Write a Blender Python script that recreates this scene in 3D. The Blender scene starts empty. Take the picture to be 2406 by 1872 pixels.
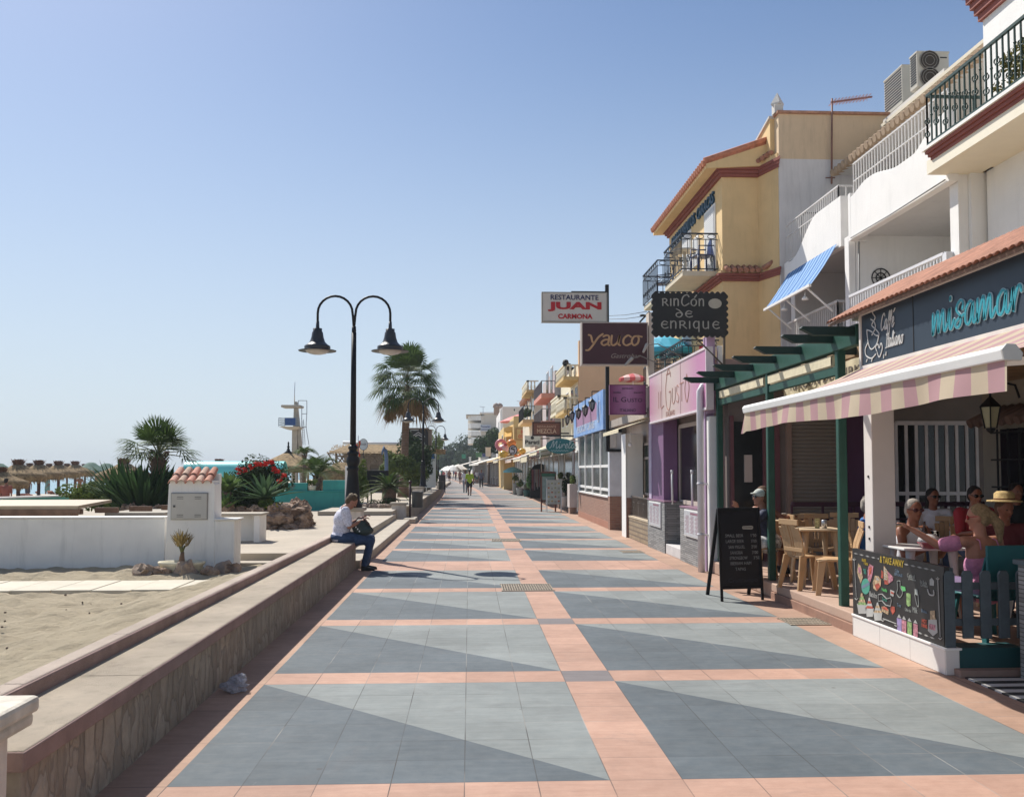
import bpy, bmesh, math, random
from mathutils import Vector, Matrix, noise
R = math.radians
sc = bpy.context.scene
C = sc.collection
rnd = random.Random(7)
F, CX, CY, PW, PH = 2195.0, 1203.0, 999.0, 2406.0, 1872.0
PITCH, YAW, CAMH = math.atan(105 / F), math.atan(100 / F), 1.7
cam = bpy.data.cameras.new('camera')
cam.sensor_width = 36
cam.lens = F / PW * 36
cam.shift_y = (CY - PH / 2) / PW
cam.clip_start, cam.clip_end = 0.05, 9000
co = bpy.data.objects.new('camera', cam)
C.objects.link(co)
co.location = (0, 0, CAMH)
co.rotation_euler = (R(90) + PITCH, 0, -YAW)
sc.camera = co
_m = co.rotation_euler.to_matrix()
_rx, _ux, _fx = _m @ Vector((1, 0, 0)), _m @ Vector((0, 1, 0)), _m @ Vector((0, 0, -1))
def at(px, py, Y):
 """world point on the plane y=Y seen at a pixel of the 2406 px wide photograph"""
 d = _fx + _rx * ((px - CX) / F) - _ux * ((py - CY) / F)
 return Vector((0, 0, CAMH)) + d * (Y / d.y)
def gy(px, X_): return X_ / at(px, 1104, 1).x
def gx(px, Y): return at(px, 1104, Y).x
def gz(py, Y, px=1400): return at(px, py, Y).z
SUN = Vector((-0.50, 0.75, 1.0)).normalized()
w = bpy.data.worlds.new('World')
sc.world = w
w.use_nodes = True
nt = w.node_tree
sky = nt.nodes.new('ShaderNodeTexSky')
sky.sky_type = 'NISHITA'
sky.sun_disc = False
sky.sun_elevation = math.asin(SUN.z)
sky.sun_rotation = math.atan2(SUN.x, SUN.y)
sky.altitude = 10
sky.air_density = 0.85
sky.dust_density = 0.7
sky.ozone_density = 2.6
bg = nt.nodes['Background']
tcw = nt.nodes.new('ShaderNodeTexCoord')
sxw = nt.nodes.new('ShaderNodeSeparateXYZ')
nt.links.new(tcw.outputs['Generated'], sxw.inputs[0])
rmp = nt.nodes.new('ShaderNodeMapRange')          # sea haze: the air whitens towards the horizon
rmp.interpolation_type = 'SMOOTHSTEP'
for i_, v_ in ((1, -.05), (2, .5), (3, .93), (4, .06)): rmp.inputs[i_].default_value = v_
nt.links.new(sxw.outputs[2], rmp.inputs[0])
mxw = nt.nodes.new('ShaderNodeMix')
mxw.data_type = 'RGBA'
nt.links.new(rmp.outputs[0], mxw.inputs[0])
hsw = nt.nodes.new('ShaderNodeHueSaturation')
hsw.inputs['Saturation'].default_value = 1.12
hsw.inputs['Value'].default_value = 1.04
nt.links.new(sky.outputs[0], hsw.inputs['Color'])
nt.links.new(hsw.outputs[0], mxw.inputs[6])
mxw.inputs[7].default_value = (5.8, 6.6, 7.35, 1)
nt.links.new(mxw.outputs[2], bg.inputs[0])
bg.inputs[1].default_value = 0.08
sl = bpy.data.lights.new('sun', 'SUN')
sl.energy = 4.4
sl.angle = R(0.5)
sl.color = (1.0, 0.955, 0.88)
so = bpy.data.objects.new('sun', sl)
C.objects.link(so)
so.rotation_euler = SUN.to_track_quat('Z', 'Y').to_euler()
so.location = (-20, 30, 50)
sc.view_settings.view_transform = 'Standard'
sc.view_settings.look = 'None'
sc.view_settings.gamma = 1
sc.view_settings.exposure = 0.5
sc.render.engine = 'CYCLES'
class X:
 """tiny expression builder over math nodes"""
 def __init__(s, t, v): s.t, s.v = t, v
 def op(s, o, *a):
  n = s.t.nodes.new('ShaderNodeMath')
  n.operation = o
  for i, q in enumerate((s,) + a):
   q = q.v if isinstance(q, X) else q
   if isinstance(q, (int, float)): n.inputs[i].default_value = q
   else: s.t.links.new(q, n.inputs[i])
  return X(s.t, n.outputs[0])
 def __add__(s, o): return s.op('ADD', o)
 def __sub__(s, o): return s.op('SUBTRACT', o)
 def __mul__(s, o): return s.op('MULTIPLY', o)
 def __truediv__(s, o): return s.op('DIVIDE', o)
 def __lt__(s, o): return s.op('LESS_THAN', o)
 def __gt__(s, o): return s.op('GREATER_THAN', o)
 def mod(s, o): return s.op('FLOORED_MODULO', o)
 def mn(s, o): return s.op('MINIMUM', o)
 def mx(s, o): return s.op('MAXIMUM', o)
def c4(c): return (c[0], c[1], c[2], 1)
def mixc(t, fac, a, b):
 n = t.nodes.new('ShaderNodeMix')
 n.data_type = 'RGBA'
 for s, q in ((n.inputs[0], fac), (n.inputs[6], a), (n.inputs[7], b)):
  q = q.v if isinstance(q, X) else q
  if isinstance(q, (int, float)): s.default_value = q
  elif isinstance(q, (tuple, list)): s.default_value = c4(q)
  else: t.links.new(q, s)
 return n.outputs[2]
def newmat(name):
 m = bpy.data.materials.new(name)
 m.use_nodes = True
 t = m.node_tree
 return m, t, t.nodes['Principled BSDF']
def coords(t, kind='Object'):
 n = t.nodes.new('ShaderNodeTexCoord')
 return n.outputs[kind]
def noi(t, vec, scale, detail=4, rough=.6, dist=0):
 n = t.nodes.new('ShaderNodeTexNoise')
 n.inputs['Scale'].default_value = scale
 n.inputs['Detail'].default_value = detail
 n.inputs['Roughness'].default_value = rough
 n.inputs['Distortion'].default_value = dist
 t.links.new(vec, n.inputs['Vector'])
 return n.outputs['Fac']
def bumpn(t, bs, h, strength, dist=0.02, prev=None):
 b = t.nodes.new('ShaderNodeBump')
 b.inputs['Strength'].default_value = strength
 b.inputs['Distance'].default_value = dist
 t.links.new(h.v if isinstance(h, X) else h, b.inputs['Height'])
 if prev: t.links.new(prev, b.inputs['Normal'])
 t.links.new(b.outputs[0], bs.inputs['Normal'])
 return b.outputs[0]
MC = {}
def M(col, rough=.75, var=.12, sc_=3, bump=0, bsc=30, metal=0, spec=.4, col2=None, stain=0, alpha=1, trans=0, name=None, emit=0):
 """plain painted / natural surface with two scales of variation"""
 key = (tuple(col), rough, var, sc_, bump, bsc, metal, spec, col2 and tuple(col2), stain, alpha, trans)
 if key in MC: return MC[key]
 m, t, bs = newmat(name or 'mat_%d' % len(MC))
 v = coords(t)
 n1 = noi(t, v, sc_, 5)
 a = [max(0, c * (1 - var)) for c in col]
 b = [min(1, c * (1 + var)) for c in (col2 or col)]
 f = (X(t, n1) - .3) * 2.5
 f = f.mx(0).mn(1)
 c = mixc(t, f, a, b)
 if stain:
  mp = t.nodes.new('ShaderNodeMapping')
  mp.inputs['Scale'].default_value = (3, 3, .35)
  t.links.new(v, mp.inputs['Vector'])
  n2 = noi(t, mp.outputs[0], 2.2, 6, .7)
  f2 = ((X(t, n2) - .52) * 4).mx(0).mn(1) * stain
  c = mixc(t, f2, c, [q * .45 for q in col])
 t.links.new(c, bs.inputs['Base Color'])
 bs.inputs['Roughness'].default_value = rough
 bs.inputs['Metallic'].default_value = metal
 bs.inputs['Specular IOR Level'].default_value = spec
 if bump:
  bumpn(t, bs, noi(t, v, bsc, 6, .65), bump)
 if trans: bs.inputs['Transmission Weight'].default_value = trans
 if alpha < 1: bs.inputs['Alpha'].default_value = alpha
 MC[key] = m
 return m
def leafmat(col, name='leaf'):
 m, t, bs = newmat(name)
 g = t.nodes.new('ShaderNodeNewGeometry')
 r = X(t, g.outputs['Random Per Island'])
 n = noi(t, coords(t), 3, 2)
 c = mixc(t, r, [q * .65 for q in col], [min(1, q * 1.45) for q in col])
 c = mixc(t, X(t, n) * .5, c, [col[0] * 1.5, col[1] * 1.25, col[2] * .8])
 t.links.new(c, bs.inputs['Base Color'])
 bs.inputs['Roughness'].default_value = .65
 bs.inputs['Specular IOR Level'].default_value = .1
 tr = t.nodes.new('ShaderNodeBsdfTranslucent')
 t.links.new(c, tr.inputs[0])
 mx = t.nodes.new('ShaderNodeMixShader')
 mx.inputs[0].default_value = .22
 t.links.new(bs.outputs[0], mx.inputs[1])
 t.links.new(tr.outputs[0], mx.inputs[2])
 t.links.new(mx.outputs[0], t.nodes['Material Output'].inputs[0])
 return m
def swz(t, v, ex):
 """vector from components, e.g. 'yz0' puts y,z into x,y"""
 s = t.nodes.new('ShaderNodeSeparateXYZ')
 t.links.new(v, s.inputs[0])
 c = t.nodes.new('ShaderNodeCombineXYZ')
 for i, k in enumerate(ex):
  if k in 'xyz': t.links.new(s.outputs['xyz'.index(k)], c.inputs[i])
 return c.outputs[0]
def brickmat(name, c1, c2, mortar, bw, rh, ms=.01, plane='yz0', bump=.6, rough=.85, off=.5, sq=1, nvar=.3):
 m, t, bs = newmat(name)
 v = swz(t, coords(t), plane)
 b = t.nodes.new('ShaderNodeTexBrick')
 t.links.new(v, b.inputs['Vector'])
 b.offset = off
 b.squash = sq
 b.inputs['Color1'].default_value = c4(c1)
 b.inputs['Color2'].default_value = c4(c2)
 b.inputs['Mortar'].default_value = c4(mortar)
 b.inputs['Scale'].default_value = 1
 b.inputs['Mortar Size'].default_value = ms
 b.inputs['Brick Width'].default_value = bw
 b.inputs['Row Height'].default_value = rh
 n = noi(t, coords(t), 14, 5)
 c = mixc(t, X(t, n) * nvar, b.outputs['Color'], [q * .4 for q in c1])
 t.links.new(c, bs.inputs['Base Color'])
 bs.inputs['Roughness'].default_value = rough
 h = X(t, b.outputs['Fac']) * -1 + X(t, n) * .5
 bumpn(t, bs, h, bump, .02)
 return m
def wavemat(name, c1, c2, scale, axis='Y', profile='SIN', bump=.5, rough=.6, sharp=False, vary=.1, dist=.01):
 """stripes / slats along an axis in object space"""
 m, t, bs = newmat(name)
 v = coords(t)
 s = t.nodes.new('ShaderNodeSeparateXYZ')
 t.links.new(v, s.inputs[0])
 u = X(t, s.outputs['XYZ'.index(axis)]) * scale
 ph = u.mod(1)
 if sharp: f = ph < .5
 else: f = (ph - .5).op('ABSOLUTE') * 2
 c = mixc(t, f, c1, c2)
 n = noi(t, v, 6, 4)
 c = mixc(t, X(t, n) * vary * 2, c, [q * .5 for q in c1])
 t.links.new(c, bs.inputs['Base Color'])
 bs.inputs['Roughness'].default_value = rough
 if bump: bumpn(t, bs, f, bump, dist)
 return m
def tag(o, label=None, cat=None, group=None, kind=None):
 if label: o['label'] = label
 if cat: o['category'] = cat
 if group: o['group'] = group
 if kind: o['kind'] = kind
 return o
ORG = {}
def thing(name, label, cat, loc=(0, 0, 0), group=None):
 o = bpy.data.objects.new(name, None)
 C.objects.link(o)
 o.location = loc
 o.empty_display_size = .2
 ORG[o.name] = Vector(loc)
 return tag(o, label, cat, group)
def frame(d, up=Vector((0, 0, 1))):
 d = Vector(d).normalized()
 u = Vector(up)
 if abs(d.dot(u)) > .98: u = Vector((0, 1, 0)) if abs(d.y) < .9 else Vector((1, 0, 0))
 a = d.cross(u).normalized()
 return a, a.cross(d).normalized()
class MB:
 def __init__(s): s.v, s.f, s.m, s.s = [], [], [], []
 def add(s, vs, fs, m=0, sm=False):
  b = len(s.v)
  s.v += [Vector(p) for p in vs]
  s.f += [[i + b for i in f] for f in fs]
  s.m += [m] * len(fs)
  s.s += [sm] * len(fs)
  return s
 def box(s, x0, x1, y0, y1, z0, z1, m=0):
  vs = [(x, y, z) for x in (x0, x1) for y in (y0, y1) for z in (z0, z1)]
  return s.add(vs, [(0, 1, 3, 2), (4, 6, 7, 5), (0, 4, 5, 1), (2, 3, 7, 6), (0, 2, 6, 4), (1, 5, 7, 3)], m)
 def bar(s, p, q, w, h=None, m=0, up=(0, 0, 1)):
  p, q = Vector(p), Vector(q)
  h = h or w
  a, b = frame(q - p, up)
  vs = [e + a * (i * w / 2) + b * (j * h / 2) for e in (p, q) for i, j in ((-1, -1), (1, -1), (1, 1), (-1, 1))]
  return s.add(vs, [(3, 2, 1, 0), (4, 5, 6, 7), (0, 1, 5, 4), (1, 2, 6, 5), (2, 3, 7, 6), (3, 0, 4, 7)], m)
 def tube(s, pts, r, n=8, m=0, sm=True, cap=True, sx=1, sy=1):
  pts = [Vector(p) for p in pts]
  k = len(pts)
  rs = r if isinstance(r, (list, tuple)) else [r] * k
  vs = []
  a = None
  for i, p in enumerate(pts):
   d = pts[min(i + 1, k - 1)] - pts[max(i - 1, 0)]
   if d.length < 1e-9: d = Vector((0, 0, 1))
   d.normalize()
   if a is None: a, b = frame(d)
   else:
    a = (a - d * a.dot(d)).normalized()
    b = a.cross(d)
   for j in range(n):
    t = 2 * math.pi * j / n
    vs.append(p + a * (math.cos(t) * rs[i] * sx) + b * (math.sin(t) * rs[i] * sy))
  fs = [(i * n + j, i * n + (j + 1) % n, (i + 1) * n + (j + 1) % n, (i + 1) * n + j) for i in range(k - 1) for j in range(n)]
  s.add(vs, fs, m, sm)
  if cap:
   b0 = len(s.v) - len(vs)
   s.f += [[b0 + j for j in range(n)][::-1], [b0 + (k - 1) * n + j for j in range(n)]]
   s.m += [m, m]
   s.s += [False, False]
  return s
 def lathe(s, prof, c=(0, 0, 0), n=20, m=0, sm=True, sx=1, sy=1):
  c = Vector(c)
  vs = [c + Vector((math.cos(2 * math.pi * j / n) * r * sx, math.sin(2 * math.pi * j / n) * r * sy, z)) for r, z in prof for j in range(n)]
  k = len(prof)
  fs = [(i * n + j, i * n + (j + 1) % n, (i + 1) * n + (j + 1) % n, (i + 1) * n + j) for i in range(k - 1) for j in range(n)]
  s.add(vs, fs, m, sm)
  b = len(s.v) - len(vs)
  for e, fl in ((0, 1), (k - 1, 0)):
   if prof[e][0] > 1e-4:
    f = [b + e * n + j for j in range(n)]
    s.f.append(f[::-1] if fl else f); s.m.append(m); s.s.append(False)
  return s
 def prism(s, poly, fn, a, b, m=0, sm=False):
  """poly of 2d points, fn(u,v,w)->3d point, extruded from w=a to w=b"""
  n = len(poly)
  vs = [fn(u, v, a) for u, v in poly] + [fn(u, v, b) for u, v in poly]
  s.add(vs, [(i, (i + 1) % n, n + (i + 1) % n, n + i) for i in range(n)], m, sm)
  b0 = len(s.v) - 2 * n
  s.f += [[b0 + i for i in range(n)][::-1], [b0 + n + i for i in range(n)]]
  s.m += [m, m]
  s.s += [False, False]
  return s
 def ball(s, c, rx, ry=None, rz=None, n=12, k=8, m=0, rot=None, sm=True):
  c = Vector(c)
  ry = ry or rx
  rz = rz or rx
  vs = []
  for i in range(k + 1):
   t = math.pi * i / k
   for j in range(n):
    p = 2 * math.pi * j / n
    q = Vector((math.sin(t) * math.cos(p) * rx, math.sin(t) * math.sin(p) * ry, math.cos(t) * rz))
    if rot: q = rot @ q
    vs.append(c + q)
  fs = [(i * n + j, (i + 1) * n + j, (i + 1) * n + (j + 1) % n, i * n + (j + 1) % n) for i in range(k) for j in range(n)]
  return s.add(vs, fs, m, sm)
 def cap(s, p, r0, q, r1, n=10, m=0):
  """round cone"""
  p, q = Vector(p), Vector(q)
  d = (q - p)
  L = d.length or 1e-6
  d = d / L
  pts, rs = [], []
  for t in (-90, -60, -30): pts.append(p + d * math.sin(R(t)) * r0); rs.append(max(1e-4, math.cos(R(t)) * r0))
  pts.append(p); rs.append(r0)
  pts.append(q); rs.append(r1)
  for t in (30, 60, 90): pts.append(q + d * math.sin(R(t)) * r1); rs.append(max(1e-4, math.cos(R(t)) * r1))
  return s.tube(pts, rs, n, m)
 def build(s, name, mats, parent=None, bevel=0, sub=0, remesh=0, org=None):
  me = bpy.data.meshes.new(name)
  if parent is not None: o0 = ORG[parent.name]
  elif org is not None: o0 = Vector(org)
  else:
   xs = [p.x for p in s.v]; ys = [p.y for p in s.v]; zs = [p.z for p in s.v]
   o0 = Vector(((min(xs) + max(xs)) / 2, (min(ys) + max(ys)) / 2, min(zs)))
  me.from_pydata([p - o0 for p in s.v], [], s.f)
  if not isinstance(mats, (list, tuple)): mats = [mats]
  for mt in mats: me.materials.append(mt)
  me.polygons.foreach_set('material_index', s.m)
  me.polygons.foreach_set('use_smooth', s.s)
  me.update()
  o = bpy.data.objects.new(name, me)
  C.objects.link(o)
  if parent is not None: o.parent = parent
  else: o.location = o0
  ORG[o.name] = o0
  if remesh:
   md = o.modifiers.new('r', 'REMESH')
   md.mode = 'VOXEL'
   md.voxel_size = remesh
   md.use_smooth_shade = True
   md = o.modifiers.new('s', 'SMOOTH')
   md.iterations = 3
   md.factor = .5
  if bevel:
   md = o.modifiers.new('b', 'BEVEL')
   md.width = bevel
   md.segments = 2
   md.limit_method = 'ANGLE'
   md.angle_limit = R(40)
  if sub:
   md = o.modifiers.new('u', 'SUBSURF')
   md.levels = md.render_levels = sub
  return o
def kids(o): return [c for c in list(C.objects) if c.parent == o]
def copy_tree(o, loc=None, rz=None, label=None, scale=None, parent=None):
 c = o.copy()
 C.objects.link(c)
 if parent is not None: c.parent = parent
 if loc is not None: c.location = loc
 if rz is not None: c.rotation_euler = (0, 0, rz)
 if scale is not None: c.scale = (scale,) * 3
 if label: c['label'] = label
 for ch in kids(o): copy_tree(ch, parent=c)
 return c
def struct(o): return tag(o, kind='structure')
def basis(o, dx, dz):
 """2d (u right, v up) -> world; normal = dx x dz"""
 o, dx, dz = Vector(o), Vector(dx).normalized(), Vector(dz).normalized()
 nrm = dx.cross(dz)
 return lambda u, v, w=0: o + dx * u + dz * v + nrm * w
def text(mb, s, fn, w=None, h=.1, m=0, depth=.004, bold=0, shear=0, align='C', x=0, y=0, squash=None):
 """letters added to mb at (x,y) of the plane fn; fitted to height h and (optionally) width w"""
 cu = bpy.data.curves.new('t', 'FONT')
 cu.body = s
 cu.resolution_u = 3
 cu.extrude = .5
 cu.offset = bold
 cu.shear = shear
 ob = bpy.data.objects.new('t', cu)
 C.objects.link(ob)
 dg = bpy.context.evaluated_depsgraph_get()
 me = ob.evaluated_get(dg).to_mesh()
 vs = [v.co.copy() for v in me.vertices]
 fs = [list(p.vertices) for p in me.polygons]
 ob.evaluated_get(dg).to_mesh_clear()
 bpy.data.objects.remove(ob)
 bpy.data.curves.remove(cu)
 if not vs: return
 x0, x1 = min(v.x for v in vs), max(v.x for v in vs)
 y0, y1 = min(v.y for v in vs), max(v.y for v in vs)
 ky = h / max(.01, y1 - y0)
 kx = (w / (x1 - x0)) if w else ky
 ox = {'C': -(x0 + x1) / 2, 'L': -x0, 'R': -x1}[align]
 mb.add([fn(x + (v.x + ox) * kx, y + (v.y - y0) * ky, .001 + (v.z + .5) * depth) for v in vs], fs, m)
def smooth(pts, k=5):
 P = [Vector((p[0], p[1])) for p in pts]
 out = []
 for i in range(len(P) - 1):
  p0, p1, p2, p3 = P[max(i - 1, 0)], P[i], P[i + 1], P[min(i + 2, len(P) - 1)]
  for j in range(k):
   t = j / k
   out.append(.5 * ((2 * p1) + (p2 - p0) * t + (2 * p0 - 5 * p1 + 4 * p2 - p3) * t * t + (3 * p1 - p0 - 3 * p2 + p3) * t ** 3))
 out.append(P[-1])
 return out
def stroke(mb, pts, fn, wd, m=0, depth=.006, w0=0, k=5, sm=True, calli=0):
 """flat brush stroke in the plane fn"""
 P = smooth(pts, k) if sm else [Vector((p[0], p[1])) for p in pts]
 n = len(P)
 L, Rr = [], []
 for i, p in enumerate(P):
  d = P[min(i + 1, n - 1)] - P[max(i - 1, 0)]
  if d.length < 1e-9: d = Vector((1, 0))
  d.normalize()
  nn = Vector((-d.y, d.x))
  ww = wd / 2
  if calli: ww *= .45 + .75 * abs(nn.dot(Vector((.87, -.3)))) * calli + (1 - calli) * .4
  L.append(p + nn * ww); Rr.append(p - nn * ww)
 vs = []
 for a, b in zip(L, Rr):
  vs += [fn(a.x, a.y, w0), fn(b.x, b.y, w0), fn(a.x, a.y, w0 + depth), fn(b.x, b.y, w0 + depth)]
 fs = []
 for i in range(n - 1):
  q, r = 4 * i, 4 * i + 4
  fs += [(q + 2, q + 3, r + 3, r + 2), (q, q + 2, r + 2, r), (q + 3, q + 1, r + 1, r + 3)]
 mb.add(vs, fs, m)
 for p in (P[0], P[-1]):
  r = wd / 2 * (.8 if calli else 1)
  mb.prism([(p.x + math.cos(t * .785) * r, p.y + math.sin(t * .785) * r) for t in range(8)], fn, w0, w0 + depth * 1.02, m)
GL = {
 'm': (1.02, [[(0, .95), (0, .05), (.04, .1), (.26, .9), (.36, .9), (.38, .1), (.42, .12), (.62, .9), (.72, .9), (.74, .15), (.82, .02), (1.0, .35)]]),
 'i': (.38, [[(.0, .35), (.1, .95), (.1, .15), (.2, .02), (.38, .4)], [(.12, 1.35), (.13, 1.42)]]),
 's': (.62, [[(.52, .75), (.56, 1.0), (.42, 1.15), (.2, 1.0), (.16, .75), (.36, .5), (.42, .2), (.25, -.02), (.08, .1), (.16, .3), (.6, .5)]]),
 'a': (.8, [[(.52, .8), (.36, .98), (.12, .7), (.08, .2), (.24, .0), (.42, .25), (.54, .9), (.54, .15), (.64, .02), (.8, .4)]]),
 'r': (.6, [[(0, .35), (.1, .95), (.1, .02), (.14, .3), (.3, .85), (.44, .95), (.5, .7)]]),
 'e': (.5, [[(0, .35), (.34, .6), (.3, .95), (.14, .9), (.06, .4), (.2, 0), (.5, .35)]]),
 'l': (.42, [[(0, .35), (.3, 1.2), (.28, 1.65), (.14, 1.5), (.1, .2), (.2, 0), (.42, .35)]]),
 'M': (1.3, [[(-.1, .1), (.1, .3), (.3, 1.5), (.42, 1.55), (.45, .3), (.5, .35), (.8, 1.45), (.92, 1.5), (.93, .25), (1.05, 0), (1.25, .35)]]),
 'C': (.85, [[(.8, 1.3), (.6, 1.6), (.2, 1.3), (.05, .5), (.3, 0), (.8, .35)]]),
 'f': (.42, [[(0, .3), (.35, 1.2), (.3, 1.65), (.15, 1.3), (.05, -.5), (.0, -.6)], [(0, .75), (.35, .8)]]),
 't': (.38, [[(.2, 1.4), (.1, .2), (.2, 0), (.38, .3)], [(0, .95), (.4, 1.0)]]),
 'n': (.75, [[(.05, .95), (.02, 0), (.1, .4), (.3, .95), (.42, .85), (.44, .15), (.55, 0), (.75, .4)]]),
 'o': (.62, [[(.4, .92), (.15, .85), (.05, .4), (.2, .02), (.42, .2), (.46, .65), (.36, .92), (.62, .85)]]),
 'I': (.6, [[(.1, 1.5), (.6, 1.55)], [(.38, 1.5), (.25, .05)], [(0, 0), (.5, .05)]]),
 'u': (.72, [[(.0, .95), (.03, .2), (.18, .0), (.4, .3), (.47, .95), (.47, .15), (.58, .0)]]),
 'c': (.58, [[(.5, .82), (.3, .98), (.08, .65), (.1, .2), (.3, 0), (.54, .18)]]),
 'O': (.7, [[(.3, 1), (.08, .75), (.06, .25), (.3, 0), (.54, .25), (.56, .75), (.32, 1)]]),
 'A': (.66, [[(.1, .85), (.3, .98), (.46, .8), (.46, .1), (.56, .0)], [(.46, .55), (.2, .52), (.04, .25), (.2, .0), (.46, .2)]]),
 'Y': (.85, [[(.0, 1.0), (.15, .9), (.3, .3), (.45, .3)], [(.85, 1.1), (.6, .75), (.35, .0), (.15, -.45), (-.02, -.5)]]),
 'N': (.66, [[(.05, 1.02), (.05, 0)], [(.05, .7), (.25, 1), (.46, .85), (.47, 0)]]),
 'R': (.68, [[(.05, 0), (.05, 1)], [(.0, .98), (.35, 1), (.46, .75), (.3, .5), (.08, .48)], [(.25, .5), (.6, 0)]]),
 'J': (.22, [[(.06, 1), (.06, 0)]]),
 'd': (.66, [[(.08, 1.3), (.35, 1.0), (.55, .5), (.42, .08), (.2, .02), (.05, .3), (.14, .62), (.36, .7), (.5, .55)]]),
 'E': (.66, [[(.56, .82), (.3, 1), (.08, .7), (.08, .28), (.3, 0), (.6, .14)], [(.08, .52), (.5, .56)]]),
 'q': (.7, [[(.5, .92), (.2, .98), (.05, .6), (.12, .15), (.3, .05), (.5, .25)], [(.5, 1.0), (.5, -.45)]]),
 'U': (.7, [[(.05, 1), (.05, .25), (.2, .0), (.45, .15)], [(.48, 1), (.48, .0)]]),
 ' ': (.4, []),
}
def script(mb, s, fn, x, y, h, wd, m=0, kx=1, gap=0, slant=0, calli=0, depth=.006, w0=.002, rise=0):
 cx = 0
 for ch in s:
  adv, st = GL[ch]
  for q in st:
   pts = [(x + ((cx + a) * kx + b * slant) * h, y + b * h + rise * (cx + a) * h) for a, b in q]
   if ch == 'i' and q[0][1] > 1.2: stroke(mb, pts, fn, wd * 1.1, m, depth, w0, 2)
   else: stroke(mb, pts, fn, wd, m, depth, w0, calli=calli)
  cx += adv + gap
 return cx * kx * h
white = M((.8, .78, .74), .8, .05, 2, .15, 40, stain=.35)
whitep = M((.8, .79, .76), .5, .04, 3, .05, 60)
cream = M((.75, .68, .52), .75, .06, 2, .1, 40)
black = M((.007, .0075, .01), .5, .2, 8, .05, 80, spec=.28)
dark = M((.02, .02, .022), .6, .3, 2)
green_p = M((.014, .072, .05), .5, .15, 4, .1, 60, stain=.3)
metal = M((.55, .55, .56), .35, .08, 6, metal=.8)
alu = M((.72, .72, .72), .45, .05, 5)
stonecop = M((.42, .37, .3), .85, .12, 1.2, .35, 90, stain=.3)
pinkcop = M((.3, .205, .18), .85, .2, 4, .5, 70)
tanpave = M((.42, .36, .285), .85, .1, .8, .25, 50, stain=.25)
rockm = M((.17, .1, .065), .95, .45, 5, 1.0, 12, col2=(.36, .26, .19))
rockl = M((.33, .25, .19), .95, .3, 6, .9, 14)
tealm = M((.035, .3, .27), .6, .12, 1.5, .1, 30, stain=.3)
wood = M((.5, .38, .24), .8, .2, 3, .3, 40, stain=.4)
wooddk = M((.17, .1, .065), .75, .3, 5, .3, 40)
thatch = M((.2, .13, .06), .95, .4, 7, 1.0, 45, col2=(.3, .21, .11))
trunkm = M((.2, .13, .09), .95, .35, 9, .9, 30, stain=.4)
concm = M((.4, .36, .3), .9, .12, 2, .3, 30, stain=.4)
glassd = M((.012, .013, .014), .12, .3, 2, spec=.35)
terra = M((.4, .19, .125), .85, .3, 6, .4, 40)
redmold = M((.27, .085, .065), .75, .12, 3, .15, 40)
yellow = M((.74, .53, .27), .85, .07, 1.5, .15, 40, stain=.22)
potw = M((.72, .66, .48), .7, .12, 6, .2, 40, stain=.3)
def curve_c(Y):
 t = max(Y - 50, 0); t1 = min(t, 50)
 return -(.00045 * t1 * t1 + .045 * (t - t1))
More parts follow.
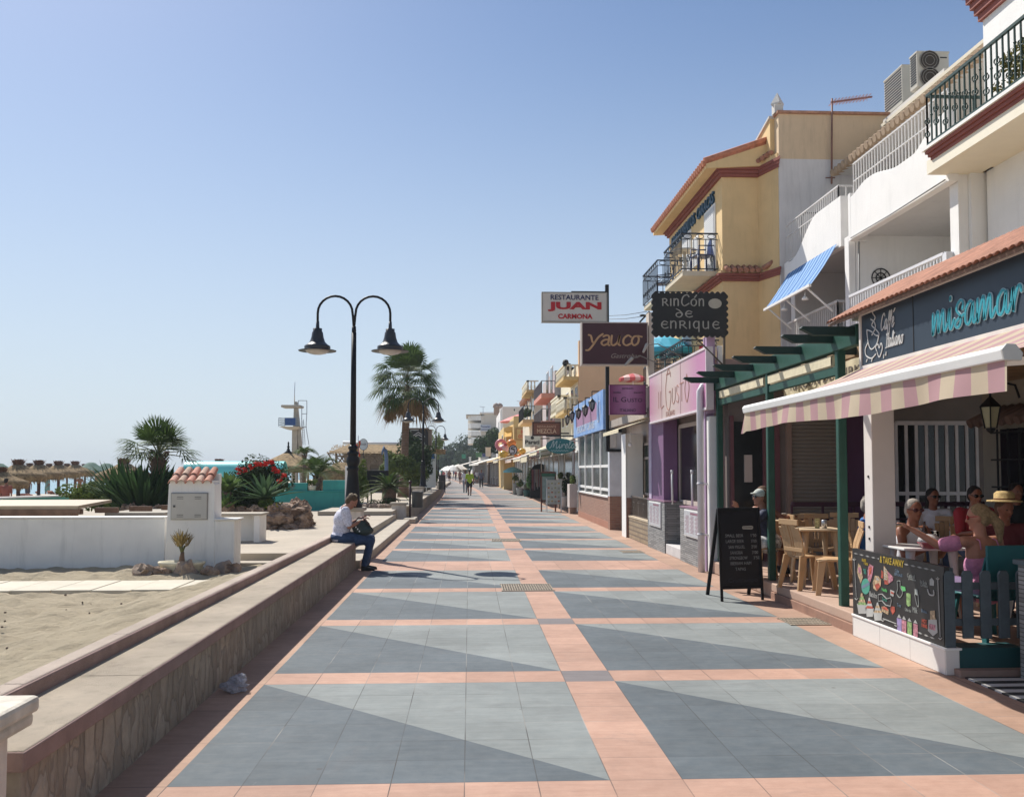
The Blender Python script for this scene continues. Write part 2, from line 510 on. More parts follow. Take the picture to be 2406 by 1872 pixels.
def promenade_mat():
 m, t, bs = newmat('promenade_tiles')
 v = coords(t)
 s = t.nodes.new('ShaderNodeSeparateXYZ'); t.links.new(v, s.inputs[0])
 x, y = X(t, s.outputs[0]), X(t, s.outputs[1])
 tt = (y - 50).mx(0); t1 = tt.mn(50)
 u = x + t1 * t1 * .00045 + (tt - t1) * .045
 ph = (y - 3.59).mod(12.4)
 wide = ph < 1.6
 q = (ph - 1.6).mod(2.8)
 band = (q > 2.4).mx(wide)
 midb = (u > .777) * (u < 1.175)
 border = ((u < -1.623).mx(u > 3.575))
 side = u > 1.175
 uu = (u + 1.623) * (side * -1 + 1) + (u - 1.175) * side
 tri = ((uu / 2.4) + (q / 2.4)) < 1
 cx = ((u + 1.623) / .4).op('FLOOR'); cy = ((y - 3.59) / .4).op('FLOOR')
 cc = t.nodes.new('ShaderNodeCombineXYZ'); t.links.new(cx.v, cc.inputs[0]); t.links.new(cy.v, cc.inputs[1])
 wn = t.nodes.new('ShaderNodeTexWhiteNoise'); t.links.new(cc.outputs[0], wn.inputs[0])
 rv = X(t, wn.outputs['Value'])
 odd = rv > 2
 tri = tri * (odd * -1 + 1)
 n1 = X(t, noi(t, v, .9, 6, .65)); n2 = X(t, noi(t, v, 9, 6, .7)); n3 = X(t, noi(t, v, 160, 3, .6))
 mps = t.nodes.new('ShaderNodeMapping'); mps.inputs['Scale'].default_value = (3, 22, 1); t.links.new(v, mps.inputs[0])
 n4 = X(t, noi(t, mps.outputs[0], 1, 6, .7))
 lg = mixc(t, n2, (.165, .188, .19), (.255, .268, .256))
 dg = mixc(t, n2, (.06, .082, .1), (.14, .155, .162))
 pk = mixc(t, n2, (.35, .2, .145), (.48, .31, .235))
 pb = mixc(t, n2, (.32, .195, .135), (.44, .29, .215))
 c = mixc(t, tri, lg, dg)
 c = mixc(t, band.mx(midb), c, pk)
 sq = band * midb * (wide * -1 + 1)
 c = mixc(t, sq, c, (.19, .17, .17))
 c = mixc(t, border, c, pb)
 br = (n1 - .5) * .8 + (rv - .5) * .16 + (n3 - .5) * .22 + (n4 - .5) * .5 + 1
 mm = t.nodes.new('ShaderNodeVectorMath'); mm.operation = 'SCALE'
 t.links.new(c, mm.inputs[0]); t.links.new(br.v, mm.inputs['Scale'])
 c = mm.outputs[0]
 st = ((X(t, noi(t, v, 1.7, 8, .75, 1.5)) - .55) * 6).mx(0).mn(1) * .28
 c = mixc(t, st, c, (.12, .11, .11))
 vo = t.nodes.new('ShaderNodeTexVoronoi'); vo.inputs['Scale'].default_value = 2.3; t.links.new(v, vo.inputs['Vector'])
 gum = (X(t, vo.outputs['Distance']) < .045) * (n1 > .5)
 c = mixc(t, gum * .5, c, (.08, .07, .07))
 sc2 = ((X(t, noi(t, v, 5, 8, .8, 2)) - .66) * 12).mx(0).mn(1) * .3
 c = mixc(t, sc2, c, (.55, .54, .5))
 jx = ((u + 1.623) / .4).mod(1); jy = ((y - 3.59) / .4).mod(1)
 dx = (jx - .5).op('ABSOLUTE'); dy = (jy - .5).op('ABSOLUTE')
 jit = (n2 - .5) * .006
 jl = ((dx + jit) > .4925).mx((dy + jit) > .4935)
 fade = X(t, noi(t, v, 1.3, 3))
 lj = ((X(t, noi(t, v, .45, 3)) - .5) * 9).mx(0).mn(1)
 jc = mixc(t, lj, (.05, .046, .044), (.36, .34, .31))
 c = mixc(t, jl * ((fade * 1.8) - .25).mx(.15).mn(.9), c, jc)
 t.links.new(c, bs.inputs['Base Color'])
 bs.inputs['Roughness'].default_value = .78
 bs.inputs['Specular IOR Level'].default_value = .3
 h = jl * -1.2 + n3 * .35 + n2 * .2 + rv * .3
 bumpn(t, bs, h, .35, .004)
 return m
mb = MB()
Ys = [-12, 20, 50] + list(range(56, 104, 6)) + [140, 220, 420]
for i in range(len(Ys) - 1):
 a, b = Ys[i], Ys[i + 1]
 ca, cb = curve_c(a), curve_c(b)
 mb.add([(-2.0 + ca, a, 0), (4.35 + ca, a, 0), (4.35 + cb, b, 0), (-2.0 + cb, b, 0)], [(0, 1, 2, 3)])
struct(mb.build('promenade', promenade_mat(), org=(0, 0, 0)))
mb = MB()
gyl = [-30, 0, 60, 120, 300, 900, 7000]
gxs = [(-56, -1.9), (-40, -.62), (-26, -.22), (-9, -.06), (0, -.03), (4000, -.03)]
for i in range(len(gyl) - 1):
 for j in range(len(gxs) - 1):
  (xa, za), (xb, zb) = gxs[j], gxs[j + 1]
  mb.add([(xa, gyl[i], za), (xb, gyl[i], zb), (xb, gyl[i + 1], zb), (xa, gyl[i + 1], za)], [(0, 1, 2, 3)])
struct(mb.build('ground', M((.5, .43, .33), .95, .12, .5, .3, 6), org=(0, 0, 0)))
def sandmat():
 m, t, bs = newmat('beach_sand')
 v = coords(t)
 n1 = X(t, noi(t, v, 2.2, 5)); n2 = X(t, noi(t, v, 220, 2)); n3 = X(t, noi(t, v, 9, 5))
 c = mixc(t, n1, (.44, .37, .26), (.6, .52, .38))
 c = mixc(t, n2 * .5, c, (.3, .24, .17))
 sp = X(t, noi(t, v, 60, 2)) > .74
 c = mixc(t, sp * .6, c, (.12, .09, .07))
 t.links.new(c, bs.inputs['Base Color'])
 bs.inputs['Roughness'].default_value = .95
 bs.inputs['Specular IOR Level'].default_value = .15
 bumpn(t, bs, n3 * 1.0 + n2 * .25, 1.0, .06)
 return m
mb = MB()
nx, ny = 190, 230
x0, x1, y0, y1 = -17, -2.44, 2.2, 15.75
for j in range(ny + 1):
 for i in range(nx + 1):
  x = x0 + (x1 - x0) * i / nx; y = y0 + (y1 - y0) * j / ny
  n = abs(noise.noise(Vector((x * 2.1, y * 2.6, 0)))) * .085 + noise.noise(Vector((x * 4.2, y * 5.5, 3))) * .045 + noise.noise(Vector((x * .5, y * .5, 7))) * .06
  edge = .36 * min(1, max(0, 1 - (-2.6 - x) / 1.5)) * (1 if y < 11.5 else max(0, 1 - (y - 11.5) / 1.5))
  pth = 0
  if 12.3 < y < 14.0: pth = -.06 + (0 if 12.5 < y < 13.85 else .05)
  mb.v.append(Vector((x, y, .1 + n * (1 if pth == 0 else .1) + pth + edge)))
W1 = nx + 1
mb.f = [[j * W1 + i, j * W1 + i + 1, (j + 1) * W1 + i + 1, (j + 1) * W1 + i] for j in range(ny) for i in range(nx)]
mb.m = [0] * len(mb.f); mb.s = [True] * len(mb.f)
tag(mb.build('beach_sand', sandmat(), org=(0, 0, 0)), kind='structure')
m, t, bs = newmat('sea_water')
v = coords(t)
n = X(t, noi(t, v, .35, 6));
mpn = t.nodes.new('ShaderNodeMapping'); mpn.inputs['Scale'].default_value = (.05, .2, 1); t.links.new(v, mpn.inputs[0])
n2 = X(t, noi(t, mpn.outputs[0], 1, 5))
t.links.new(mixc(t, n2, (.06, .2, .27), (.12, .32, .38)), bs.inputs['Base Color'])
bs.inputs['Roughness'].default_value = .25
bumpn(t, bs, n, .6, .3)
sea = MB()
sea.add([(-7000, -200, -1.2), (-40, -200, -1.2), (-40, 8000, -1.2), (-7000, 8000, -1.2)], [(0, 1, 2, 3)])
struct(sea.build('sea', m, org=(0, 0, 0)))
mb = MB()
ya, yb = 12.62, 13.72
xx = -2.9
i = 0
while xx > -18:
 wv = .52
 k = rnd.uniform(-.01, .01)
 mb.add([], [])
 a, b = xx - wv + .012, xx
 z1 = .125 + k * .4
 mb.box(a, b, ya + k, yb + k, .0, z1)
 xx -= wv
 i += 1
struct(mb.build('path', M((.54, .49, .39), .8, .1, 2, .15, 60, stain=.25), bevel=.008))
mb = MB()
mb.box(-9.2, -2.39, 16.15, 34, -.05, .29)
mb.box(-30, -9.2, 16.15, 60, -.3, .2)
mb.box(-9.2, -2.36, 34, 120, -.05, .26)
struct(mb.build('plaza', tanpave, bevel=.01))
mb = MB()
mb.box(-2.39, -1.875, 16.32, 29.6, -.02, .146)
struct(mb.build('step', stonecop, bevel=.02))
mb = MB()
mb.box(-2.43, -2.33, 16.33, 30.1, .1, .305)
mb.box(-4.7, -2.39, 29.3, 32.3, .28, .42)
struct(mb.build('upper_step', stonecop, bevel=.015))
mb = MB()
mb.box(-2.1, -1.72, 29.9, 31.4, -.02, .15)
struct(mb.build('step_block', stonecop, bevel=.02))
mb = MB()
mb.box(-4.35, -2.74, 15.72, 16.15, -.05, .17)
mb.box(-4.35, -2.74, 15.35, 15.72, -.05, .07)
struct(mb.build('sand_steps', stonecop, bevel=.012))
def facing_mat():
 m, t, bs = newmat('irregular_stone_facing')
 v = swz(t, coords(t), 'yz0')
 mp = t.nodes.new('ShaderNodeMapping'); mp.inputs['Scale'].default_value = (7.5, 2.9, 1); mp.inputs['Rotation'].default_value = (0, 0, .25)
 t.links.new(v, mp.inputs[0])
 nd = t.nodes.new('ShaderNodeTexNoise'); nd.inputs['Scale'].default_value = 1.6; t.links.new(mp.outputs[0], nd.inputs['Vector'])
 ad = t.nodes.new('ShaderNodeVectorMath'); ad.operation = 'MULTIPLY_ADD'
 t.links.new(nd.outputs['Color'], ad.inputs[0]); ad.inputs[1].default_value = (.9, .9, 0); t.links.new(mp.outputs[0], ad.inputs[2])
 vo = t.nodes.new('ShaderNodeTexVoronoi'); vo.feature = 'DISTANCE_TO_EDGE'; vo.inputs['Scale'].default_value = 1
 t.links.new(ad.outputs[0], vo.inputs['Vector'])
 vc = t.nodes.new('ShaderNodeTexVoronoi'); vc.inputs['Scale'].default_value = 1; t.links.new(ad.outputs[0], vc.inputs['Vector'])
 s = t.nodes.new('ShaderNodeSeparateXYZ'); t.links.new(vc.outputs['Color'], s.inputs[0])
 n = X(t, noi(t, coords(t), 14, 6, .7))
 c = mixc(t, X(t, s.outputs[0]), (.34, .285, .22), (.54, .46, .36))
 c = mixc(t, n * .7, c, (.16, .13, .11))
 e = (X(t, vo.outputs['Distance']) < .022)
 c = mixc(t, e * .55, c, (.2, .17, .14))
 t.links.new(c, bs.inputs['Base Color'])
 bs.inputs['Roughness'].default_value = .9
 h = (X(t, vo.outputs['Distance'])).mn(.18) * 4 + X(t, s.outputs[1]) * .5 + n * .5
 bumpn(t, bs, h, 1.0, .03)
 return m
facing = facing_mat()
t0 = thing('seat_wall', 'long low stone seat wall between the sand and the promenade, nearest the camera', 'wall', (-2.2, 4.2, 0))
MB().box(-2.38, -1.95, 4.24, 16.28, -.02, .43).build('stone_facing', facing, t0, bevel=.01)
mb = MB()
y = 4.2
while y < 16.3:
 e = min(16.32, y + 1.5)
 mb.box(-2.34, -1.925, y, e - .006, .47, .487)
 y += 1.5
mb.build('coping', M((.48, .405, .315), .9, .2, 1.6, .9, 140, stain=.5), t0, bevel=.012)
MB().box(-2.34, -1.918, 4.19, 16.325, .395, .482).build('coping_edge', pinkcop, t0, bevel=.008)
MB().box(-2.4, -2.33, 3.6, 16.6, .3, .569).build('back_kerb_face', pinkcop, t0, bevel=.012)
mb = MB()
y = 3.6
while y < 16.6:
 e = min(16.6, y + 1.5)
 mb.box(-2.46, -2.342, y, e - .005, .2, .576)
 y += 1.5
mb.build('back_kerb', M((.5, .41, .34), .9, .14, 1.0, .8, 120, stain=.25), t0, bevel=.012)
t0 = thing('gate_pillar', 'peeling white square pillar with a flat cap at the near end of the seat wall', 'pillar', (-2.1, 3.85, 0))
peel = M((.66, .60, .53), .85, .1, 4, .5, 30, stain=.5)
MB().box(-2.41, -1.92, 3.62, 4.06, 0, .62).build('shaft', peel, t0, bevel=.02)
MB().box(-2.47, -1.85, 3.56, 4.13, .615, .675).box(-2.49, -1.835, 3.54, 4.15, .67, .74).build('cap', M((.62, .57, .48), .8, .2, 7, .5, 30, stain=.5), t0, bevel=.02)
mb = MB()
mb.tube([(-2.05, 3.63, .42), (-2.05, 3.35, .42), (-2.05, 3.28, .40)], .055, 10)
mb.build('hand_rail', M((.22, .1, .07), .7, .3, 8), t0)
t0 = thing('seat_wall', 'second stretch of low stone wall along the promenade beyond the steps', 'wall', (-2.2, 31, 0))
mb = MB(); mc = MB()
ys = [31.6, 50] + list(range(56, 104, 6)) + [140]
for i in range(len(ys) - 1):
 a, b = ys[i], ys[i + 1]
 ca, cb = curve_c(a), curve_c(b)
 for k, (xa, xb, za, zb) in enumerate([(-2.38, -1.95, -.02, .44), (-2.42, -1.92, .44, .5)]):
  (mb if k == 0 else mc).add([(xa + ca, a, za), (xb + ca, a, za), (xb + ca, a, zb), (xa + ca, a, zb), (xa + cb, b, za), (xb + cb, b, za), (xb + cb, b, zb), (xa + cb, b, zb)],
               [(0, 1, 2, 3), (5, 4, 7, 6), (1, 5, 6, 2), (4, 0, 3, 7), (3, 2, 6, 7)])
mb.build('stone_facing', facing, t0)
mc.build('coping', stonecop, t0)
def pedestal(X0, Y0, w_, z0, z1, label):
 t = thing('pedestal', label, 'pedestal', (X0, Y0, z0), 'white pedestals along the sea wall')
 MB().box(X0 - w_ / 2, X0 + w_ / 2, Y0 - w_ / 2, Y0 + w_ / 2, z0, z1).build('shaft', peel, t, bevel=.015)
 MB().box(X0 - w_ / 2 - .05, X0 + w_ / 2 + .05, Y0 - w_ / 2 - .05, Y0 + w_ / 2 + .05, z1, z1 + .07).build('cap', stonecop, t, bevel=.012)
pedestal(-2.33, 31.2, .46, .0, .56, 'white pedestal with a flat cap where the far wall begins, beside the first litter bin')
pedestal(-2.4, 44, .5, .26, .85, 'white pedestal carrying the second street lamp')
pedestal(gx(1019, 73), 73, .5, .26, 1.0, 'white pedestal carrying the third street lamp')
def lamp_proto():
 t = thing('street_lamp', 'nearest tall black double-armed street lamp, behind the seated woman', 'street lamp', (0, 0, 0), 'black double street lamps along the sea wall')
 H = 3.42
 p = MB()
 p.lathe([(.19, 0), (.19, .05), (.15, .08), (.13, .3), (.112, .55), (.1, .7), (.12, .72), (.12, .76), (.1, .78), (.11, .82), (.13, .88), (.125, .95), (.09, 1.0), (.115, 1.03), (.115, 1.06), (.075, 1.09), (.075, 1.12), (.095, 1.14), (.095, 1.17), (.062, 1.21)], n=24)
 p.build('base', black, t)
 p = MB()
 p.tube([(0, 0, 1.15), (0, 0, H)], [.06, .048], 16)
 p.tube([(0, 0, H), (0, 0, H + .02), (0, 0, H + .12)], [.04, .045, .04], 12)
 p.build('pole', black, t)
 for s in (-1, 1):
  a = MB()
  r = .34
  pts = [(0, 0, H + .05), (s * .02, 0, H + .3)]
  cx = .03 + r; zz = H + .38
  for k in range(0, 13):
   th = R(180 - k * 15)
   pts.append((s * (cx + math.cos(th) * r), 0, zz + math.sin(th) * r * 1.0))
  xe = cx + r
  pts += [(s * xe, 0, zz - .2)]
  a.tube(pts, .024, 10)
  a.build('arm', black, t)
  c = (s * xe, 0, zz - .18)
  hd = MB()
  hd.lathe([(.03, .02), (.036, -.1), (.04, -.12), (.088, -.125), (.088, -.18), (.105, -.2), (.12, -.3), (.15, -.39), (.2, -.44), (.25, -.47), (.255, -.5), (.25, -.52), (.25, -.535), (.37, -.56), (.365, -.572), (.22, -.55)], c, 32)
  ho = hd.build('lamp_head', M((.03, .03, .033), .38, .5, 6, .05, 40, spec=.6), t)
  g = MB()
  g.lathe([(.235, -.545), (.22, -.58), (.17, -.615), (.09, -.635), (.001, -.64)], c, 32)
  ORG[ho.name] = ORG[t.name]
  g.build('globe', M((.45, .42, .38), .25, .1, 8, spec=.6), ho)
 return t
lamp = lamp_proto()
lamp.location = (gx(829, 18.4), 18.4, .98)
pedestal(gx(829, 18.4) + .0, 18.5, .38, .28, .905, 'white pedestal carrying the nearest street lamp, hidden behind the seated woman')
for (px, Y, z, lb) in [(994, 44, .93, 'second black double street lamp, in front of the tall palm trunk'),
                       (1024, 73, 1.0, 'third black double street lamp, right of the dark beach bar sign'),
                       (1030, 108, .95, 'farthest black double street lamp, smallest of the row')]:
 copy_tree(lamp, (gx(px, Y), Y, z), 0, lb)
def fan_leaf(mb, base, tip_dir, R_, n=22, spread=150, pet=.5, droop=.25, wd=.03, m=0, mp=1, up=Vector((0, 0, 1)), rs=rnd):
 """fan palm leaf: petiole then radiating blades"""
 base = Vector(base); d = Vector(tip_dir).normalized()
 a, b = frame(d, up)
 h = base + d * pet
 mid = base + d * pet * .5 + Vector((0, 0, .05 * pet))
 mb.tube([base, mid, h], [.018, .013, .01], 4, mp)
 for i in range(n):
  th = R(-spread / 2 + spread * i / (n - 1) + rs.uniform(-2, 2))
  L = R_ * (1 - .25 * abs(i / (n - 1) - .5) * 2) * rs.uniform(.88, 1.06)
  dd = (d * math.cos(th) + a * math.sin(th)).normalized()
  side = (a * math.cos(th) - d * math.sin(th)).normalized()
  w_ = wd * rs.uniform(.8, 1.2)
  p = h
  vs = []
  for k, tt in enumerate((0.02, .45, .75, 1.0)):
   ww = (.35, 1, .75, .05)[k] * w_
   q = h + dd * L * tt + Vector((0, 0, -droop * L * tt ** 2.6)) + b * (.04 * math.cos(i * 3.14))
   vs += [q - side * ww, q + side * ww]
  mb.add(vs, [(0, 1, 3, 2), (2, 3, 5, 4), (4, 5, 7, 6)], m)
def frond(mb, base, d, L, droop=.6, nl=26, ll=.3, m=0, mp=1, wd=.012, rs=rnd, vee=.3):
 base = Vector(base); d = Vector(d).normalized()
 pts = []
 for k in range(9):
  t = k / 8
  pts.append(base + d * L * t + Vector((0, 0, -droop * L * t * t)))
 mb.tube(pts, [.016 * (1 - .8 * k / 8) + .002 for k in range(9)], 4, mp)
 for k in range(nl):
  t = .12 + .88 * k / nl
  i = min(7, int(t * 8)); f = t * 8 - i
  p = pts[i].lerp(pts[i + 1], f)
  dd = (pts[i + 1] - pts[i]).normalized()
  a, b = frame(dd)
  l_ = ll * math.sin(math.pi * min(1, .25 + t * .7)) * rs.uniform(.85, 1.1)
  for s in (-1, 1):
   q = p + (dd * .55 + a * s * .8 + b * vee).normalized() * l_ + Vector((0, 0, -.15 * l_))
   mb.add([p - dd * wd, p + dd * wd, q], [(0, 1, 2)], m)
def blade(mb, base, d, L, wd, bend=.3, m=0, seg=5, fold=.25):
 base = Vector(base); d = Vector(d).normalized()
 a, b = frame(d)
 out = Vector((d.x, d.y, 0))
 vs = []
 for k in range(seg + 1):
  t = k / seg
  p = base + d * L * t + out * bend * L * t * t + Vector((0, 0, -bend * .5 * L * t * t * (1 - d.z * .5)))
  ww = wd * (math.sin(math.pi * (.18 + .82 * t)) ** .7 if t < 1 else .02)
  vs += [p - a * ww + b * ww * fold, p - b * 0, p + a * ww + b * ww * fold]
 fs = []
 for k in range(seg):
  i = 3 * k
  fs += [(i, i + 1, i + 4, i + 3), (i + 1, i + 2, i + 5, i + 4)]
 mb.add(vs, fs, m)
def sph(rs=rnd):
 while True:
  v = Vector((rs.uniform(-1, 1), rs.uniform(-1, 1), rs.uniform(-1, 1)))
  if .05 < v.length < 1: return v
def bush(mb, c, rx, ry, rz, n, ls, m=0, nm=1, rs=rnd, clumps=9, up=.3, asp=.5):
 """clumps of leaf quads inside an ellipsoid"""
 c = Vector(c)
 cl = []
 for i in range(clumps):
  v = sph(rs); v.z = v.z * .8 + .1
  cl.append((Vector((v.x * rx * .75, v.y * ry * .75, v.z * rz * .75)), rs.uniform(.3, .55)))
 for i in range(n):
  o, k = rs.choice(cl)
  v = sph(rs); v = v.normalized() * (v.length ** .4)
  p = c + o + Vector((v.x * rx * k, v.y * ry * k, v.z * rz * k))
  nn = (v * .8 + sph(rs) * .8 + Vector((0, 0, up))).normalized()
  a, b = frame(nn)
  an = rs.uniform(0, 6.28)
  a2 = a * math.cos(an) + b * math.sin(an); b2 = nn.cross(a2)
  s_ = ls * rs.uniform(.6, 1.3)
  mb.add([p - a2 * s_, p - b2 * s_ * asp, p + a2 * s_ + nn * s_ * .3, p + b2 * s_ * asp], [(0, 1, 2, 3)], m + (rs.randrange(nm) if nm > 1 else 0))
def rock(mb, c, sx, sy, sz, seed, m=0, n=14, k=9):
 c = Vector(c)
 b = len(mb.v)
 mb.ball(c, sx, sy, sz, n, k, m, sm=False)
 for i in range(b, len(mb.v)):
  q = mb.v[i] - c
  e = Vector((q.x / sx, q.y / sy, q.z / sz))
  f = 1 + noise.noise(e * 1.3 + Vector((seed * 3.1, 0, 0))) * .55 + noise.noise(e * 3.5 + Vector((0, seed * 1.7, 0))) * .4 + noise.noise(e * 8 + Vector((0, seed * 1.7, 0))) * .14
  mb.v[i] = c + q * f
palmleaf = leafmat((.06, .105, .03), 'palm_leaf')
palmdry = leafmat((.2, .13, .06), 'palm_leaf_dry')
swordl = leafmat((.035, .075, .03), 'sword_leaf')
agavel = leafmat((.07, .13, .07), 'agave_leaf')
bushl = leafmat((.11, .16, .04), 'bush_leaf')
darkl = leafmat((.03, .06, .022), 'dark_leaf')
flowr = leafmat((.45, .025, .02), 'red_petal')
floww = leafmat((.5, .42, .03), 'yellow_petal')
petm = M((.12, .13, .05), .6, .2)
Yw = 15.5
t0 = thing('white_wall', 'low whitewashed wall across the sand left of the meter pillar', 'wall', (-10, Yw, 0))
xr = gx(390, Yw)
MB().box(-19, xr, Yw, Yw + .3, -.1, gz(1218, Yw, 100)).build('wall_body', white, t0, bevel=.012)
MB().box(-19, xr, Yw - .02, Yw + .33, gz(1218, Yw, 100), gz(1214, Yw, 100)).build('coping', white, t0, bevel=.01)
t0 = thing('white_wall', 'white wall corner right of the meter pillar beside the plaza steps', 'wall', (-4.5, 15.6, 0))
xa, xb, xc = gx(508, 15.5), gx(563, 15.6), gx(612, 18.6)
MB().box(xa - .1, xb, 15.5, 15.75, -.1, gz(1222, 15.5, 540)).build('wall_body', white, t0, bevel=.01)
MB().box(xa - .1, xb + .03, 15.47, 15.78, gz(1222, 15.5, 540), gz(1218, 15.5, 540)).build('coping', stonecop, t0, bevel=.01)
z2 = gz(1207, 19.2, 600)
MB().box(gx(490, 18.9), xc, 18.9, 19.2, .1, z2).box(xc - .12, xc, 18.6, 18.9, .1, z2).build('back_wall', white, t0, bevel=.01)
MB().box(gx(490, 18.9), xc + .05, 18.55, 19.25, z2, z2 + .04).build('back_coping', stonecop, t0, bevel=.01)
Yp = 15.15
xl, xr2 = gx(397, Yp), gx(505, Yp)
zt = gz(1136, Yp, 450)
t0 = thing('meter_pillar', 'white tapered pillar with a grey cabinet door and a little tiled roof', 'utility pillar', ((xl + xr2) / 2, Yp, 0))
mb = MB()
xlb, xrb = gx(392, Yp), gx(510, Yp)
mb.add([(xlb, Yp - .05, 0), (xrb, Yp - .05, 0), (xrb, Yp + .42, 0), (xlb, Yp + .42, 0), (xl, Yp, zt), (xr2, Yp, zt), (xr2, Yp + .4, zt), (xl, Yp + .4, zt)],
       [(0, 1, 5, 4), (1, 2, 6, 5), (2, 3, 7, 6), (3, 0, 4, 7), (4, 5, 6, 7), (3, 2, 1, 0)])
mb.box(xl, xr2, Yp + .3, Yp + .42, zt - .01, zt + .16)
mb.build('pillar_body', white, t0, bevel=.012)
cw = (xr2 - xl - .04) / 5
for i in range(5):
 tl = MB()
 cx = xl + cw * (i + .5)
 for k in range(2):
  ya, yb_ = Yp - .06 + k * .22, Yp + .2 + k * .2
  za, zb_ = zt - .01 + k * .11, zt + .10 + k * .11
  prof = []
  n = 8
  vs = []
  for (yy, zz, rr) in ((ya, za + .01, cw * .5), (yb_, zb_ + .01, cw * .42)):
   for j in range(n + 1):
    th = math.pi * j / n
    vs.append((cx + math.cos(th) * rr, yy, zz + math.sin(th) * rr * .95))
   for j in range(n + 1):
    th = math.pi * (n - j) / n
    vs.append((cx + math.cos(th) * rr * .85, yy, zz + math.sin(th) * rr * .78))
  N = 2 * (n + 1)
  fs = [(j, (j + 1) % N, N + (j + 1) % N, N + j) for j in range(N)]
  fs += [tuple(range(N))[::-1], tuple(range(N, 2 * N))]
  tl.add(vs, fs, 0, False)
 tl.build('roof_tile', M([(.56, .3, .22), (.5, .34, .25), (.6, .28, .2), (.55, .36, .27), (.52, .24, .16)][i], .85, .2, 9, .4, 50), t0)
MB().box(xl + .02, xr2 - .02, Yp + .0, Yp + .36, zt - .02, zt + .05).build('roof_bed', white, t0)
dx0, dx1 = gx(406, Yp), gx(489, Yp)
dz0, dz1 = gz(1219, Yp, 450), gz(1159, Yp, 450)
door = MB().box(dx0 - .012, dx1 + .012, Yp - .035, Yp + .05, dz0 - .012, dz1 + .012).build('cabinet_frame', M((.3, .29, .27), .6, .1), t0, bevel=.004)
dd = MB().box(dx0, dx1, Yp - .05, Yp - .02, dz0, dz1).build('cabinet_door', M((.5, .48, .44), .6, .06, 3, .05), t0, bevel=.005)
vt = MB()
for cx in (.25, .75):
 for cz in (.1, .17, .8, .87):
  x = dx0 + (dx1 - dx0) * cx
  z = dz0 + (dz1 - dz0) * cz
  vt.box(x - .05, x + .05, Yp - .054, Yp - .045, z - .004, z + .004)
vt.box(dx0 + .03, dx0 + .065, Yp - .056, Yp - .045, (dz0 + dz1) / 2 - .015, (dz0 + dz1) / 2 + .02)
vt.build('vents', M((.1, .1, .1), .6), dd)
xq = gx(560, 15.6)
t0 = thing('white_box', 'low white masonry box butting against the right side of the meter pillar', 'masonry box', (xq - .3, 15.4, 0))
MB().box(xrb - .02, gx(556, 15.2), 15.12, 15.48, -.1, gz(1221, 15.2, 530)).build('box_body', white, t0, bevel=.015)
MB().box(xrb - .02, gx(565, 15.2), 15.08, 15.49, gz(1221, 15.2, 530), gz(1217, 15.2, 530)).build('box_cap', white, t0, bevel=.01)
pc = at(427, 1332, 14.6)
pc.z = .07
t0 = thing('oval_planter', 'cream oval plastic planter in front of the meter pillar', 'planter', pc)
MB().lathe([(.22, 0), (.25, .02), (.27, .17), (.3, .2), (.3, .235), (.275, .235), (.26, .2)], pc, 28, sx=1.18, sy=.8).build('tub', potw, t0)
MB().lathe([(.27, .19), (.001, .21)], pc, 24, sx=1.18, sy=.8).build('soil', M((.12, .08, .05), .95, .3, 12, .5, 40), t0)
t0 = thing('dry_palm', 'small withered palm standing in the cream planter', 'plant', (pc.x, pc.y, pc.z + .2))
mb = MB()
mb.tube([pc + Vector((0, 0, .19)), pc + Vector((0, 0, .3)), pc + Vector((.01, 0, .38))], [.05, .04, .025], 8)
mb.build('stem', trunkm, t0)
mb = MB()
rs = random.Random(3)
for i in range(9):
 a = i * 2.4
 fan_leaf(mb, pc + Vector((0, 0, .36)), (math.cos(a) * .42, math.sin(a) * .42, 1), .3 * rs.uniform(.7, 1.1), 9, 70, .12, .05, .009, rs=rs)
mb.build('leaves', [leafmat((.22, .17, .07), 'dry_leaf'), petm], t0)
for i, (px, py, s, lb) in enumerate([(343, 1340, .19, 'pinkish rock in the sand left of the oval planter'), (380, 1343, .15, 'rounded brown rock touching the left side of the planter'),
         (438, 1346, .17, 'upright dark rock leaning on the front of the planter'), (492, 1345, .14, 'flat pale rock right of the planter'),
         (527, 1336, .18, 'rock at the foot of the white masonry box'), (545, 1342, .16, 'brown rock nearest the seat wall')]):
 Y = 14.35 + (.3 if i > 3 else 0)
 p = at(px, py, Y)
 mb = MB()
 rock(mb, (p.x, Y, .14), s, s * .8, s * (.75 if i != 2 else 1.1), i + 2)
 tag(mb.build('loose_rock', rockm if i % 2 else rockl), lb, 'rock', 'loose rocks around the planter')
t0 = thing('rock_border', 'knobbly brown rockery wall around the raised garden bed', 'rockery', (-6, 23.5, .2))
rs = random.Random(11)
mb = MB()
bed = [(gx(285, 23.6), 23.6), (gx(420, 23.2), 23.2), (gx(560, 22.9), 22.9), (gx(640, 22.6), 22.6), (gx(706, 22.9), 22.9), (gx(712, 25), 25.0), (gx(690, 28), 28)]
def along(pts, step):
 out = []
 for (a, b) in zip(pts, pts[1:]):
  a, b = Vector(a), Vector(b)
  n = max(1, int((b - a).length / step))
  for i in range(n): out.append(a.lerp(b, i / n))
 return out
for row, (zz, s) in enumerate([(.3, .2), (.5, .18), (.7, .15)]):
 for p in along(bed, .26):
    rock(mb, (p.x + rs.uniform(-.08, .08), p.y + rs.uniform(-.1, .1) + row * .09, zz + rs.uniform(-.05, .05)), s * rs.uniform(.75, 1.25), s * rs.uniform(.8, 1.1), s * rs.uniform(.65, 1.1), rs.random() * 40, n=16, k=11)
mb.build('rocks', rockm, t0)
pol = [(p[0], p[1] + .1) for p in bed] + [(gx(285, 28), 28)]
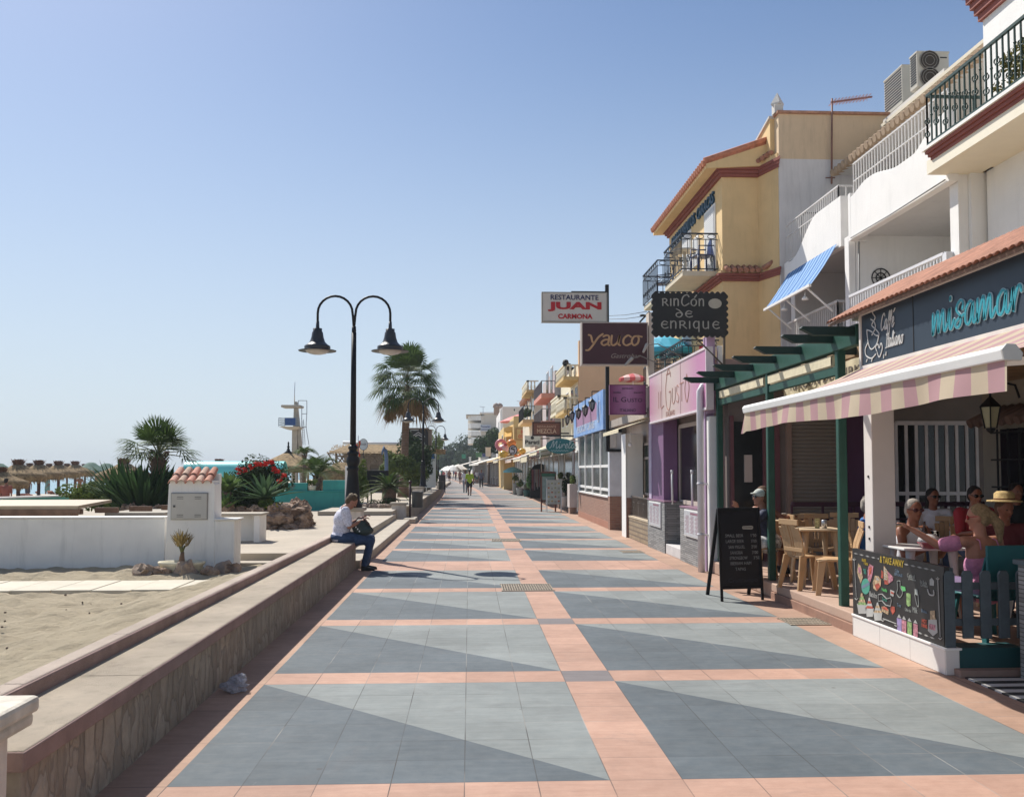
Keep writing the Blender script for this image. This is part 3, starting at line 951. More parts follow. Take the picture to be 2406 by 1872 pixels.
MB().prism(pol, lambda u, v, q: Vector((u, v, q)), .2, .74).build('soil', M((.2, .13, .09), .95, .3, 5, .8, 10), t0)
pb = Vector((gx(372, 25.2), 25.2, .6))
t0 = thing('fan_palm', 'short fan palm rising above the sword-leaved clump in the garden bed', 'palm', pb)
mb = MB()
mb.tube([pb + Vector((0, 0, z)) for z in (0, .5, 1, 1.35, 1.5)], [.2, .17, .17, .2, .1], 14)
rs = random.Random(5)
for i in range(90):
 a = rs.uniform(0, 6.28); z = rs.uniform(.6, 1.5)
 mb.bar(pb + Vector((math.cos(a) * .15, math.sin(a) * .15, z)), pb + Vector((math.cos(a) * .27, math.sin(a) * .27, z + .15)), .03, .02)
mb.build('trunk', trunkm, t0)
mb = MB()
top = pb + Vector((0, 0, 1.5))
for i in range(24):
 a = i * 2.399
 el = [78, 50, 32, 12, -2][min(4, i // 5)] + rs.uniform(-8, 8)
 d = Vector((math.cos(a) * math.cos(R(el)), math.sin(a) * math.cos(R(el)), math.sin(R(el))))
 fan_leaf(mb, top, d, .68, 26, 160, .5 if el > 30 else .62, .35 if el < 40 else .1, .019, m=0 if rs.random() < .8 or el > 30 else 2, rs=rs)
mb.build('crown', [palmleaf, petm, palmdry], t0)
def sword_clump(c, n, L, rad, wd, mat, label, name='sword_leaf_plant', bend=.25, seed=1, group=None, elmin=45):
 rs = random.Random(seed)
 t = thing(name, label, 'plant', c, group)
 mb = MB()
 for i in range(n):
  a = rs.uniform(0, 6.28); rr = rad * rs.random() ** .6
  el = R(rs.uniform(elmin, 88))
  b = Vector(c) + Vector((math.cos(a) * rr, math.sin(a) * rr * .6, 0))
  blade(mb, b, (math.cos(a) * math.cos(el), math.sin(a) * math.cos(el), math.sin(el)), L * rs.uniform(.55, 1.05), wd * rs.uniform(.8, 1.2), bend)
 mb.build('leaves', mat, t)
 return t
sword_clump((gx(335, 24.4), 24.4, .75), 260, 1.35, .8, .042, swordl, 'large dark clump of upright sword leaves under the fan palm', bend=.35, seed=2, elmin=38)
sword_clump((gx(415, 24.8), 24.8, .7), 110, 1.15, .5, .035, swordl, 'lower clump of sword leaves right of the fan palm', bend=.2, seed=3)
mb = MB()
bush(mb, (gx(430, 25), 25, 1.1), .6, .4, .42, 1300, .045, rs=random.Random(4))
tag(mb.build('shrub', leafmat((.09, .07, .025), 'brown_leaf')), 'reddish green shrub behind the roof of the meter pillar', 'shrub')
def agave(c, n, L, wd, label, seed=1, flat=18, mat=None):
 rs = random.Random(seed)
 t = thing('agave', label, 'agave', c, 'agaves in the garden bed')
 mb = MB()
 for i in range(n):
  a = i * 2.399
  el = R(80 - (80 - flat) * (i / n) ** .8)
  blade(mb, c, (math.cos(a) * math.cos(el), math.sin(a) * math.cos(el), math.sin(el)), L * rs.uniform(.8, 1.05) * (.75 + .25 * i / n), wd, .12, seg=6, fold=.45)
 mb.build('leaves', mat or agavel, t)
 mb = MB(); mb.tube([Vector(c) - Vector((0, 0, .35)), Vector(c)], [.09, .1], 8)
 mb.build('stem', trunkm, t)
agl = leafmat((.1, .17, .06), 'agave_leaf_bright')
agave((gx(535, 23.6), 23.6, 1.15), 26, .72, .085, 'green agave rosette right of the tiled meter pillar', 1, mat=agl)
agave((gx(530, 23.1), 23.1, .72), 22, .6, .07, 'low bright green agave below the larger rosette', 2, mat=agl)
agave((gx(622, 23.4), 23.4, .98), 34, 1.0, .055, 'grey-green agave with long narrow leaves under the red flowers', 3, 5)
agave((gx(455, 24.0), 24.0, 1.35), 18, .6, .07, 'dark agave rosette peeping over the meter pillar roof', 4, mat=swordl)
c = (gx(612, 24.8), 24.8, 1.5)
t0 = thing('hibiscus_shrub', 'rounded dark shrub covered in red flowers in the garden bed', 'flowering shrub', (c[0], c[1], .6))
mb = MB(); bush(mb, c, .85, .6, .62, 4200, .05, rs=random.Random(8), clumps=16)
bush(mb, (c[0] - .3, c[1], .95), .9, .5, .4, 1500, .045, rs=random.Random(9))
mb.build('foliage', darkl, t0)
rs = random.Random(12)
for k, (px, py) in enumerate([(592, 1092), (612, 1082), (638, 1086), (655, 1100), (617, 1080), (579, 1096), (566, 1104), (640, 1092), (662, 1118), (664, 1130), (560, 1101), (632, 1083), (600, 1087)]):
 p = at(px + rs.uniform(-9, 9), py + rs.uniform(-2, 9), 24.15)
 mb = MB()
 for i in range(14):
  v = sph(rs).normalized(); v.y -= .3
  q = p + v * .05
  a, b = frame(v)
  s_ = .045
  mb.add([q - a * s_, q - b * s_ * .6, q + a * s_ + v * .04, q + b * s_ * .6], [(0, 1, 2, 3)])
 mb.build('flower', flowr, t0)
mb = MB(); bush(mb, (gx(640, 23.2), 23.2, .85), .42, .25, .22, 900, .04, rs=random.Random(13));
t0 = thing('trailing_plant', 'yellow-flowering ground plant spilling over the rockery', 'plant', (gx(640, 23.2), 23.2, .7))
mb.build('foliage', bushl, t0)
mb = MB(); bush(mb, (gx(655, 22.9), 22.9, .75), .3, .2, .16, 220, .035, rs=random.Random(14)); mb.build('flowers', floww, t0)
mb = MB(); bush(mb, (gx(232, 26), 26, 1.0), 1.05, .6, .42, 8000, .055, rs=random.Random(15), clumps=30)
bush(mb, (gx(295, 25), 25, .95), .6, .5, .35, 3500, .05, rs=random.Random(16), clumps=14)
tag(mb.build('low_shrub', bushl), 'broad light green shrub left of the sword-leaved clump', 'shrub')
mb = MB(); bush(mb, (gx(570, 24.4), 24.4, .95), .8, .5, .4, 2600, .04, rs=random.Random(17), clumps=12)
tag(mb.build('low_shrub', darkl), 'dark green feathery shrub between the agaves', 'shrub')
t0 = thing('wooden_deck', 'raised pale wooden deck with joists beneath, behind the white wall', 'deck', (-10, 19, .3))
z = gz(1188, 17, 100)
mb = MB()
xe0, xe1 = gx(185, 17), gx(264, 20.5)
mb.add([(-18, 17, z - .06), (xe0, 17, z - .06), (xe1, 20.5, z - .06), (-18, 20.5, z - .06), (-18, 17, z), (xe0, 17, z), (xe1, 20.5, z), (-18, 20.5, z)],
       [(3, 2, 1, 0), (4, 5, 6, 7), (0, 1, 5, 4), (1, 2, 6, 5), (2, 3, 7, 6), (3, 0, 4, 7)])
mb.build('deck_boards', wavemat('deck_boards', (.36, .27, .17), (.45, .35, .23), 9, 'Y', bump=.6, vary=.25), t0)
MB().box(-18, xe0 + .02, 16.98, 17.06, z - .13, z - .06).box(-18, xe0 - .1, 17.0, 17.06, z - .5, z - .13).build('fascia_board', wooddk, t0)
for i in range(5):
 x = xe0 - .5 + i * .42
 mb = MB(); mb.bar((x, 17.4 + i * .6, z - .12), (x + .42, 17.4 + i * .6, z - .12), .08, .1)
 mb.build('joist', wooddk, t0)
for x in (xe0 - .2, -14, -17):
 MB().box(x - .09, x + .09, 17.05, 17.3, .15, z - .1).build('post', wooddk, t0)
MB().box(gx(265, 20), gx(402, 20), 19.6, 21.4, .1, gz(1202, 20, 330)).build('concrete_slab', concm, t0, bevel=.01)
rs = random.Random(61)
mb = MB()
for k in range(160):
 x, y = rs.uniform(-9, -2.7), rs.uniform(5, 12.2)
 mb.ball((x, y, .13 + .3 * max(0, (x + 3.6) / 1.0)), rs.uniform(.008, .02), rs.uniform(.008, .018), .01, 6, 4)
tag(mb.build('sand_pebbles', M((.12, .09, .07), .9, .5, 20)), kind='stuff')
t0 = thing('pool_wall', 'low turquoise wall with a pale top beyond the wooden deck', 'wall', (-20, 34, 0))
mb = MB(); mc = MB()
pa, pbb = at(-60, 1174, 27), at(170, 1165, 36)
zb_ = 0
for A, B in ((pa, pbb),):
 mb.add([(A.x, A.y, -.4), (B.x, B.y, -.4), (B.x, B.y, B.z), (A.x, A.y, A.z), (A.x, A.y + .25, -.4), (B.x, B.y + .25, -.4), (B.x, B.y + .25, B.z), (A.x, A.y + .25, A.z)],
           [(0, 1, 2, 3), (5, 4, 7, 6), (3, 2, 6, 7), (1, 5, 6, 2), (4, 0, 3, 7)])
 mc.bar((A.x, A.y + .12, A.z + .03), (B.x, B.y + .12, B.z + .03), .34, .05)
mb.build('wall_body', tealm, t0); mc.build('coping', white, t0)
Yt = 33
t0 = thing('turquoise_wall', 'turquoise painted garden wall with two raised panels behind the seated woman', 'wall', (-5, Yt, .29))
xa, xb = gx(640, Yt), gx(812, Yt)
zt = gz(1156, Yt, 730)
MB().box(xa, xb, Yt, Yt + .3, .1, zt).build('wall_body', tealm, t0, bevel=.012)
MB().box(xa, xb, Yt - .03, Yt + .33, zt, zt + .05).build('ledge', tealm, t0, bevel=.01)
MB().box(gx(671, Yt + .1), gx(722, Yt), Yt + .05, Yt + .25, zt + .04, gz(1134, Yt, 700)).build('raised_panel', tealm, t0, bevel=.015)
MB().box(gx(759, Yt + .1), gx(812, Yt), Yt + .05, Yt + .25, zt + .04, gz(1128, Yt, 780)).build('raised_panel', tealm, t0, bevel=.015)
em = MB()
fn = basis((gx(684, Yt), Yt + .045, gz(1148, Yt, 684)), (1, 0, 0), (0, 0, 1))
for q in ([(-.12, -.12), (.0, .12), (.12, .1), (.02, -.02), (.1, -.12), (-.05, -.14)], [(-.16, .02), (.0, .04), (.14, .12)]):
 stroke(em, q, fn, .035)
em.build('emblem', M((.12, .2, .2), .6), t0)
t0 = thing('white_post', 'slim white post at the right end of the turquoise wall', 'post', (gx(815, 32.8), 32.8, .29))
x = gx(815, 32.8)
MB().box(x - .05, x + .05, 32.7, 32.85, .29, gz(1095, 32.8)).build('post', whitep, t0, bevel=.01)
mb = MB()
p = (gx(733, 33.2), 33.2, zt + .02)
mb.lathe([(.12, 0), (.16, .2), (.15, .2), (.13, .18)], p, 16)
t0 = thing('flower_pot', 'white pot with a green plant in the gap of the turquoise wall', 'potted plant', p)
mb.build('pot', potw, t0)
mb = MB(); bush(mb, (p[0], p[1], p[2] + .32), .2, .16, .16, 350, .035, rs=random.Random(20)); mb.build('foliage', bushl, t0)
def date_palm(c, h, n, L, label, seed, ll=.35, el0=25, thick=.14, droop=.7, nl=30, nm='date_palm'):
 rs = random.Random(seed)
 t = thing(nm, label, 'palm', c)
 c = Vector(c)
 mb = MB()
 mb.tube([c, c + Vector((0, 0, h * .5)), c + Vector((0, 0, h))], [thick * 1.2, thick, thick], 12)
 for i in range(60):
  a = rs.uniform(0, 6.28); z = rs.uniform(.1, 1) * h
  mb.bar(c + Vector((math.cos(a) * thick * .9, math.sin(a) * thick * .9, z)), c + Vector((math.cos(a) * thick * 1.4, math.sin(a) * thick * 1.4, z + .12)), .04, .02)
 mb.build('trunk', trunkm, t)
 mb = MB()
 for i in range(n):
  a = i * 2.399
  el = R(rs.uniform(el0, 78))
  frond(mb, c + Vector((0, 0, h)), (math.cos(a) * math.cos(el), math.sin(a) * math.cos(el), math.sin(el)), L * rs.uniform(.8, 1.1), droop, nl, ll, rs=rs)
 mb.build('crown', [palmleaf, petm], t)
 return t
date_palm((gx(745, 34.5), 34.5, .5), .9, 20, 2.1, 'arching feathery palm behind the turquoise wall, left of the nearest lamp', 21, .5, 35, .16, .7, 40)
date_palm((gx(715, 37), 37, .3), 2.0, 9, .9, 'small bright green palm in front of the lifeguard tower', 22, .3, 40, .08, .8, 24)
Ys_ = 38
t0 = thing('barrel_kiosk', 'long turquoise half-barrel roof behind the garden bed', 'kiosk', (gx(560, Ys_), Ys_, 0))
x0_, x1_ = gx(430, Ys_), gx(664, Ys_)
ztp = gz(1083, Ys_ + .2, 560)
r = .62
m_tq = M((.2, .72, .68), .3, .06, 2, spec=.5)
mb = MB()
vs = []
n = 20
for x in (x0_, x1_):
 for j in range(n + 1):
  th = R(-20 + 220 * j / n)
  vs.append((x, Ys_ + .5 - math.cos(th) * r, ztp - r + math.sin(th) * r))
mb.add(vs, [(j, j + 1, n + 2 + j, n + 1 + j) for j in range(n)], 0, True)
mb.build('barrel_roof', m_tq, t0)
mb = MB()
mb.prism([(Ys_ + .5 - math.cos(R(-20 + 220 * j / n)) * r * .96, ztp - r + math.sin(R(-20 + 220 * j / n)) * r * .96) for j in range(n + 1)], lambda u, v, q: Vector((q, u, v)), x1_ - .06, x1_ - .02)
mb.build('end_panel', tealm, t0)
MB().box(x0_, x1_ - .1, Ys_ + .1, Ys_ + .9, -.3, ztp - r).build('counter', tealm, t0)
def thatch_umb(name, label, cat, group, r=1.25, zc=2.35, dz=.5, skirt=.36, tuft=.22, mat=thatch, post=.09, spike=False):
 t = thing(name, label, cat, (0, 0, 0), group)
 MB().tube([(0, 0, 0), (0, 0, zc)], post, 10).build('post', M((.12, .06, .045), .85, .3, 6), t)
 rs = random.Random(hash(label) % 1000 if False else int(r * 100 + zc * 10))
 n = 36
 prof = [(.12, zc), (.32, zc - .05), (.5, zc - .2), (.75 * r, zc - dz * .78), (r, zc - dz), (r * 1.03, zc - dz - skirt * .5), (r * .98, zc - dz - skirt)]
 mb = MB()
 mb.lathe(prof, n=n)
 for i in range(700):
  a = rs.uniform(0, 6.28)
  k = rs.random()
  q0 = Vector((math.cos(a), math.sin(a), 0))
  if k < .6:
   p = q0 * r * rs.uniform(.93, 1.05) + Vector((0, 0, zc - dz - rs.uniform(0, skirt)))
   e = p + q0 * rs.uniform(0, .05) + Vector((0, 0, -rs.uniform(.08, .22)))
  else:
   f = rs.uniform(.1, 1)
   p = q0 * r * f + Vector((0, 0, zc - dz * f + .02))
   e = p + q0 * .2 + Vector((0, 0, -.1))
  s_ = Vector((-q0.y, q0.x, 0)) * .02
  mb.add([p - s_, p + s_, e + s_ * .4, e - s_ * .4], [(0, 1, 2, 3)])
 mb.build('canopy', mat, t)
 if tuft:
  mb = MB()
  for i in range(220):
   a = rs.uniform(0, 6.28)
   q0 = Vector((math.cos(a), math.sin(a), 0))
   p = q0 * rs.uniform(0, .22) + Vector((0, 0, zc - .08))
   e = p + q0 * rs.uniform(.0, .25) + Vector((0, 0, rs.uniform(.12, tuft + .12)))
   s_ = Vector((-q0.y, q0.x, 0)) * .025
   mb.add([p - s_, p + s_, e + s_, e - s_], [(0, 1, 2, 3)])
  mb.build('tuft', M((.16, .08, .05), .95, .4, 6), t)
 return t
gp = 'thatched umbrellas on the beach'
u0 = thatch_umb('beach_umbrella', 'nearest thatched beach umbrella, second from the left edge', 'beach umbrella', gp)
for k, (px, pyt, Y, s, lb) in enumerate([(44, 1076, 47, 1, None), (92, 1078, 55, 1.02, 'thatched beach umbrella third from the left edge of the photo'),
      (138, 1080, 63, 1.03, 'thatched beach umbrella in the middle of the row of five'), (177, 1081, 72, 1.04, 'smaller thatched beach umbrella with a reddish tuft'),
      (292, 1073, 45, 1.0, 'thatched beach umbrella half hidden by the sword leaves'), (4, 1094, 40, .82, 'frayed thatched umbrella cut by the left edge of the photo'),
      (70, 1086, 84, 1.0, 'low thatched umbrella in the second row, between the second and third front ones'), (116, 1087, 88, 1.0, 'low thatched umbrella in the second row, between the third and fourth front ones'), (158, 1087, 92, 1.0, 'low thatched umbrella in the second row, behind the reddish-tufted one'), (200, 1088, 90, 1.0, 'low thatched umbrella in the second row, just left of the green parasols'), (515, 1076, 66, 1.0, 'thatched umbrella whose tuft shows above the turquoise barrel roof'), (600, 1080, 60, 1, 'thatched umbrella behind the red flowering shrub')]):
 zt = gz(pyt, Y, px)
 X_ = gx(px, Y)
 o = u0 if lb is None else copy_tree(u0, label=lb)
 o.location = (X_, Y, zt - (2.35 + .3) * s)
 o.scale = (s, s, s)
greenm = M((.05, .13, .1), .8, .15, 3)
g0 = thatch_umb('beach_parasol', 'green fabric beach parasol right of the thatched row', 'parasol', 'green beach parasols', 1.5, 2.4, .75, .25, 0, greenm, .05)
for k, (px, pyt, Y, lb) in enumerate([(214, 1086, 78, None), (250, 1088, 84, 'green fabric beach parasol beside the half-hidden thatched umbrella'), (-2, 1088, 80, 'green beach parasol at the left edge of the photo')]):
 o = g0 if lb is None else copy_tree(g0, label=lb)
 o.location = (gx(px, Y), Y, gz(pyt, Y, px) - 2.4)
Y = 44
pz = gz(1062, Y, 677)
t0 = thing('palapa', 'wide conical thatched shelter with a black finial in front of the lifeguard tower', 'thatched shelter', (gx(677, Y), Y, 0))
cx = gx(677, Y)
MB().lathe([(.12, pz), (.9, pz - .38), (1.5, pz - .6), (2.0, pz - .72), (2.0, pz - .95), (1.5, pz - .8)], (cx, Y, 0), 30).build('canopy', thatch, t0)
MB().lathe([(.001, pz + .5), (.04, pz + .45), (.035, pz + .3), (.07, pz + .25), (.04, pz + .2), (.1, pz + .05), (.3, pz - .1)], (cx, Y, 0), 10).build('finial', black, t0)
for i in range(8):
 a = R(i * 45 + 20)
 mb = MB(); mb.tube([(cx + math.cos(a) * 1.6, Y + math.sin(a) * 1.6, 0), (cx + math.cos(a) * 1.6, Y + math.sin(a) * 1.6, pz - .7)], .05, 8)
 mb.build('post', wood, t0)
t0 = thatch_umb('beach_umbrella', 'low shaggy thatched umbrella just left of the nearest lamp base', 'beach umbrella', gp, 1.0, 2.2, .35, .6, 0)
t0.location = (gx(802, 42), 42, gz(1086, 42, 802) - 2.2)
Y = 90
cx = gx(690, Y)
t0 = thing('lifeguard_tower', 'concrete lifeguard tower with a blue balcony panel and an aerial', 'tower', (cx, Y, -1))
def P(px, py, dy=0): return at(px, py, Y + dy)
mb = MB()
def quadcol(a0, a1, b0, b1, y0_, y1_, za, zb):
 mb.add([(a0, y0_, za), (a1, y0_, za), (a1, y1_, za), (a0, y1_, za), (b0, y0_, zb), (b1, y0_, zb), (b1, y1_, zb), (b0, y1_, zb)],
           [(3, 2, 1, 0), (4, 5, 6, 7), (0, 1, 5, 4), (1, 2, 6, 5), (2, 3, 7, 6), (3, 0, 4, 7)])
quadcol(gx(684, Y), gx(698, Y), gx(685, Y), gx(697, Y), Y, Y + .8, -1.2, gz(1008, Y, 690))
quadcol(gx(687, Y), gx(703, Y), gx(689, Y), gx(695, Y), Y, Y + .7, gz(1008, Y, 690), gz(943, Y, 690))
quadcol(gx(706, Y), gx(720, Y), gx(696, Y), gx(703, Y), Y + .2, Y + .7, -1.2, gz(1005, Y, 690))
mb.build('column', concm, t0, bevel=.04)
mb = MB()
z0, z1 = gz(1009, Y, 690), gz(1003, Y, 690)
mb.add([(gx(675, Y), Y - .8, z0), (gx(700, Y), Y - .8, z0), (gx(700, Y), Y + 1.4, z0), (gx(675, Y), Y + 1.4, z0), (gx(659, Y), Y - 1.1, z1), (gx(706, Y), Y - 1.1, z1), (gx(706, Y), Y + 1.6, z1), (gx(659, Y), Y + 1.6, z1)],
       [(3, 2, 1, 0), (4, 5, 6, 7), (0, 1, 5, 4), (1, 2, 6, 5), (2, 3, 7, 6), (3, 0, 4, 7)])
mb.build('platform', concm, t0)
MB().box(gx(661, Y), gx(707, Y), Y - .6, Y + 1.3, gz(960, Y), gz(954, Y)).build('roof_slab', concm, t0, bevel=.08)
MB().box(gx(673, Y), gx(698, Y), Y - 1.1, Y - 1.04, gz(1002, Y), gz(985, Y)).build('blue_panel', M((.02, .09, .3), .5, .05), t0)
mb = MB()
xa, xb = gx(659, Y), gx(707, Y)
for py in (985, 989, 993, 997, 1001):
 z = gz(py, Y)
 mb.bar((xa, Y - 1.08, z), (xb, Y - 1.08, z), .04)
 mb.bar((xa, Y - 1.08, z), (xa, Y + 1.5, z), .04)
for x in (xa, gx(673, Y), gx(700, Y), xb): mb.bar((x, Y - 1.08, z1), (x, Y - 1.08, gz(985, Y)), .05)
mb.build('railing', M((.2, .25, .3), .5), t0)
mb = MB()
mb.tube([P(692, 944), P(692, 925), P(693, 897)], [.05, .04, .02], 6)
mb.build('aerial', metal, t0)
mb = MB()
for pts in ([P(701, 953), P(701, 941), P(721, 941), P(721, 972), P(719, 1003), P(726, 1045)], [P(709, 955), P(709, 1003), P(721, 1003)], [P(710, 972), P(721, 972)]):
 for a, b in zip(pts, pts[1:]): mb.bar(a, b, .06)
for i in range(14): mb.bar(P(709, 990 + i * 4, .3), P(714, 990 + i * 4, .3), .04)
mb.bar(P(709, 985, .3), P(712, 1045, .3), .05); mb.bar(P(713, 985, .3), P(717, 1045, .3), .05)
mb.build('ladder', M((.35, .38, .42), .5), t0)
pb = Vector((gx(948, 50), 50, .26))
t0 = thing('tall_palm', 'tall fan palm with a thick brown trunk beside the promenade lamps', 'palm', pb)
mb = MB()
zt = gz(935, 50, 950)
lean = gx(956, 50) - pb.x
mb.tube([pb, pb + Vector((.0, 0, .6)), pb + Vector((lean * .3, 0, 2)), pb + Vector((lean * .6, 0, 4)), Vector((pb.x + lean, 50, zt)), Vector((pb.x + lean, 50, zt + .7))], [.34, .24, .2, .185, .2, .1], 16)
mb.build('trunk', wavemat('palm_bark', (.24, .155, .105), (.16, .1, .07), 7, 'Z', bump=.7, rough=.95, vary=.4, dist=.03), t0)
top = Vector((pb.x + lean, 50, zt + .75))
rs = random.Random(31)
mb = MB(); md = MB()
for i in range(74):
 a = i * 2.399 + rs.uniform(-.2, .2)
 f = i / 74
 el = 85 - 128 * f ** .95 + rs.uniform(-8, 8)
 d = Vector((math.cos(a) * math.cos(R(el)), math.sin(a) * math.cos(R(el)), math.sin(R(el))))
 st = top + Vector((0, 0, .25 - f * .7))
 brown = f > .86
 fan_leaf(md if brown else mb, st, d, rs.uniform(.95, 1.2), 24, 165, rs.uniform(.95, 1.45) if el > -10 else 1.05, .6 if el < 40 else .25, .03, rs=rs)
mb.build('crown', [palmleaf, petm], t0)
for i in range(22):
 a = rs.uniform(0, 6.28)
 d = Vector((math.cos(a) * .35, math.sin(a) * .35, -1))
 fan_leaf(md, top + Vector((math.cos(a) * .25, math.sin(a) * .25, -.5)), d, .8, 14, 60, .5, .1, .03, rs=rs)
for i in range(3):
 a = [3.3, .2, 3.0][i]
 d = Vector((math.cos(a) * .12, math.sin(a) * .1, -1))
 fan_leaf(md, top + Vector((math.cos(a) * [.95, .75, .7][i], 0, -1.0)), d, 1.0, 22, 34, .2, .0, .035, rs=rs)
md.build('dead_leaves', [palmdry, petm], t0)
p = (gx(915, 33.5), 33.5, .35)
rs = random.Random(33)
t0 = thing('cycad', 'dark spiky cycad with arching fronds at the foot of the tall palm', 'cycad', p)
mb = MB(); mb.tube([p, Vector(p) + Vector((0, 0, .7))], [.24, .26], 12); mb.build('trunk', trunkm, t0)
mb = MB()
for i in range(48):
 a = i * 2.399; el = R(rs.uniform(-5, 75))
 frond(mb, Vector(p) + Vector((0, 0, .7)), (math.cos(a) * math.cos(el), math.sin(a) * math.cos(el), math.sin(el)), rs.uniform(.85, 1.15), .4, 40, .17, wd=.011, rs=rs)
mb.build('crown', [palmleaf, petm], t0)
mb = MB(); bush(mb, (gx(905, 33), 33, .5), .55, .4, .25, 1200, .04, rs=rs)
tag(mb.build('ground_shrub', darkl), 'dark low shrub beneath the cycad', 'shrub')
mb = MB(); bush(mb, (gx(850, 35.5), 35.5, 1.2), .32, .3, 1.0, 2600, .05, rs=rs, clumps=18)
tag(mb.build('climbing_vine', bushl), 'leafy climbing vine just right of the nearest lamp', 'vine')
for k, (px, py, Y, rx, rz, mt, lb) in enumerate([(972, 1110, 47, .8, .9, bushl, 'tall leafy shrub right of the palm trunk'), (985, 1085, 52, .9, 1.1, darkl, 'dark bush behind the second street lamp'),
                          (1003, 1118, 58, .7, .7, bushl, 'green shrub between the second and third lamps'), (925, 1100, 46, .7, .9, bushl, 'slender bush left of the palm trunk'), (965, 1060, 55, .7, 1.4, darkl, 'dark tall shrub against the beach bar'), (1010, 1045, 95, 1.6, 1.7, bushl, 'yellowish tree crown right of the dark beach bar sign')]):
 mb = MB(); p = at(px, py, Y)
 bush(mb, p, rx, rx * .8, rz, 2200, .06 + Y * .0006, rs=random.Random(40 + k), clumps=14)
 mb.tube([(p.x, Y, .1), (p.x, Y, p.z)], .05, 6)
 tag(mb.build('shrub', mt), lb, 'shrub', 'shrubs around the palm')
rs = random.Random(51)
for k in range(9):
 px = 848 + k * 8
 mb = MB(); rock(mb, (gx(px, 31.8), 31.8 + rs.uniform(-.15, .15), .47), rs.uniform(.09, .14), .1, rs.uniform(.07, .11), k + 60, n=10, k=6)
 tag(mb.build('border_stone', rockl), 'round pale stone in the short row left of the far pedestal', 'stone', 'pale border stones by the steps')
t0 = thing('notice_board', 'large black board on legs between the vine and the cycad', 'notice board', (gx(890, 36), 36, .3))
MB().box(gx(862, 36), gx(913, 36), 36, 36.06, gz(1147, 36), gz(1105, 36)).build('panel', black, t0, bevel=.01)
for px in (864, 872, 908):
 MB().box(gx(px - 1.5, 36), gx(px + 1.5, 36), 36.07, 36.13, .28, gz(1110, 36)).build('leg', black, t0)
Y = 62
t0 = thing('beach_bar', 'thatched beach bar with white roof poles and lattice rails behind the nearest lamp', 'beach bar', (gx(870, Y), Y, 0))
xa, xb = gx(790, Y), gx(945, Y)
zr, zl = gz(1040, Y), gz(1062, Y)
mb = MB()
mb.add([(xa - .6, Y - .4, zl - .1), (xb, Y - .4, zl - .1), (xb, Y + 2.5, zr), (xa + .6, Y + 2.5, zr), (xb, Y + 5, zl), (xa - .6, Y + 5, zl)], [(0, 1, 2, 3), (3, 2, 4, 5)])
rs = random.Random(5)
for i in range(900):
 x = rs.uniform(xa - .5, xb); f = rs.random()
 p = Vector((x, Y - .4 + 2.8 * f, zl - .1 + (zr - zl) * f + .03))
 e = p + Vector((rs.uniform(-.1, .1), -.25, -.25 if f < .1 else -.1))
 mb.add([p - Vector((.03, 0, 0)), p + Vector((.03, 0, 0)), e], [(0, 1, 2)])
mb.build('thatch_roof', thatch, t0)
for i, zz in enumerate((zr + .1,)):
 mb = MB(); mb.tube([(gx(806, Y), Y - .2, zr - .02), (xb, Y - .2, zr - .1)], .1, 8); mb.build('roof_pole', whitep, t0)
mb = MB()
for x in [xa + (xb - xa) * k / 6 for k in range(7)]:
 mb.bar((x, Y, 0), (x, Y, zl), .14)
 mb.bar((x, Y, zl - 1), (x + .6, Y, zl), .08)
 mb.bar((x, Y, zl - 1.0), (x - .6, Y, zl), .08)
mb.bar((xa, Y, gz(1072, Y)), (xb, Y, gz(1072, Y)), .1); mb.bar((xa, Y, gz(1088, Y)), (xb, Y, gz(1088, Y)), .12)
for k in range(10):
 x = xa + (xb - xa) * k / 10
 mb.bar((x, Y, gz(1090, Y)), (x + .5, Y, gz(1073, Y)), .06); mb.bar((x + .5, Y, gz(1090, Y)), (x, Y, gz(1073, Y)), .06)
mb.build('timber_frame', M((.22, .17, .12), .9, .3, 4), t0)
MB().box(xa, xb, Y + 3.8, Y + 4, 0, zl).build('back_wall', M((.3, .26, .2), .9, .3, 1), t0)
MB().box(xa, xb, Y + .05, Y + .15, 0, gz(1100, Y)).build('counter', M((.14, .12, .1), .8, .3, 2), t0)
Y = 58
t0 = thing('beach_bar_sign', 'square dark billboard with white lettering on the beach bar roof', 'billboard', (gx(985, Y), Y, 2))
xa, xb, za, zb_ = gx(959, Y), gx(1006, Y), gz(1050, Y), gz(1009, Y)
MB().box(xa, xb, Y, Y + .12, za, zb_).build('panel', M((.02, .02, .02), .5, .1), t0)
MB().box(xb, xb + .18, Y, Y + 1.2, za, zb_).box(xa - .03, xb + .05, Y - .02, Y + .1, zb_, zb_ + .08).build('frame', M((.2, .15, .11), .8), t0)
fn = basis(((xa + xb) / 2, Y, za), (1, 0, 0), (0, 0, 1))
mb = MB()
wv = (xb - xa)
text(mb, 'ASADOR', fn, wv * .7, .16, y=.13)
mb2 = []
for q in ([(-.42, .38), (-.42, .95), (.0, .95)], [(-.3, .5), (0, .68), (.3, .5)], [(-.36, .56), (0, .82), (.36, .56)], [(-.25, .42), (.25, .42)]):
 stroke(mb, [(a * wv * .9, .05 + b * (zb_ - za) * .95) for a, b in q], fn, .045, sm=False, w0=.003)
mb.build('lettering', M((.6, .6, .58), .6), t0)
MB().box(xa, xb + .1, Y + .2, Y + 1.4, 0, za).build('support', M((.2, .16, .12), .9, .3, 2), t0)
MB().box(gx(960, Y - .2), gx(1045, Y - .2), Y - .5, Y + 1.5, gz(1066, Y), gz(1056, Y)).build('thatch_edge', thatch, t0)
Y = 54
t0 = thing('totem_sign', 'tall pale information panel with a blue square, right of the second lamp', 'sign', (gx(1018, Y), Y, .26))
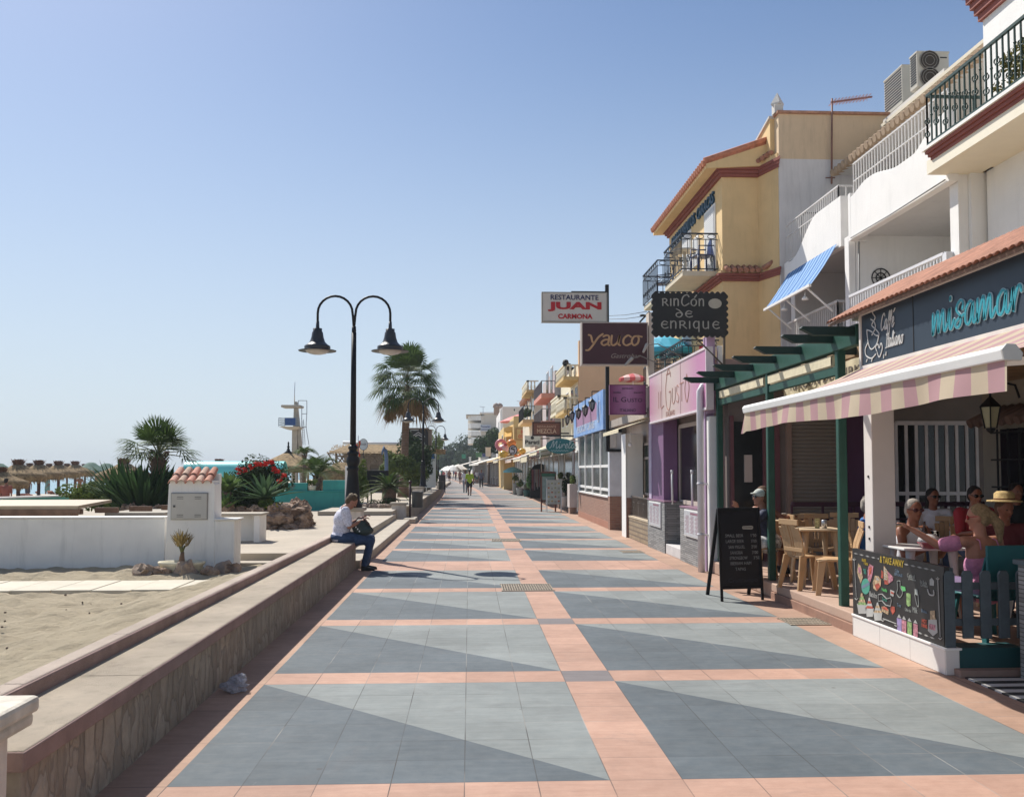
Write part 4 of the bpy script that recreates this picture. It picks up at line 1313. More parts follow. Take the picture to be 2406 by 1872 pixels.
MB().box(gx(998, Y), gx(1024, Y), Y, Y + .12, gz(1145, Y), gz(1066, Y)).build('panel', M((.62, .66, .66), .5, .05), t0)
MB().box(gx(1008, Y), gx(1021, Y), Y - .02, Y, gz(1078, Y), gz(1067, Y)).build('blue_square', M((.03, .12, .35), .5), t0)
mb = MB()
for i in range(9): mb.box(gx(1009, Y), gx(1009 + 8 + (i * 5) % 5, Y), Y - .015, Y, gz(1083 + i * 4, Y), gz(1081.8 + i * 4, Y))
mb.build('lettering', M((.25, .35, .38), .6), t0)
for px in (1001, 1012): MB().box(gx(px, Y), gx(px + 2, Y), Y + .02, Y + .1, .2, gz(1140, Y)).build('leg', whitep, t0)
Y = 40
t0 = thing('spanish_flag', 'furled red and yellow flag on a pole beside the nearest lamp', 'flag', (gx(842, Y), Y, .3))
MB().tube([(gx(841, Y), Y, .2), (gx(841, Y), Y, gz(1024, Y))], .018, 8).build('pole', metal, t0)
mb = MB()
nn = 8
cols = []
zt, zb_ = gz(1040, Y), gz(1073, Y)
for k in range(3):
 vs = []
 for j in range(nn + 1):
  f = j / nn
  z = zt + (zb_ - zt) * f
  for e in (0, 1):
   u = (k + e) / 3
   vs.append((gx(835.5, Y) + u * .17 * (1 + .15 * math.sin(f * 7)) + .02 * math.sin(f * 9), Y + .05 * math.sin(u * 9 + f * 4), z + .2 * (u - .5) * (1 - f)))
 mb.add(vs, [(2 * j, 2 * j + 1, 2 * j + 3, 2 * j + 2) for j in range(nn)], 1 if k == 1 else 0, True)
mb.build('cloth', [M((.55, .03, .02), .7), M((.75, .45, .03), .7)], t0)
Y = 42
t0 = thing('round_sign', 'round white sign with dark lettering on a thin black pole', 'round sign', (gx(853, Y), Y, .3))
c = at(854, 1044, Y)
mb = MB(); mb.prism([(c.x + math.cos(i * math.pi / 16) * .19, c.z + math.sin(i * math.pi / 16) * .25) for i in range(32)], lambda u, v, q: Vector((u, q, v)), Y, Y + .03)
mb.build('disc', M((.62, .64, .64), .5), t0)
mb = MB()
ring = [(math.cos(i * math.pi / 16) * .195, math.sin(i * math.pi / 16) * .255) for i in range(33)]
stroke(mb, ring, basis(c, (1, 0, 0), (0, 0, 1)), .015, sm=False); mb.build('rim', black, t0)
mb = MB(); text(mb, 'GUSA', basis((c.x, Y, c.z - .03), (1, 0, 0), (0, 0, 1)), .26, .08); mb.build('lettering', dark, t0)
mb = MB(); mb.tube([(c.x, Y + .02, .2), (c.x, Y + .02, c.z - .22)], .016, 8); mb.build('pole', black, t0)
Y = 41
t0 = thing('curved_post', 'blue-grey curved outdoor shower post in front of the beach bar', 'shower', (gx(905, Y), Y, .3))
mb = MB()
pp = [at(908, 1110, Y), at(908, 1075, Y), at(906, 1058, Y), at(903, 1049, Y), at(899, 1060, Y), at(898, 1068, Y)]
mb.tube([(pp[0].x, Y, .25)] + pp, [.07, .08, .08, .08, .07, .05, .03], 10)
mb.build('post', M((.12, .17, .27), .4, .1), t0)
def bin_(px, Y, z0, lb, s=1.0):
 x = gx(px, Y)
 t = thing('litter_bin', lb, 'litter bin', (x, Y, z0), 'litter bins on posts along the wall')
 mb = MB(); mb.tube([(x - .24 * s, Y, z0), (x - .24 * s, Y, z0 + 1.25 * s)], .035 * s, 8); mb.ball((x - .24 * s, Y, z0 + 1.3 * s), .06 * s, n=8, k=6)
 mb.bar((x - .24 * s, Y, z0 + .9 * s), (x, Y, z0 + .9 * s), .03); mb.bar((x - .24 * s, Y, z0 + .55 * s), (x, Y, z0 + .55 * s), .03)
 mb.build('post', M((.05, .02, .02), .5, .2), t)
 mb = MB(); mb.lathe([(.16 * s, z0 + .47 * s), (.18 * s, z0 + .5 * s), (.18 * s, z0 + .95 * s), (.195 * s, z0 + .99 * s), (.165 * s, z0 + .99 * s), (.16 * s, z0 + .9 * s)], (x, Y, 0), 20)
 bo = mb.build('bucket', M((.05, .055, .055), .5, .15), t)
bin_(981, 31.0, .0, 'dark hanging litter bin on a post by the far pedestal', 1.0)
bin_(1036, 60, .0, 'dark litter bin beside the third street lamp', 1.0)
t0 = thing('menu_stand', 'dark freestanding board at the left edge of the far promenade', 'board', (gx(1041, 68), 68, 0))
MB().box(gx(1031, 68), gx(1047, 68), 68, 68.1, .3, 1.35).build('panel', dark, t0)
for px in (1032, 1045): MB().box(gx(px, 68), gx(px + 1.5, 68), 68.02, 68.1, 0, .3).build('leg', dark, t0)
mb = MB()
rock(mb, (gx(558, 7.35), 7.35, .04), .09, .06, .05, 77, n=26, k=16)
rock(mb, (gx(568, 7.35), 7.35, .085), .055, .045, .045, 78, n=20, k=14)
tag(mb.build('plastic_bag', M((.6, .6, .66), .25, .3, 9, 1.0, 30, alpha=.5)), 'crumpled translucent plastic bag lying against the seat wall', 'plastic bag')
def grate(px0, px1, py0, py1, lb):
 Y0, Y1 = 1.7 * F / (py1 - 1104), 1.7 * F / (py0 - 1104)
 x0, x1 = gx(px0, Y0), gx(px1, Y0)
 t = thing('drain_grate', lb, 'drain grate', ((x0 + x1) / 2, (Y0 + Y1) / 2, 0), 'metal drain grates in the paving')
 MB().box(x0, x1, Y0, Y1, .001, .006).build('pit', M((.035, .03, .025), .9), t)
 mb = MB()
 mb.box(x0 - .02, x1 + .02, Y0 - .02, Y0 + .012, .002, .011); mb.box(x0 - .02, x1 + .02, Y1 - .012, Y1 + .02, .002, .011)
 n = max(6, int((x1 - x0) / .035))
 for i in range(n + 1):
  x = x0 + (x1 - x0) * i / n
  mb.box(x - .008, x + .008, Y0 + .014, Y1 - .014, .0025, .010)
 for k in (.33, .66): mb.box(x0, x1, Y0 + (Y1 - Y0) * k - .012, Y0 + (Y1 - Y0) * k + .012, .003, .0095)
 mb.build('bars', M((.3, .25, .19), .7, .3, 12, metal=.3), t)
grate(1182, 1300, 1371, 1386, 'rusty rectangular grate across the pink centre band')
grate(1856, 1955, 1455, 1470, 'rusty grate in the pink border by the terrace step')
grate(1157, 1224, 1265, 1271, 'narrow grate farther up the centre band')
grate(1464, 1512, 1294, 1298.5, 'dark cover near the grey stone restaurant front')
veneer = brickmat('grey_ledgestone', (.36, .36, .35), (.2, .2, .2), (.1, .1, .1), .32, .035, .004, 'yz0', 1.0, off=.37)
veneerx = brickmat('grey_ledgestone_side', (.36, .36, .35), (.2, .2, .2), (.1, .1, .1), .32, .035, .004, 'xz0', 1.0, off=.37)
redbrick = brickmat('red_brick', (.36, .19, .13), (.28, .13, .09), (.3, .22, .17), .22, .05, .008, 'yz0', .6)
redbrickx = brickmat('red_brick_side', (.36, .19, .13), (.28, .13, .09), (.3, .22, .17), .22, .05, .008, 'xz0', .6)
shutter_m = wavemat('shutter_slats', (.33, .28, .24), (.22, .19, .16), 16, 'Z', bump=1.0, vary=.15, dist=.02)
whiteb = M((.82, .8, .77), .8, .04, 1.5, .2, 25, stain=.15)
greywall = M((.6, .57, .53), .85, .05, 1.5, .15, 30, stain=.3)
purple = M((.2, .1, .2), .55, .08, 2)
beigem = M((.5, .42, .37), .75, .06, 2, stain=.2)
ceilw = M((.4, .26, .14), .6, .25, 2.5, .2, 20)
slate = M((.085, .11, .125), .6, .2, 6, .2, 40)
bluem = M((.02, .035, .055), .5, .15, 2)
gwhite = M((.7, .7, .72), .5, .05)
railw = M((.62, .6, .58), .55, .08)
tilered = wavemat('corrugated_terracotta', (.6, .27, .17), (.42, .17, .1), 5.2, 'Y', bump=1.0, rough=.8, vary=.3, dist=.05)
def rail(mb, a, b, z0, z1, step=.11, r=.008, top=.035, bot=True, m=0):
 a, b = Vector(a), Vector(b)
 n = max(2, int((b - a).length / step))
 mb.bar((a.x, a.y, z1), (b.x, b.y, z1), top, top, m)
 if bot: mb.bar((a.x, a.y, z0), (b.x, b.y, z0), top * .8, top * .8, m)
 for i in range(n + 1):
  p = a.lerp(b, i / n)
  mb.bar((p.x, p.y, z0), (p.x, p.y, z1), r * 2, r * 2, m)
def ornrail(mb, a, b, z0, z1, step=.13):
 """dark iron railing with a row of oval rings below the hand rail"""
 a, b = Vector(a), Vector(b)
 L = (b - a).length
 dx = (b - a).normalized()
 mb.bar((a.x, a.y, z1), (b.x, b.y, z1), .035, .03)
 mb.bar((a.x, a.y, z1 - .14), (b.x, b.y, z1 - .14), .018, .018)
 mb.bar((a.x, a.y, z0), (b.x, b.y, z0), .025, .025)
 n = max(2, int(L / step))
 for i in range(n + 1):
  p = a.lerp(b, i / n)
  mb.bar((p.x, p.y, z0), (p.x, p.y, z1 - .14), .014)
 for z in (z0 + .25,):
  k = max(1, int(L / .26))
  for i in range(k):
   c = a.lerp(b, (i + .5) / k)
   pts = []
   for j in range(17):
    th = 2 * math.pi * j / 16
    q = c + dx * math.cos(th) * .1
    pts.append((q.x, q.y, z1 - .07 + math.sin(th) * .052))
   mb.tube(pts, .009, 5, cap=False)
   pts = [(c + dx * math.cos(2 * math.pi * j / 10) * .045 + Vector((0, 0, z + math.sin(2 * math.pi * j / 10) * .07 - c.z))) for j in range(11)]
   mb.tube(pts, .008, 4, cap=False)
# ================================================================== bar with the script lettering
t0 = thing('bar_floor', 'raised brown tiled floor of the bar terraces', 'terrace floor', (6, 11, 0))
MB().box(4.02, 8.6, 7.95, 15.4, 0, .2).build('floor_slab', M((.4, .27, .2), .8, .12, 2, .2, 40, stain=.2), t0, bevel=.02)
MB().box(3.975, 4.03, 9.62, 12.25, -.01, .1).build('lower_riser', M((.3, .17, .12), .85, .2, 4, .3), t0, bevel=.006)
MB().box(4.0, 6, 9.6, 12.3, .1, .207).build('step_edge', M((.42, .29, .22), .8, .12, 2, .2, 40), t0, bevel=.012)
m, t, bs = newmat('striped_floor')
v = coords(t); s = t.nodes.new('ShaderNodeSeparateXYZ'); t.links.new(v, s.inputs[0])
u = (X(t, s.outputs[1]) * 5.2 + X(t, s.outputs[0]) * .0).mod(1) < .5
t.links.new(mixc(t, u, (.55, .54, .52), (.03, .03, .03)), bs.inputs['Base Color'])
mb = MB(); mb.box(4.05, 8.6, 3.0, 7.55, -.01, .012)
struct(mb.build('striped_pavement', m, org=(0, 0, 0)))
mb = MB(); mb.box(4.02, 8.6, 7.56, 7.95, 0, .06)
struct(mb.build('bar_pavement', M((.3, .2, .16), .8, .15)))
Y0, Y1 = 7.66, 9.55
t0 = thing('menu_parapet', 'low bar parapet with a black chalk-style menu board over a white tiled base', 'parapet', (3.98, 8.6, 0))
MB().box(3.95, 4.07, Y0, Y1, 0, .216).build('white_base', brickmat('white_base_tiles', (.74, .72, .68), (.7, .68, .64), (.4, .38, .36), .62, .4, .004, 'yz0', .2, .5, nvar=.08), t0, bevel=.006)
MB().box(3.94, 4.09, Y0 - .005, Y1 + .005, .205, .225).build('base_lip', whitep, t0, bevel=.004)
bm = MB().box(3.955, 4.0, Y0 + .01, Y1 - .01, .226, .895).build('menu_board', M((.022, .02, .02), .42, .3, 3), t0)
fn = basis((3.954, Y1 - .01, .226), (0, -1, 0), (0, 0, 1))
BW, BH = Y1 - Y0 - .02, .669
def bp(px, py):
 """board drawing coordinates from the enlarged crop"""
 u = (px - 110) / (1640 - 110)
 d = 1 / ((1 - u) / 9.55 + u / 7.66)
 U = (9.55 - d) / (9.55 - 7.66) * BW
 top = 120 + (430 - 120) * u; bot = 1185 + (1750 - 1185) * u
 return U, (1 - (py - top) / (bot - top)) * BH
mats = [M((.45, .32, .04), .6, .2), M((.07, .3, .22), .6, .1), M((.4, .4, .38), .6, .2), M((.42, .18, .22), .5, .7, 30), M((.42, .3, .18), .5, .7, 30), M((.4, .08, .05), .5, .6, 30), M((.22, .34, .13), .5, .6, 30), M((.14, .2, .26), .6, .1), M((.3, .32, .3), .6, .1), M((.3, .24, .45), .5, .3, 20), M((.12, .45, .15), .6)]
d_ = MB()
def wtext(s, px, py, w_, h, m, **k):
 U, V = bp(px, py)
 text(d_, s, fn, w_, h, m, .002, x=U, y=V, **k)
wtext('& TAKE AWAY', 770, 400, .5, .065, 0, bold=.02, shear=.1)
wtext('HELADOS', 310, 345, .1, .03, 0, bold=.02); wtext('Y TARTAS', 340, 400, .1, .025, 0, bold=.02)
wtext('POLO', 320, 500, .06, .025, 1, bold=.02); wtext('FRIO', 325, 545, .05, .022, 1, bold=.02)
wtext('Batidos', 455, 925, .17, .05, 2); wtext('Vainilla', 640, 830, .12, .03, 10, bold=.02)
wtext('Tartas', 640, 985, .1, .03, 1)
wtext('Cafes', 860, 520, .08, .03, 7); wtext('ESPECIALES', 880, 580, .16, .025, 7)
wtext('Cocktail', 1090, 610, .14, .035, 8); wtext('granizados', 1110, 660, .14, .025, 8)
wtext('Ice Soda', 1300, 710, .12, .03, 8); wtext('Drinks', 1310, 760, .12, .03, 8)
wtext('Tea', 880, 1080, .08, .03, 7); wtext('Coffee time', 1030, 1160, .12, .03, 8); wtext('Milk', 1150, 1180, .09, .05, 8); wtext('Shakes', 1300, 1180, .1, .03, 7)
wtext('HOT', 1300, 1350, .09, .035, 5, bold=.02); wtext('DRINKS', 1300, 1420, .1, .03, 5, bold=.02)
def poly(pts, m, z=.001):
 P = [bp(*p) for p in pts]
 d_.prism(P, fn, z, z + .002, m)
def swirl(px, py, w_, h, m1, m2, cup=2):
 poly([(px - w_ * .5, py), (px - w_ * .7, py - h * .5), (px + w_ * .7, py - h * .45), (px + w_ * .5, py)], cup)
 for i in range(4):
  f = 1 - i * .24
  poly([(px - w_ * .65 * f, py - h * (.45 + i * .13)), (px - w_ * .3 * f, py - h * (.62 + i * .13)), (px + w_ * .4 * f, py - h * (.62 + i * .13)), (px + w_ * .65 * f, py - h * (.42 + i * .13))], (m1, m2)[i % 2], .0015 + i * .0003)
swirl(265, 1190, 120, 330, 6, 4); swirl(390, 1240, 100, 310, 5, 2); swirl(525, 1300, 110, 290, 4, 2)
poly([(215, 370), (190, 520), (250, 700), (285, 600), (260, 420)], 4); poly([(215, 430), (215, 520), (265, 540), (255, 440)], 3, .0015)
poly([(400, 380), (370, 480), (370, 640), (405, 690), (445, 560), (465, 420)], 3); poly([(395, 430), (390, 560), (430, 540), (440, 430)], 5, .0015)
poly([(490, 570), (450, 690), (460, 780), (520, 825), (580, 740), (590, 640), (545, 580)], 4); poly([(480, 720), (520, 820), (575, 740), (550, 690)], 5, .0015); poly([(520, 590), (510, 640), (560, 650)], 2, .0018)
poly([(640, 410), (635, 640), (680, 720), (715, 700), (700, 500)], 4); poly([(700, 500), (720, 700), (790, 650), (795, 600)], 3, .0015); poly([(645, 640), (650, 710), (710, 715), (700, 640)], 5, .0018); poly([(600, 480), (590, 600), (620, 620), (630, 520)], 5, .0012)
for k in range(5): poly([(642, 450 + k * 40), (644, 465 + k * 40), (690, 480 + k * 42), (686, 465 + k * 42)], 2, .002)
poly([(590, 1075), (590, 1150), (700, 1210), (705, 1130), (640, 1070)], 4); poly([(600, 1075), (605, 1110), (700, 1150), (680, 1090)], 5, .0015)
poly([(745, 1070), (740, 1130), (770, 1210), (815, 1150), (810, 1080)], 5)
P = [bp(330 + math.cos(a * .3927) * 70, 745 + math.sin(a * .3927) * 130) for a in range(16)]
d_.prism(P, fn, .001, .003, 1)
stroke(d_, [bp(275, 760), bp(390, 700)], fn, .03, 7, .001, .003, sm=False)
stroke(d_, [bp(*q) for q in [(540, 880), (600, 870), (680, 950), (750, 930), (760, 980), (740, 1070), (660, 1050), (600, 980), (545, 985), (540, 880)]], fn, .007, 2, sm=False)
stroke(d_, [bp(*q) for q in [(860, 660), (910, 665), (915, 760), (950, 850), (900, 930), (850, 860), (870, 780), (860, 660)]], fn, .006, 8)
poly([(920, 740), (990, 760), (1000, 820), (940, 830)], 10)
poly([(1010, 860), (1005, 1040), (1035, 1075), (1075, 1060), (1080, 880), (1040, 855)], 6); poly([(1150, 790), (1150, 880), (1210, 900), (1195, 800)], 8)
stroke(d_, [bp(*q) for q in [(1150, 880), (1190, 1060), (1215, 1060), (1210, 890)]], fn, .006, 8)
poly([(1405, 640), (1405, 730), (1475, 740), (1480, 660), (1440, 610)], 2); stroke(d_, [bp(*q) for q in [(1370, 800), (1400, 880), (1470, 890), (1470, 820)]], fn, .012, 2)
for k, (x, mm) in enumerate([(880, 9), (960, 3), (1050, 6), (1150, 3)]):
 y = 1480 + k * 30
 poly([(x - 38, y - 220), (x - 35, y - 20), (x + 35, y + 10), (x + 40, y - 200)], mm); poly([(x - 30, y - 230), (x, y - 280), (x + 35, y - 215)], 2, .0015)
poly([(1370, 1290), (1360, 1470), (1440, 1560), (1520, 1500), (1510, 1290)], 2); poly([(1400, 1150), (1400, 1290), (1490, 1290), (1480, 1140)], 4, .0015); poly([(1380, 1350), (1380, 1440), (1480, 1470), (1490, 1380)], 3, .0016)
poly([(740, 800), (740, 890), (790, 915), (810, 830)], 2); poly([(750, 825), (750, 860), (800, 880), (800, 850)], 5, .0016)
for a, b in (((150, 280), (175, 920)), ((1545, 600), (1565, 1570)), ((610, 1270), (830, 1355))):
 stroke(d_, [bp(*a), bp(*b)], fn, .006, 2, sm=False)
 for q in (a, b): stroke(d_, [bp(q[0] - 25, q[1] + 20), bp(q[0], q[1] + 45), bp(q[0] + 25, q[1] + 20)], fn, .006, 2, sm=False)
for (x0_, y0_, x1_, y1_, n) in ((150, 205, 570, 300, 30), (990, 385, 1530, 500, 34), (1200, 1500, 1490, 1610, 20)):
 for k in range(n):
  U, V = bp(x0_ + (x1_ - x0_) * k / n, y0_ + (y1_ - y0_) * k / n)
  s_ = .004 + .003 * math.sin(k * .9)
  d_.prism([(U - s_, V - s_), (U + s_, V - s_), (U + s_, V + s_), (U - s_, V + s_)], fn, .001, .003, 2)
ORG[bm.name] = ORG[t0.name]
d_.build('menu_drawings', mats, bm)
t0 = thing('picket_fence', 'dark slate picket fence closing the front of the bar on a dark green kerb', 'fence', (4.3, 7.66, 0))
MB().box(4.07, 4.62, 7.66, 7.9, 0, .225).build('kerb', M((.012, .07, .075), .5, .15), t0, bevel=.006)
for k in range(5):
 x = 4.0 + k * .155
 mb = MB(); pr = [(x - .045, .3 if k else .226), (x + .045, .3 if k else .226), (x + .045, .83), (x + .028, .86), (x - .028, .86), (x - .045, .83)]
 mb.prism(pr, lambda u, v, q: Vector((u, q, v)), 7.665, 7.69)
 mb.build('picket', slate, t0, bevel=.003)
MB().box(3.96, 4.66, 7.695, 7.72, .40, .46).box(3.96, 4.66, 7.695, 7.72, .70, .76).build('rail', slate, t0, bevel=.003)
MB().box(4.0, 4.06, 7.72, 7.78, .0, .88).build('post', slate, t0)
t0 = thing('stone_pier', 'grey ledgestone pier with a turquoise spot at the right edge of the photo', 'pier', (4.65, 7.2, 0))
MB().box(4.49, 4.9, 7.15, 7.5, 0, .93).build('pier_body', veneerx, t0)
MB().box(4.46, 4.93, 7.12, 7.53, .93, .97).build('cap', slate, t0, bevel=.006)
t0 = thing('white_post', 'square white post holding up the sign beam beside the menu parapet', 'post', (4.16, 9.5, .2))
MB().box(4.13, 4.37, 9.42, 9.62, .2, 2.98).build('post', M((.66, .61, .57), .7, .06, 2, .1), t0, bevel=.008)
mb = MB()
for z in (.98, 1.1, 1.62): mb.box(4.12, 4.131, 9.5, 9.52, z, z + .025)
mb.build('bolts', dark, t0)
t0 = thing('fascia_sign', 'long dark blue fascia sign with turquoise script lettering above the bar', 'shop sign', (4.0, 6.5, 2.75))
MB().box(4.0, 4.1, 3.0, 9.31, 2.76, 3.27).build('panel', bluem, t0)
MB().box(3.985, 4.12, 3.0, 9.34, 3.27, 3.30).box(3.985, 4.12, 3.0, 9.34, 2.72, 2.755).box(3.985, 4.12, 9.31, 9.35, 2.755, 3.27).build('frame', M((.72, .66, .6), .6), t0)
MB().box(3.996, 4.0, 8.2, 8.21, 2.76, 3.27).build('panel_joint', dark, t0)
fn = basis((3.998, 7.83, 2.865), (0, -1, 0), (0, 0, 1))
mb = MB(); script(mb, 'misamar', fn, 0, 0, .185, .04, kx=1.36, slant=.05, calli=.7, depth=.008, w0=.001)
mb.build('lettering_outline', M((.45, .62, .66), .5), t0)
mb = MB(); script(mb, 'misamar', fn, 0, 0, .185, .026, kx=1.36, slant=.05, calli=.7, depth=.012, w0=.002)
mb.build('lettering', M((.02, .26, .32), .5), t0)
fn = basis((3.998, 9.28, 2.78), (0, -1, 0), (0, 0, 1))
mb = MB()
script(mb, 'Caff', fn, .42, .27, .1, .008, kx=.9, slant=.2); script(mb, 'e', fn, .655, .27, .1, .008, slant=.2)
stroke(mb, [(.7, .41), (.73, .44)], fn, .008)
script(mb, 'Italiano', fn, .52, .09, .085, .008, kx=.9, slant=.15)
for q in ([(.1, .33), (.13, .2), (.2, .12), (.33, .16), (.38, .25)], [(.1, .33), (.2, .3), (.32, .24), (.38, .25), (.3, .31), (.22, .36), (.3, .42), (.24, .48), (.28, .5)], [(.13, .2), (.06, .14), (.08, .07), (.2, .03), (.3, .06)],
          [(.2, .42), (.28, .38), (.3, .32), (.22, .26)], [(.33, .08), (.3, .13), (.35, .15), (.38, .11), (.42, .15), (.45, .1), (.38, .02), (.33, .08)], [(.08, .01), (.1, .03)], [(.2, .0), (.22, .03)], [(.47, .0), (.48, .03)], [(.52, .02), (.53, .05)]):
 stroke(mb, q, fn, .011)
mb.build('cup_drawing', M((.62, .62, .6), .6), t0)
t0 = thing('tiled_skirt', 'narrow terracotta tiled lean-to roof running above the dark blue sign', 'tiled roof', (4.2, 7, 3.3))
mb = MB()
a0, a1, za, zb_ = 3.88, 4.62, 3.27, 3.7
mb.add([(a0, 2.5, za), (a1, 2.5, zb_), (a1, 9.9, zb_), (a0, 9.9, za), (a0, 2.5, za - .03), (a1, 2.5, zb_ - .06), (a1, 9.9, zb_ - .06), (a0, 9.9, za - .03)],
       [(0, 1, 2, 3), (7, 6, 5, 4), (0, 3, 7, 4), (3, 2, 6, 7), (1, 0, 4, 5)])
mb.build('sheathing', wooddk, t0)
mb = MB()
y = 2.6
while y < 9.9:
 n = 5
 vs = []
 for (x, z) in ((a0 - .03, za), (a1, zb_ + .01)):
  for j in range(n + 1):
   th = math.pi * j / n
   vs.append((x, y - math.cos(th) * .043, z + math.sin(th) * .03))
 mb.add(vs, [(j, n + 1 + j, n + 2 + j, j + 1) for j in range(n)], 0, True)
 y += .095
mb.build('tiles', terra, t0)
MB().box(a0 + .25, 8.2, 2.5, 9.88, 3.31, 3.36).box(4.75, 8.2, 2.5, 9.9, 3.36, 3.62).build('deck_slab', greywall, t0)
t0 = thing('striped_awning', 'pink and cream striped awning with a white cassette over the bar parapet', 'awning', (3.4, 7.3, 2.2))
ax, ay0, ay1, zt, zb_ = 2.81, 4.78, 9.47, 2.355, 2.28
stripe = wavemat('pink_cream_stripes', (.6, .36, .38), (.72, .61, .44), 3.0, 'Y', sharp=True, bump=0, rough=.85, vary=.12)
tn = stripe.node_tree
bs = tn.nodes['Principled BSDF']
trn = tn.nodes.new('ShaderNodeBsdfTranslucent'); mxn = tn.nodes.new('ShaderNodeMixShader'); mxn.inputs[0].default_value = .35
tn.links.new(bs.inputs['Base Color'].links[0].from_socket, trn.inputs[0]); tn.links.new(bs.outputs[0], mxn.inputs[1]); tn.links.new(trn.outputs[0], mxn.inputs[2]); tn.links.new(mxn.outputs[0], tn.nodes['Material Output'].inputs[0])
mb = MB()
N_ = 60
vs = []
for i in range(N_ + 1):
 y = ay0 + (ay1 - ay0) * i / N_
 for k in range(6):
  f = k / 5
  vs.append((ax + .1 + (4.02 - ax - .1) * f, y, zt - .01 + (2.74 - zt + .01) * f - .04 * math.sin(math.pi * f)))
mb.add(vs, [(i * 6 + k, (i + 1) * 6 + k, (i + 1) * 6 + k + 1, i * 6 + k + 1) for i in range(N_) for k in range(5)], 0, True)
mb.build('canopy', stripe, t0)
mb = MB()
mb.prism([(ax, zb_), (ax - .012, zt - .02), (ax + .01, zt + .004), (ax + .07, zt + .006), (ax + .09, zt - .02), (ax + .08, zb_ - .0)], lambda u, v, q: Vector((u, q, v)), ay0, ay1)
mb.build('front_cassette', whitep, t0, bevel=.006)
MB().prism([(ax - .004, zb_ - .004), (ax - .016, zt - .02), (ax + .01, zt + .01), (ax + .06, zt + .008), (ax + .1, zt - .04), (ax + .09, zb_ - .006)], lambda u, v, q: Vector((u, q, v)), ay0 - .02, ay0).build('end_cap', M((.55, .54, .5), .5), t0, bevel=.005)
mb = MB()
vs = []
for i in range(N_ * 2 + 1):
 f = i / (N_ * 2)
 y = ay0 + (ay1 - ay0) * f
 wv = .012 * math.sin(y * 9) + .014 * math.sin(y * 4.3 + 1)
 out = -.07 * max(0, f - .97) * 30 * .3
 dz = .18 + .015 * math.sin(y * 2.1) + (.02 if f > .99 else 0)
 for k in range(5):
  g = k / 4
  vs.append((ax + .02 + wv * g + out * g, y + (.03 * g if f > .985 else 0), zb_ + .005 - dz * g))
mb.add(vs, [(i * 5 + k, (i + 1) * 5 + k, (i + 1) * 5 + k + 1, i * 5 + k + 1) for i in range(N_ * 2) for k in range(4)], 0, True)
mb.build('valance', stripe, t0)
for y in (5.3, 9.2):
 mb = MB(); mb.bar((ax + .05, y, zb_ + .03), (3.5, y - .35 if y > 6 else y + .3, 2.38), .03, .05); mb.bar((3.5, y - .35 if y > 6 else y + .3, 2.38), (4.02, y, 2.66), .035, .05)
 mb.build('folding_arm', whitep, t0)
t0 = thing('bar_building', 'white apartment building with red mouldings and an iron balcony above the bar', 'building', (8, 8, 0))
MB().box(7.9, 8.1, 2.6, 14.6, 0, 3.3).build('ground_wall', M((.34, .3, .25), .85, .08, 1.5, .1), t0)
MB().box(4.12, 8.1, 2.6, 9.6, 3.08, 3.3).build('terrace_ceiling', M((.28, .24, .2), .8, .08), t0)
Xw = 7.5
MB().box(Xw, 13, 2.6, 13.62, 3.3, 11.2).build('upper_wall', whiteb, t0)
def mould(mb, x_face, y0_, y1_, z0_, z1_, proj, steps=5):
 """stepped moulding, wider towards the top, along Y with a return at the far end"""
 for k in range(steps):
  a = z0_ + (z1_ - z0_) * k / steps; b = z0_ + (z1_ - z0_) * (k + 1) / steps
  p = proj * (.25 + .75 * (k + 1) / steps)
  mb.box(x_face - p, x_face + .3, y0_, y1_ + p, a, b)
zs = 6.03
Xm = 6.67
Yb = 13.85
mb = MB()
mb.box(Xm + .04, Xw, 2.6, Yb - .04, zs, zs + .2)
mb.build('balcony_slab', M((.8, .74, .6), .8, .03), t0)
mb = MB()
for k in range(6):
 p = .03 + .028 * k
 mb.box(Xm - p + .14, Xm + .3, 2.6, Yb - .3 + p, zs + .015 + .05 * k, zs + .015 + .05 * (k + 1) - .004)
 mb.box(Xm + .3, Xw, Yb - .3, Yb - .14 + p - .14, zs + .015 + .05 * k, zs + .015 + .05 * (k + 1) - .004)
mb.build('balcony_moulding', redmold, t0)
MB().box(Xm - .06, Xw + .1, 2.6, Yb - .08, zs + .315, zs + .36).build('balcony_lip', whiteb, t0)
mb = MB()
z0_, z1_ = zs + .42, zs + 1.14
xr_ = Xm + .02
mb.bar((xr_, 4.5, z1_), (xr_, Yb - .12, z1_), .04, .04); mb.bar((xr_, 4.5, z0_), (xr_, Yb - .12, z0_), .03, .03)
mb.bar((xr_, Yb - .12, z1_), (Xw, Yb - .12, z1_), .04, .04); mb.bar((xr_, Yb - .12, z0_), (Xw, Yb - .12, z0_), .03, .03)
y = Yb - .12
i = 0
def scroll(mb, x, y, z, s=.045, ax_='y'):
 for sg in (1, -1):
  pts = []
  for j in range(9):
   th = math.pi * (1.5 - j * .22)
   r = s * (1 - j * .06)
   pts.append((x, y + (math.cos(th) * r + s * .9) * sg, z + (math.sin(th) * r + s * .2) * sg))
  mb.tube(pts, .011, 4, cap=False)
while y > 8.0:
 mb.bar((xr_, y, z0_ - .08), (xr_, y, z1_), .02, .02)
 if i % 2 == 0:
  for zz in (.15, .34): scroll(mb, xr_, y, z0_ + zz + (.1 if i % 4 else 0))
 else: mb.ball((xr_, y, z0_ + .3 + .1 * (i % 3)), .022, n=6, k=4)
 y -= .13; i += 1
for k in range(6): mb.bar((xr_ + .14 * k, Yb - .12, z0_ - .08), (xr_ + .14 * k, Yb - .12, z1_), .02, .02)
mb.build('balcony_railing', M((.008, .035, .028), .5), t0)
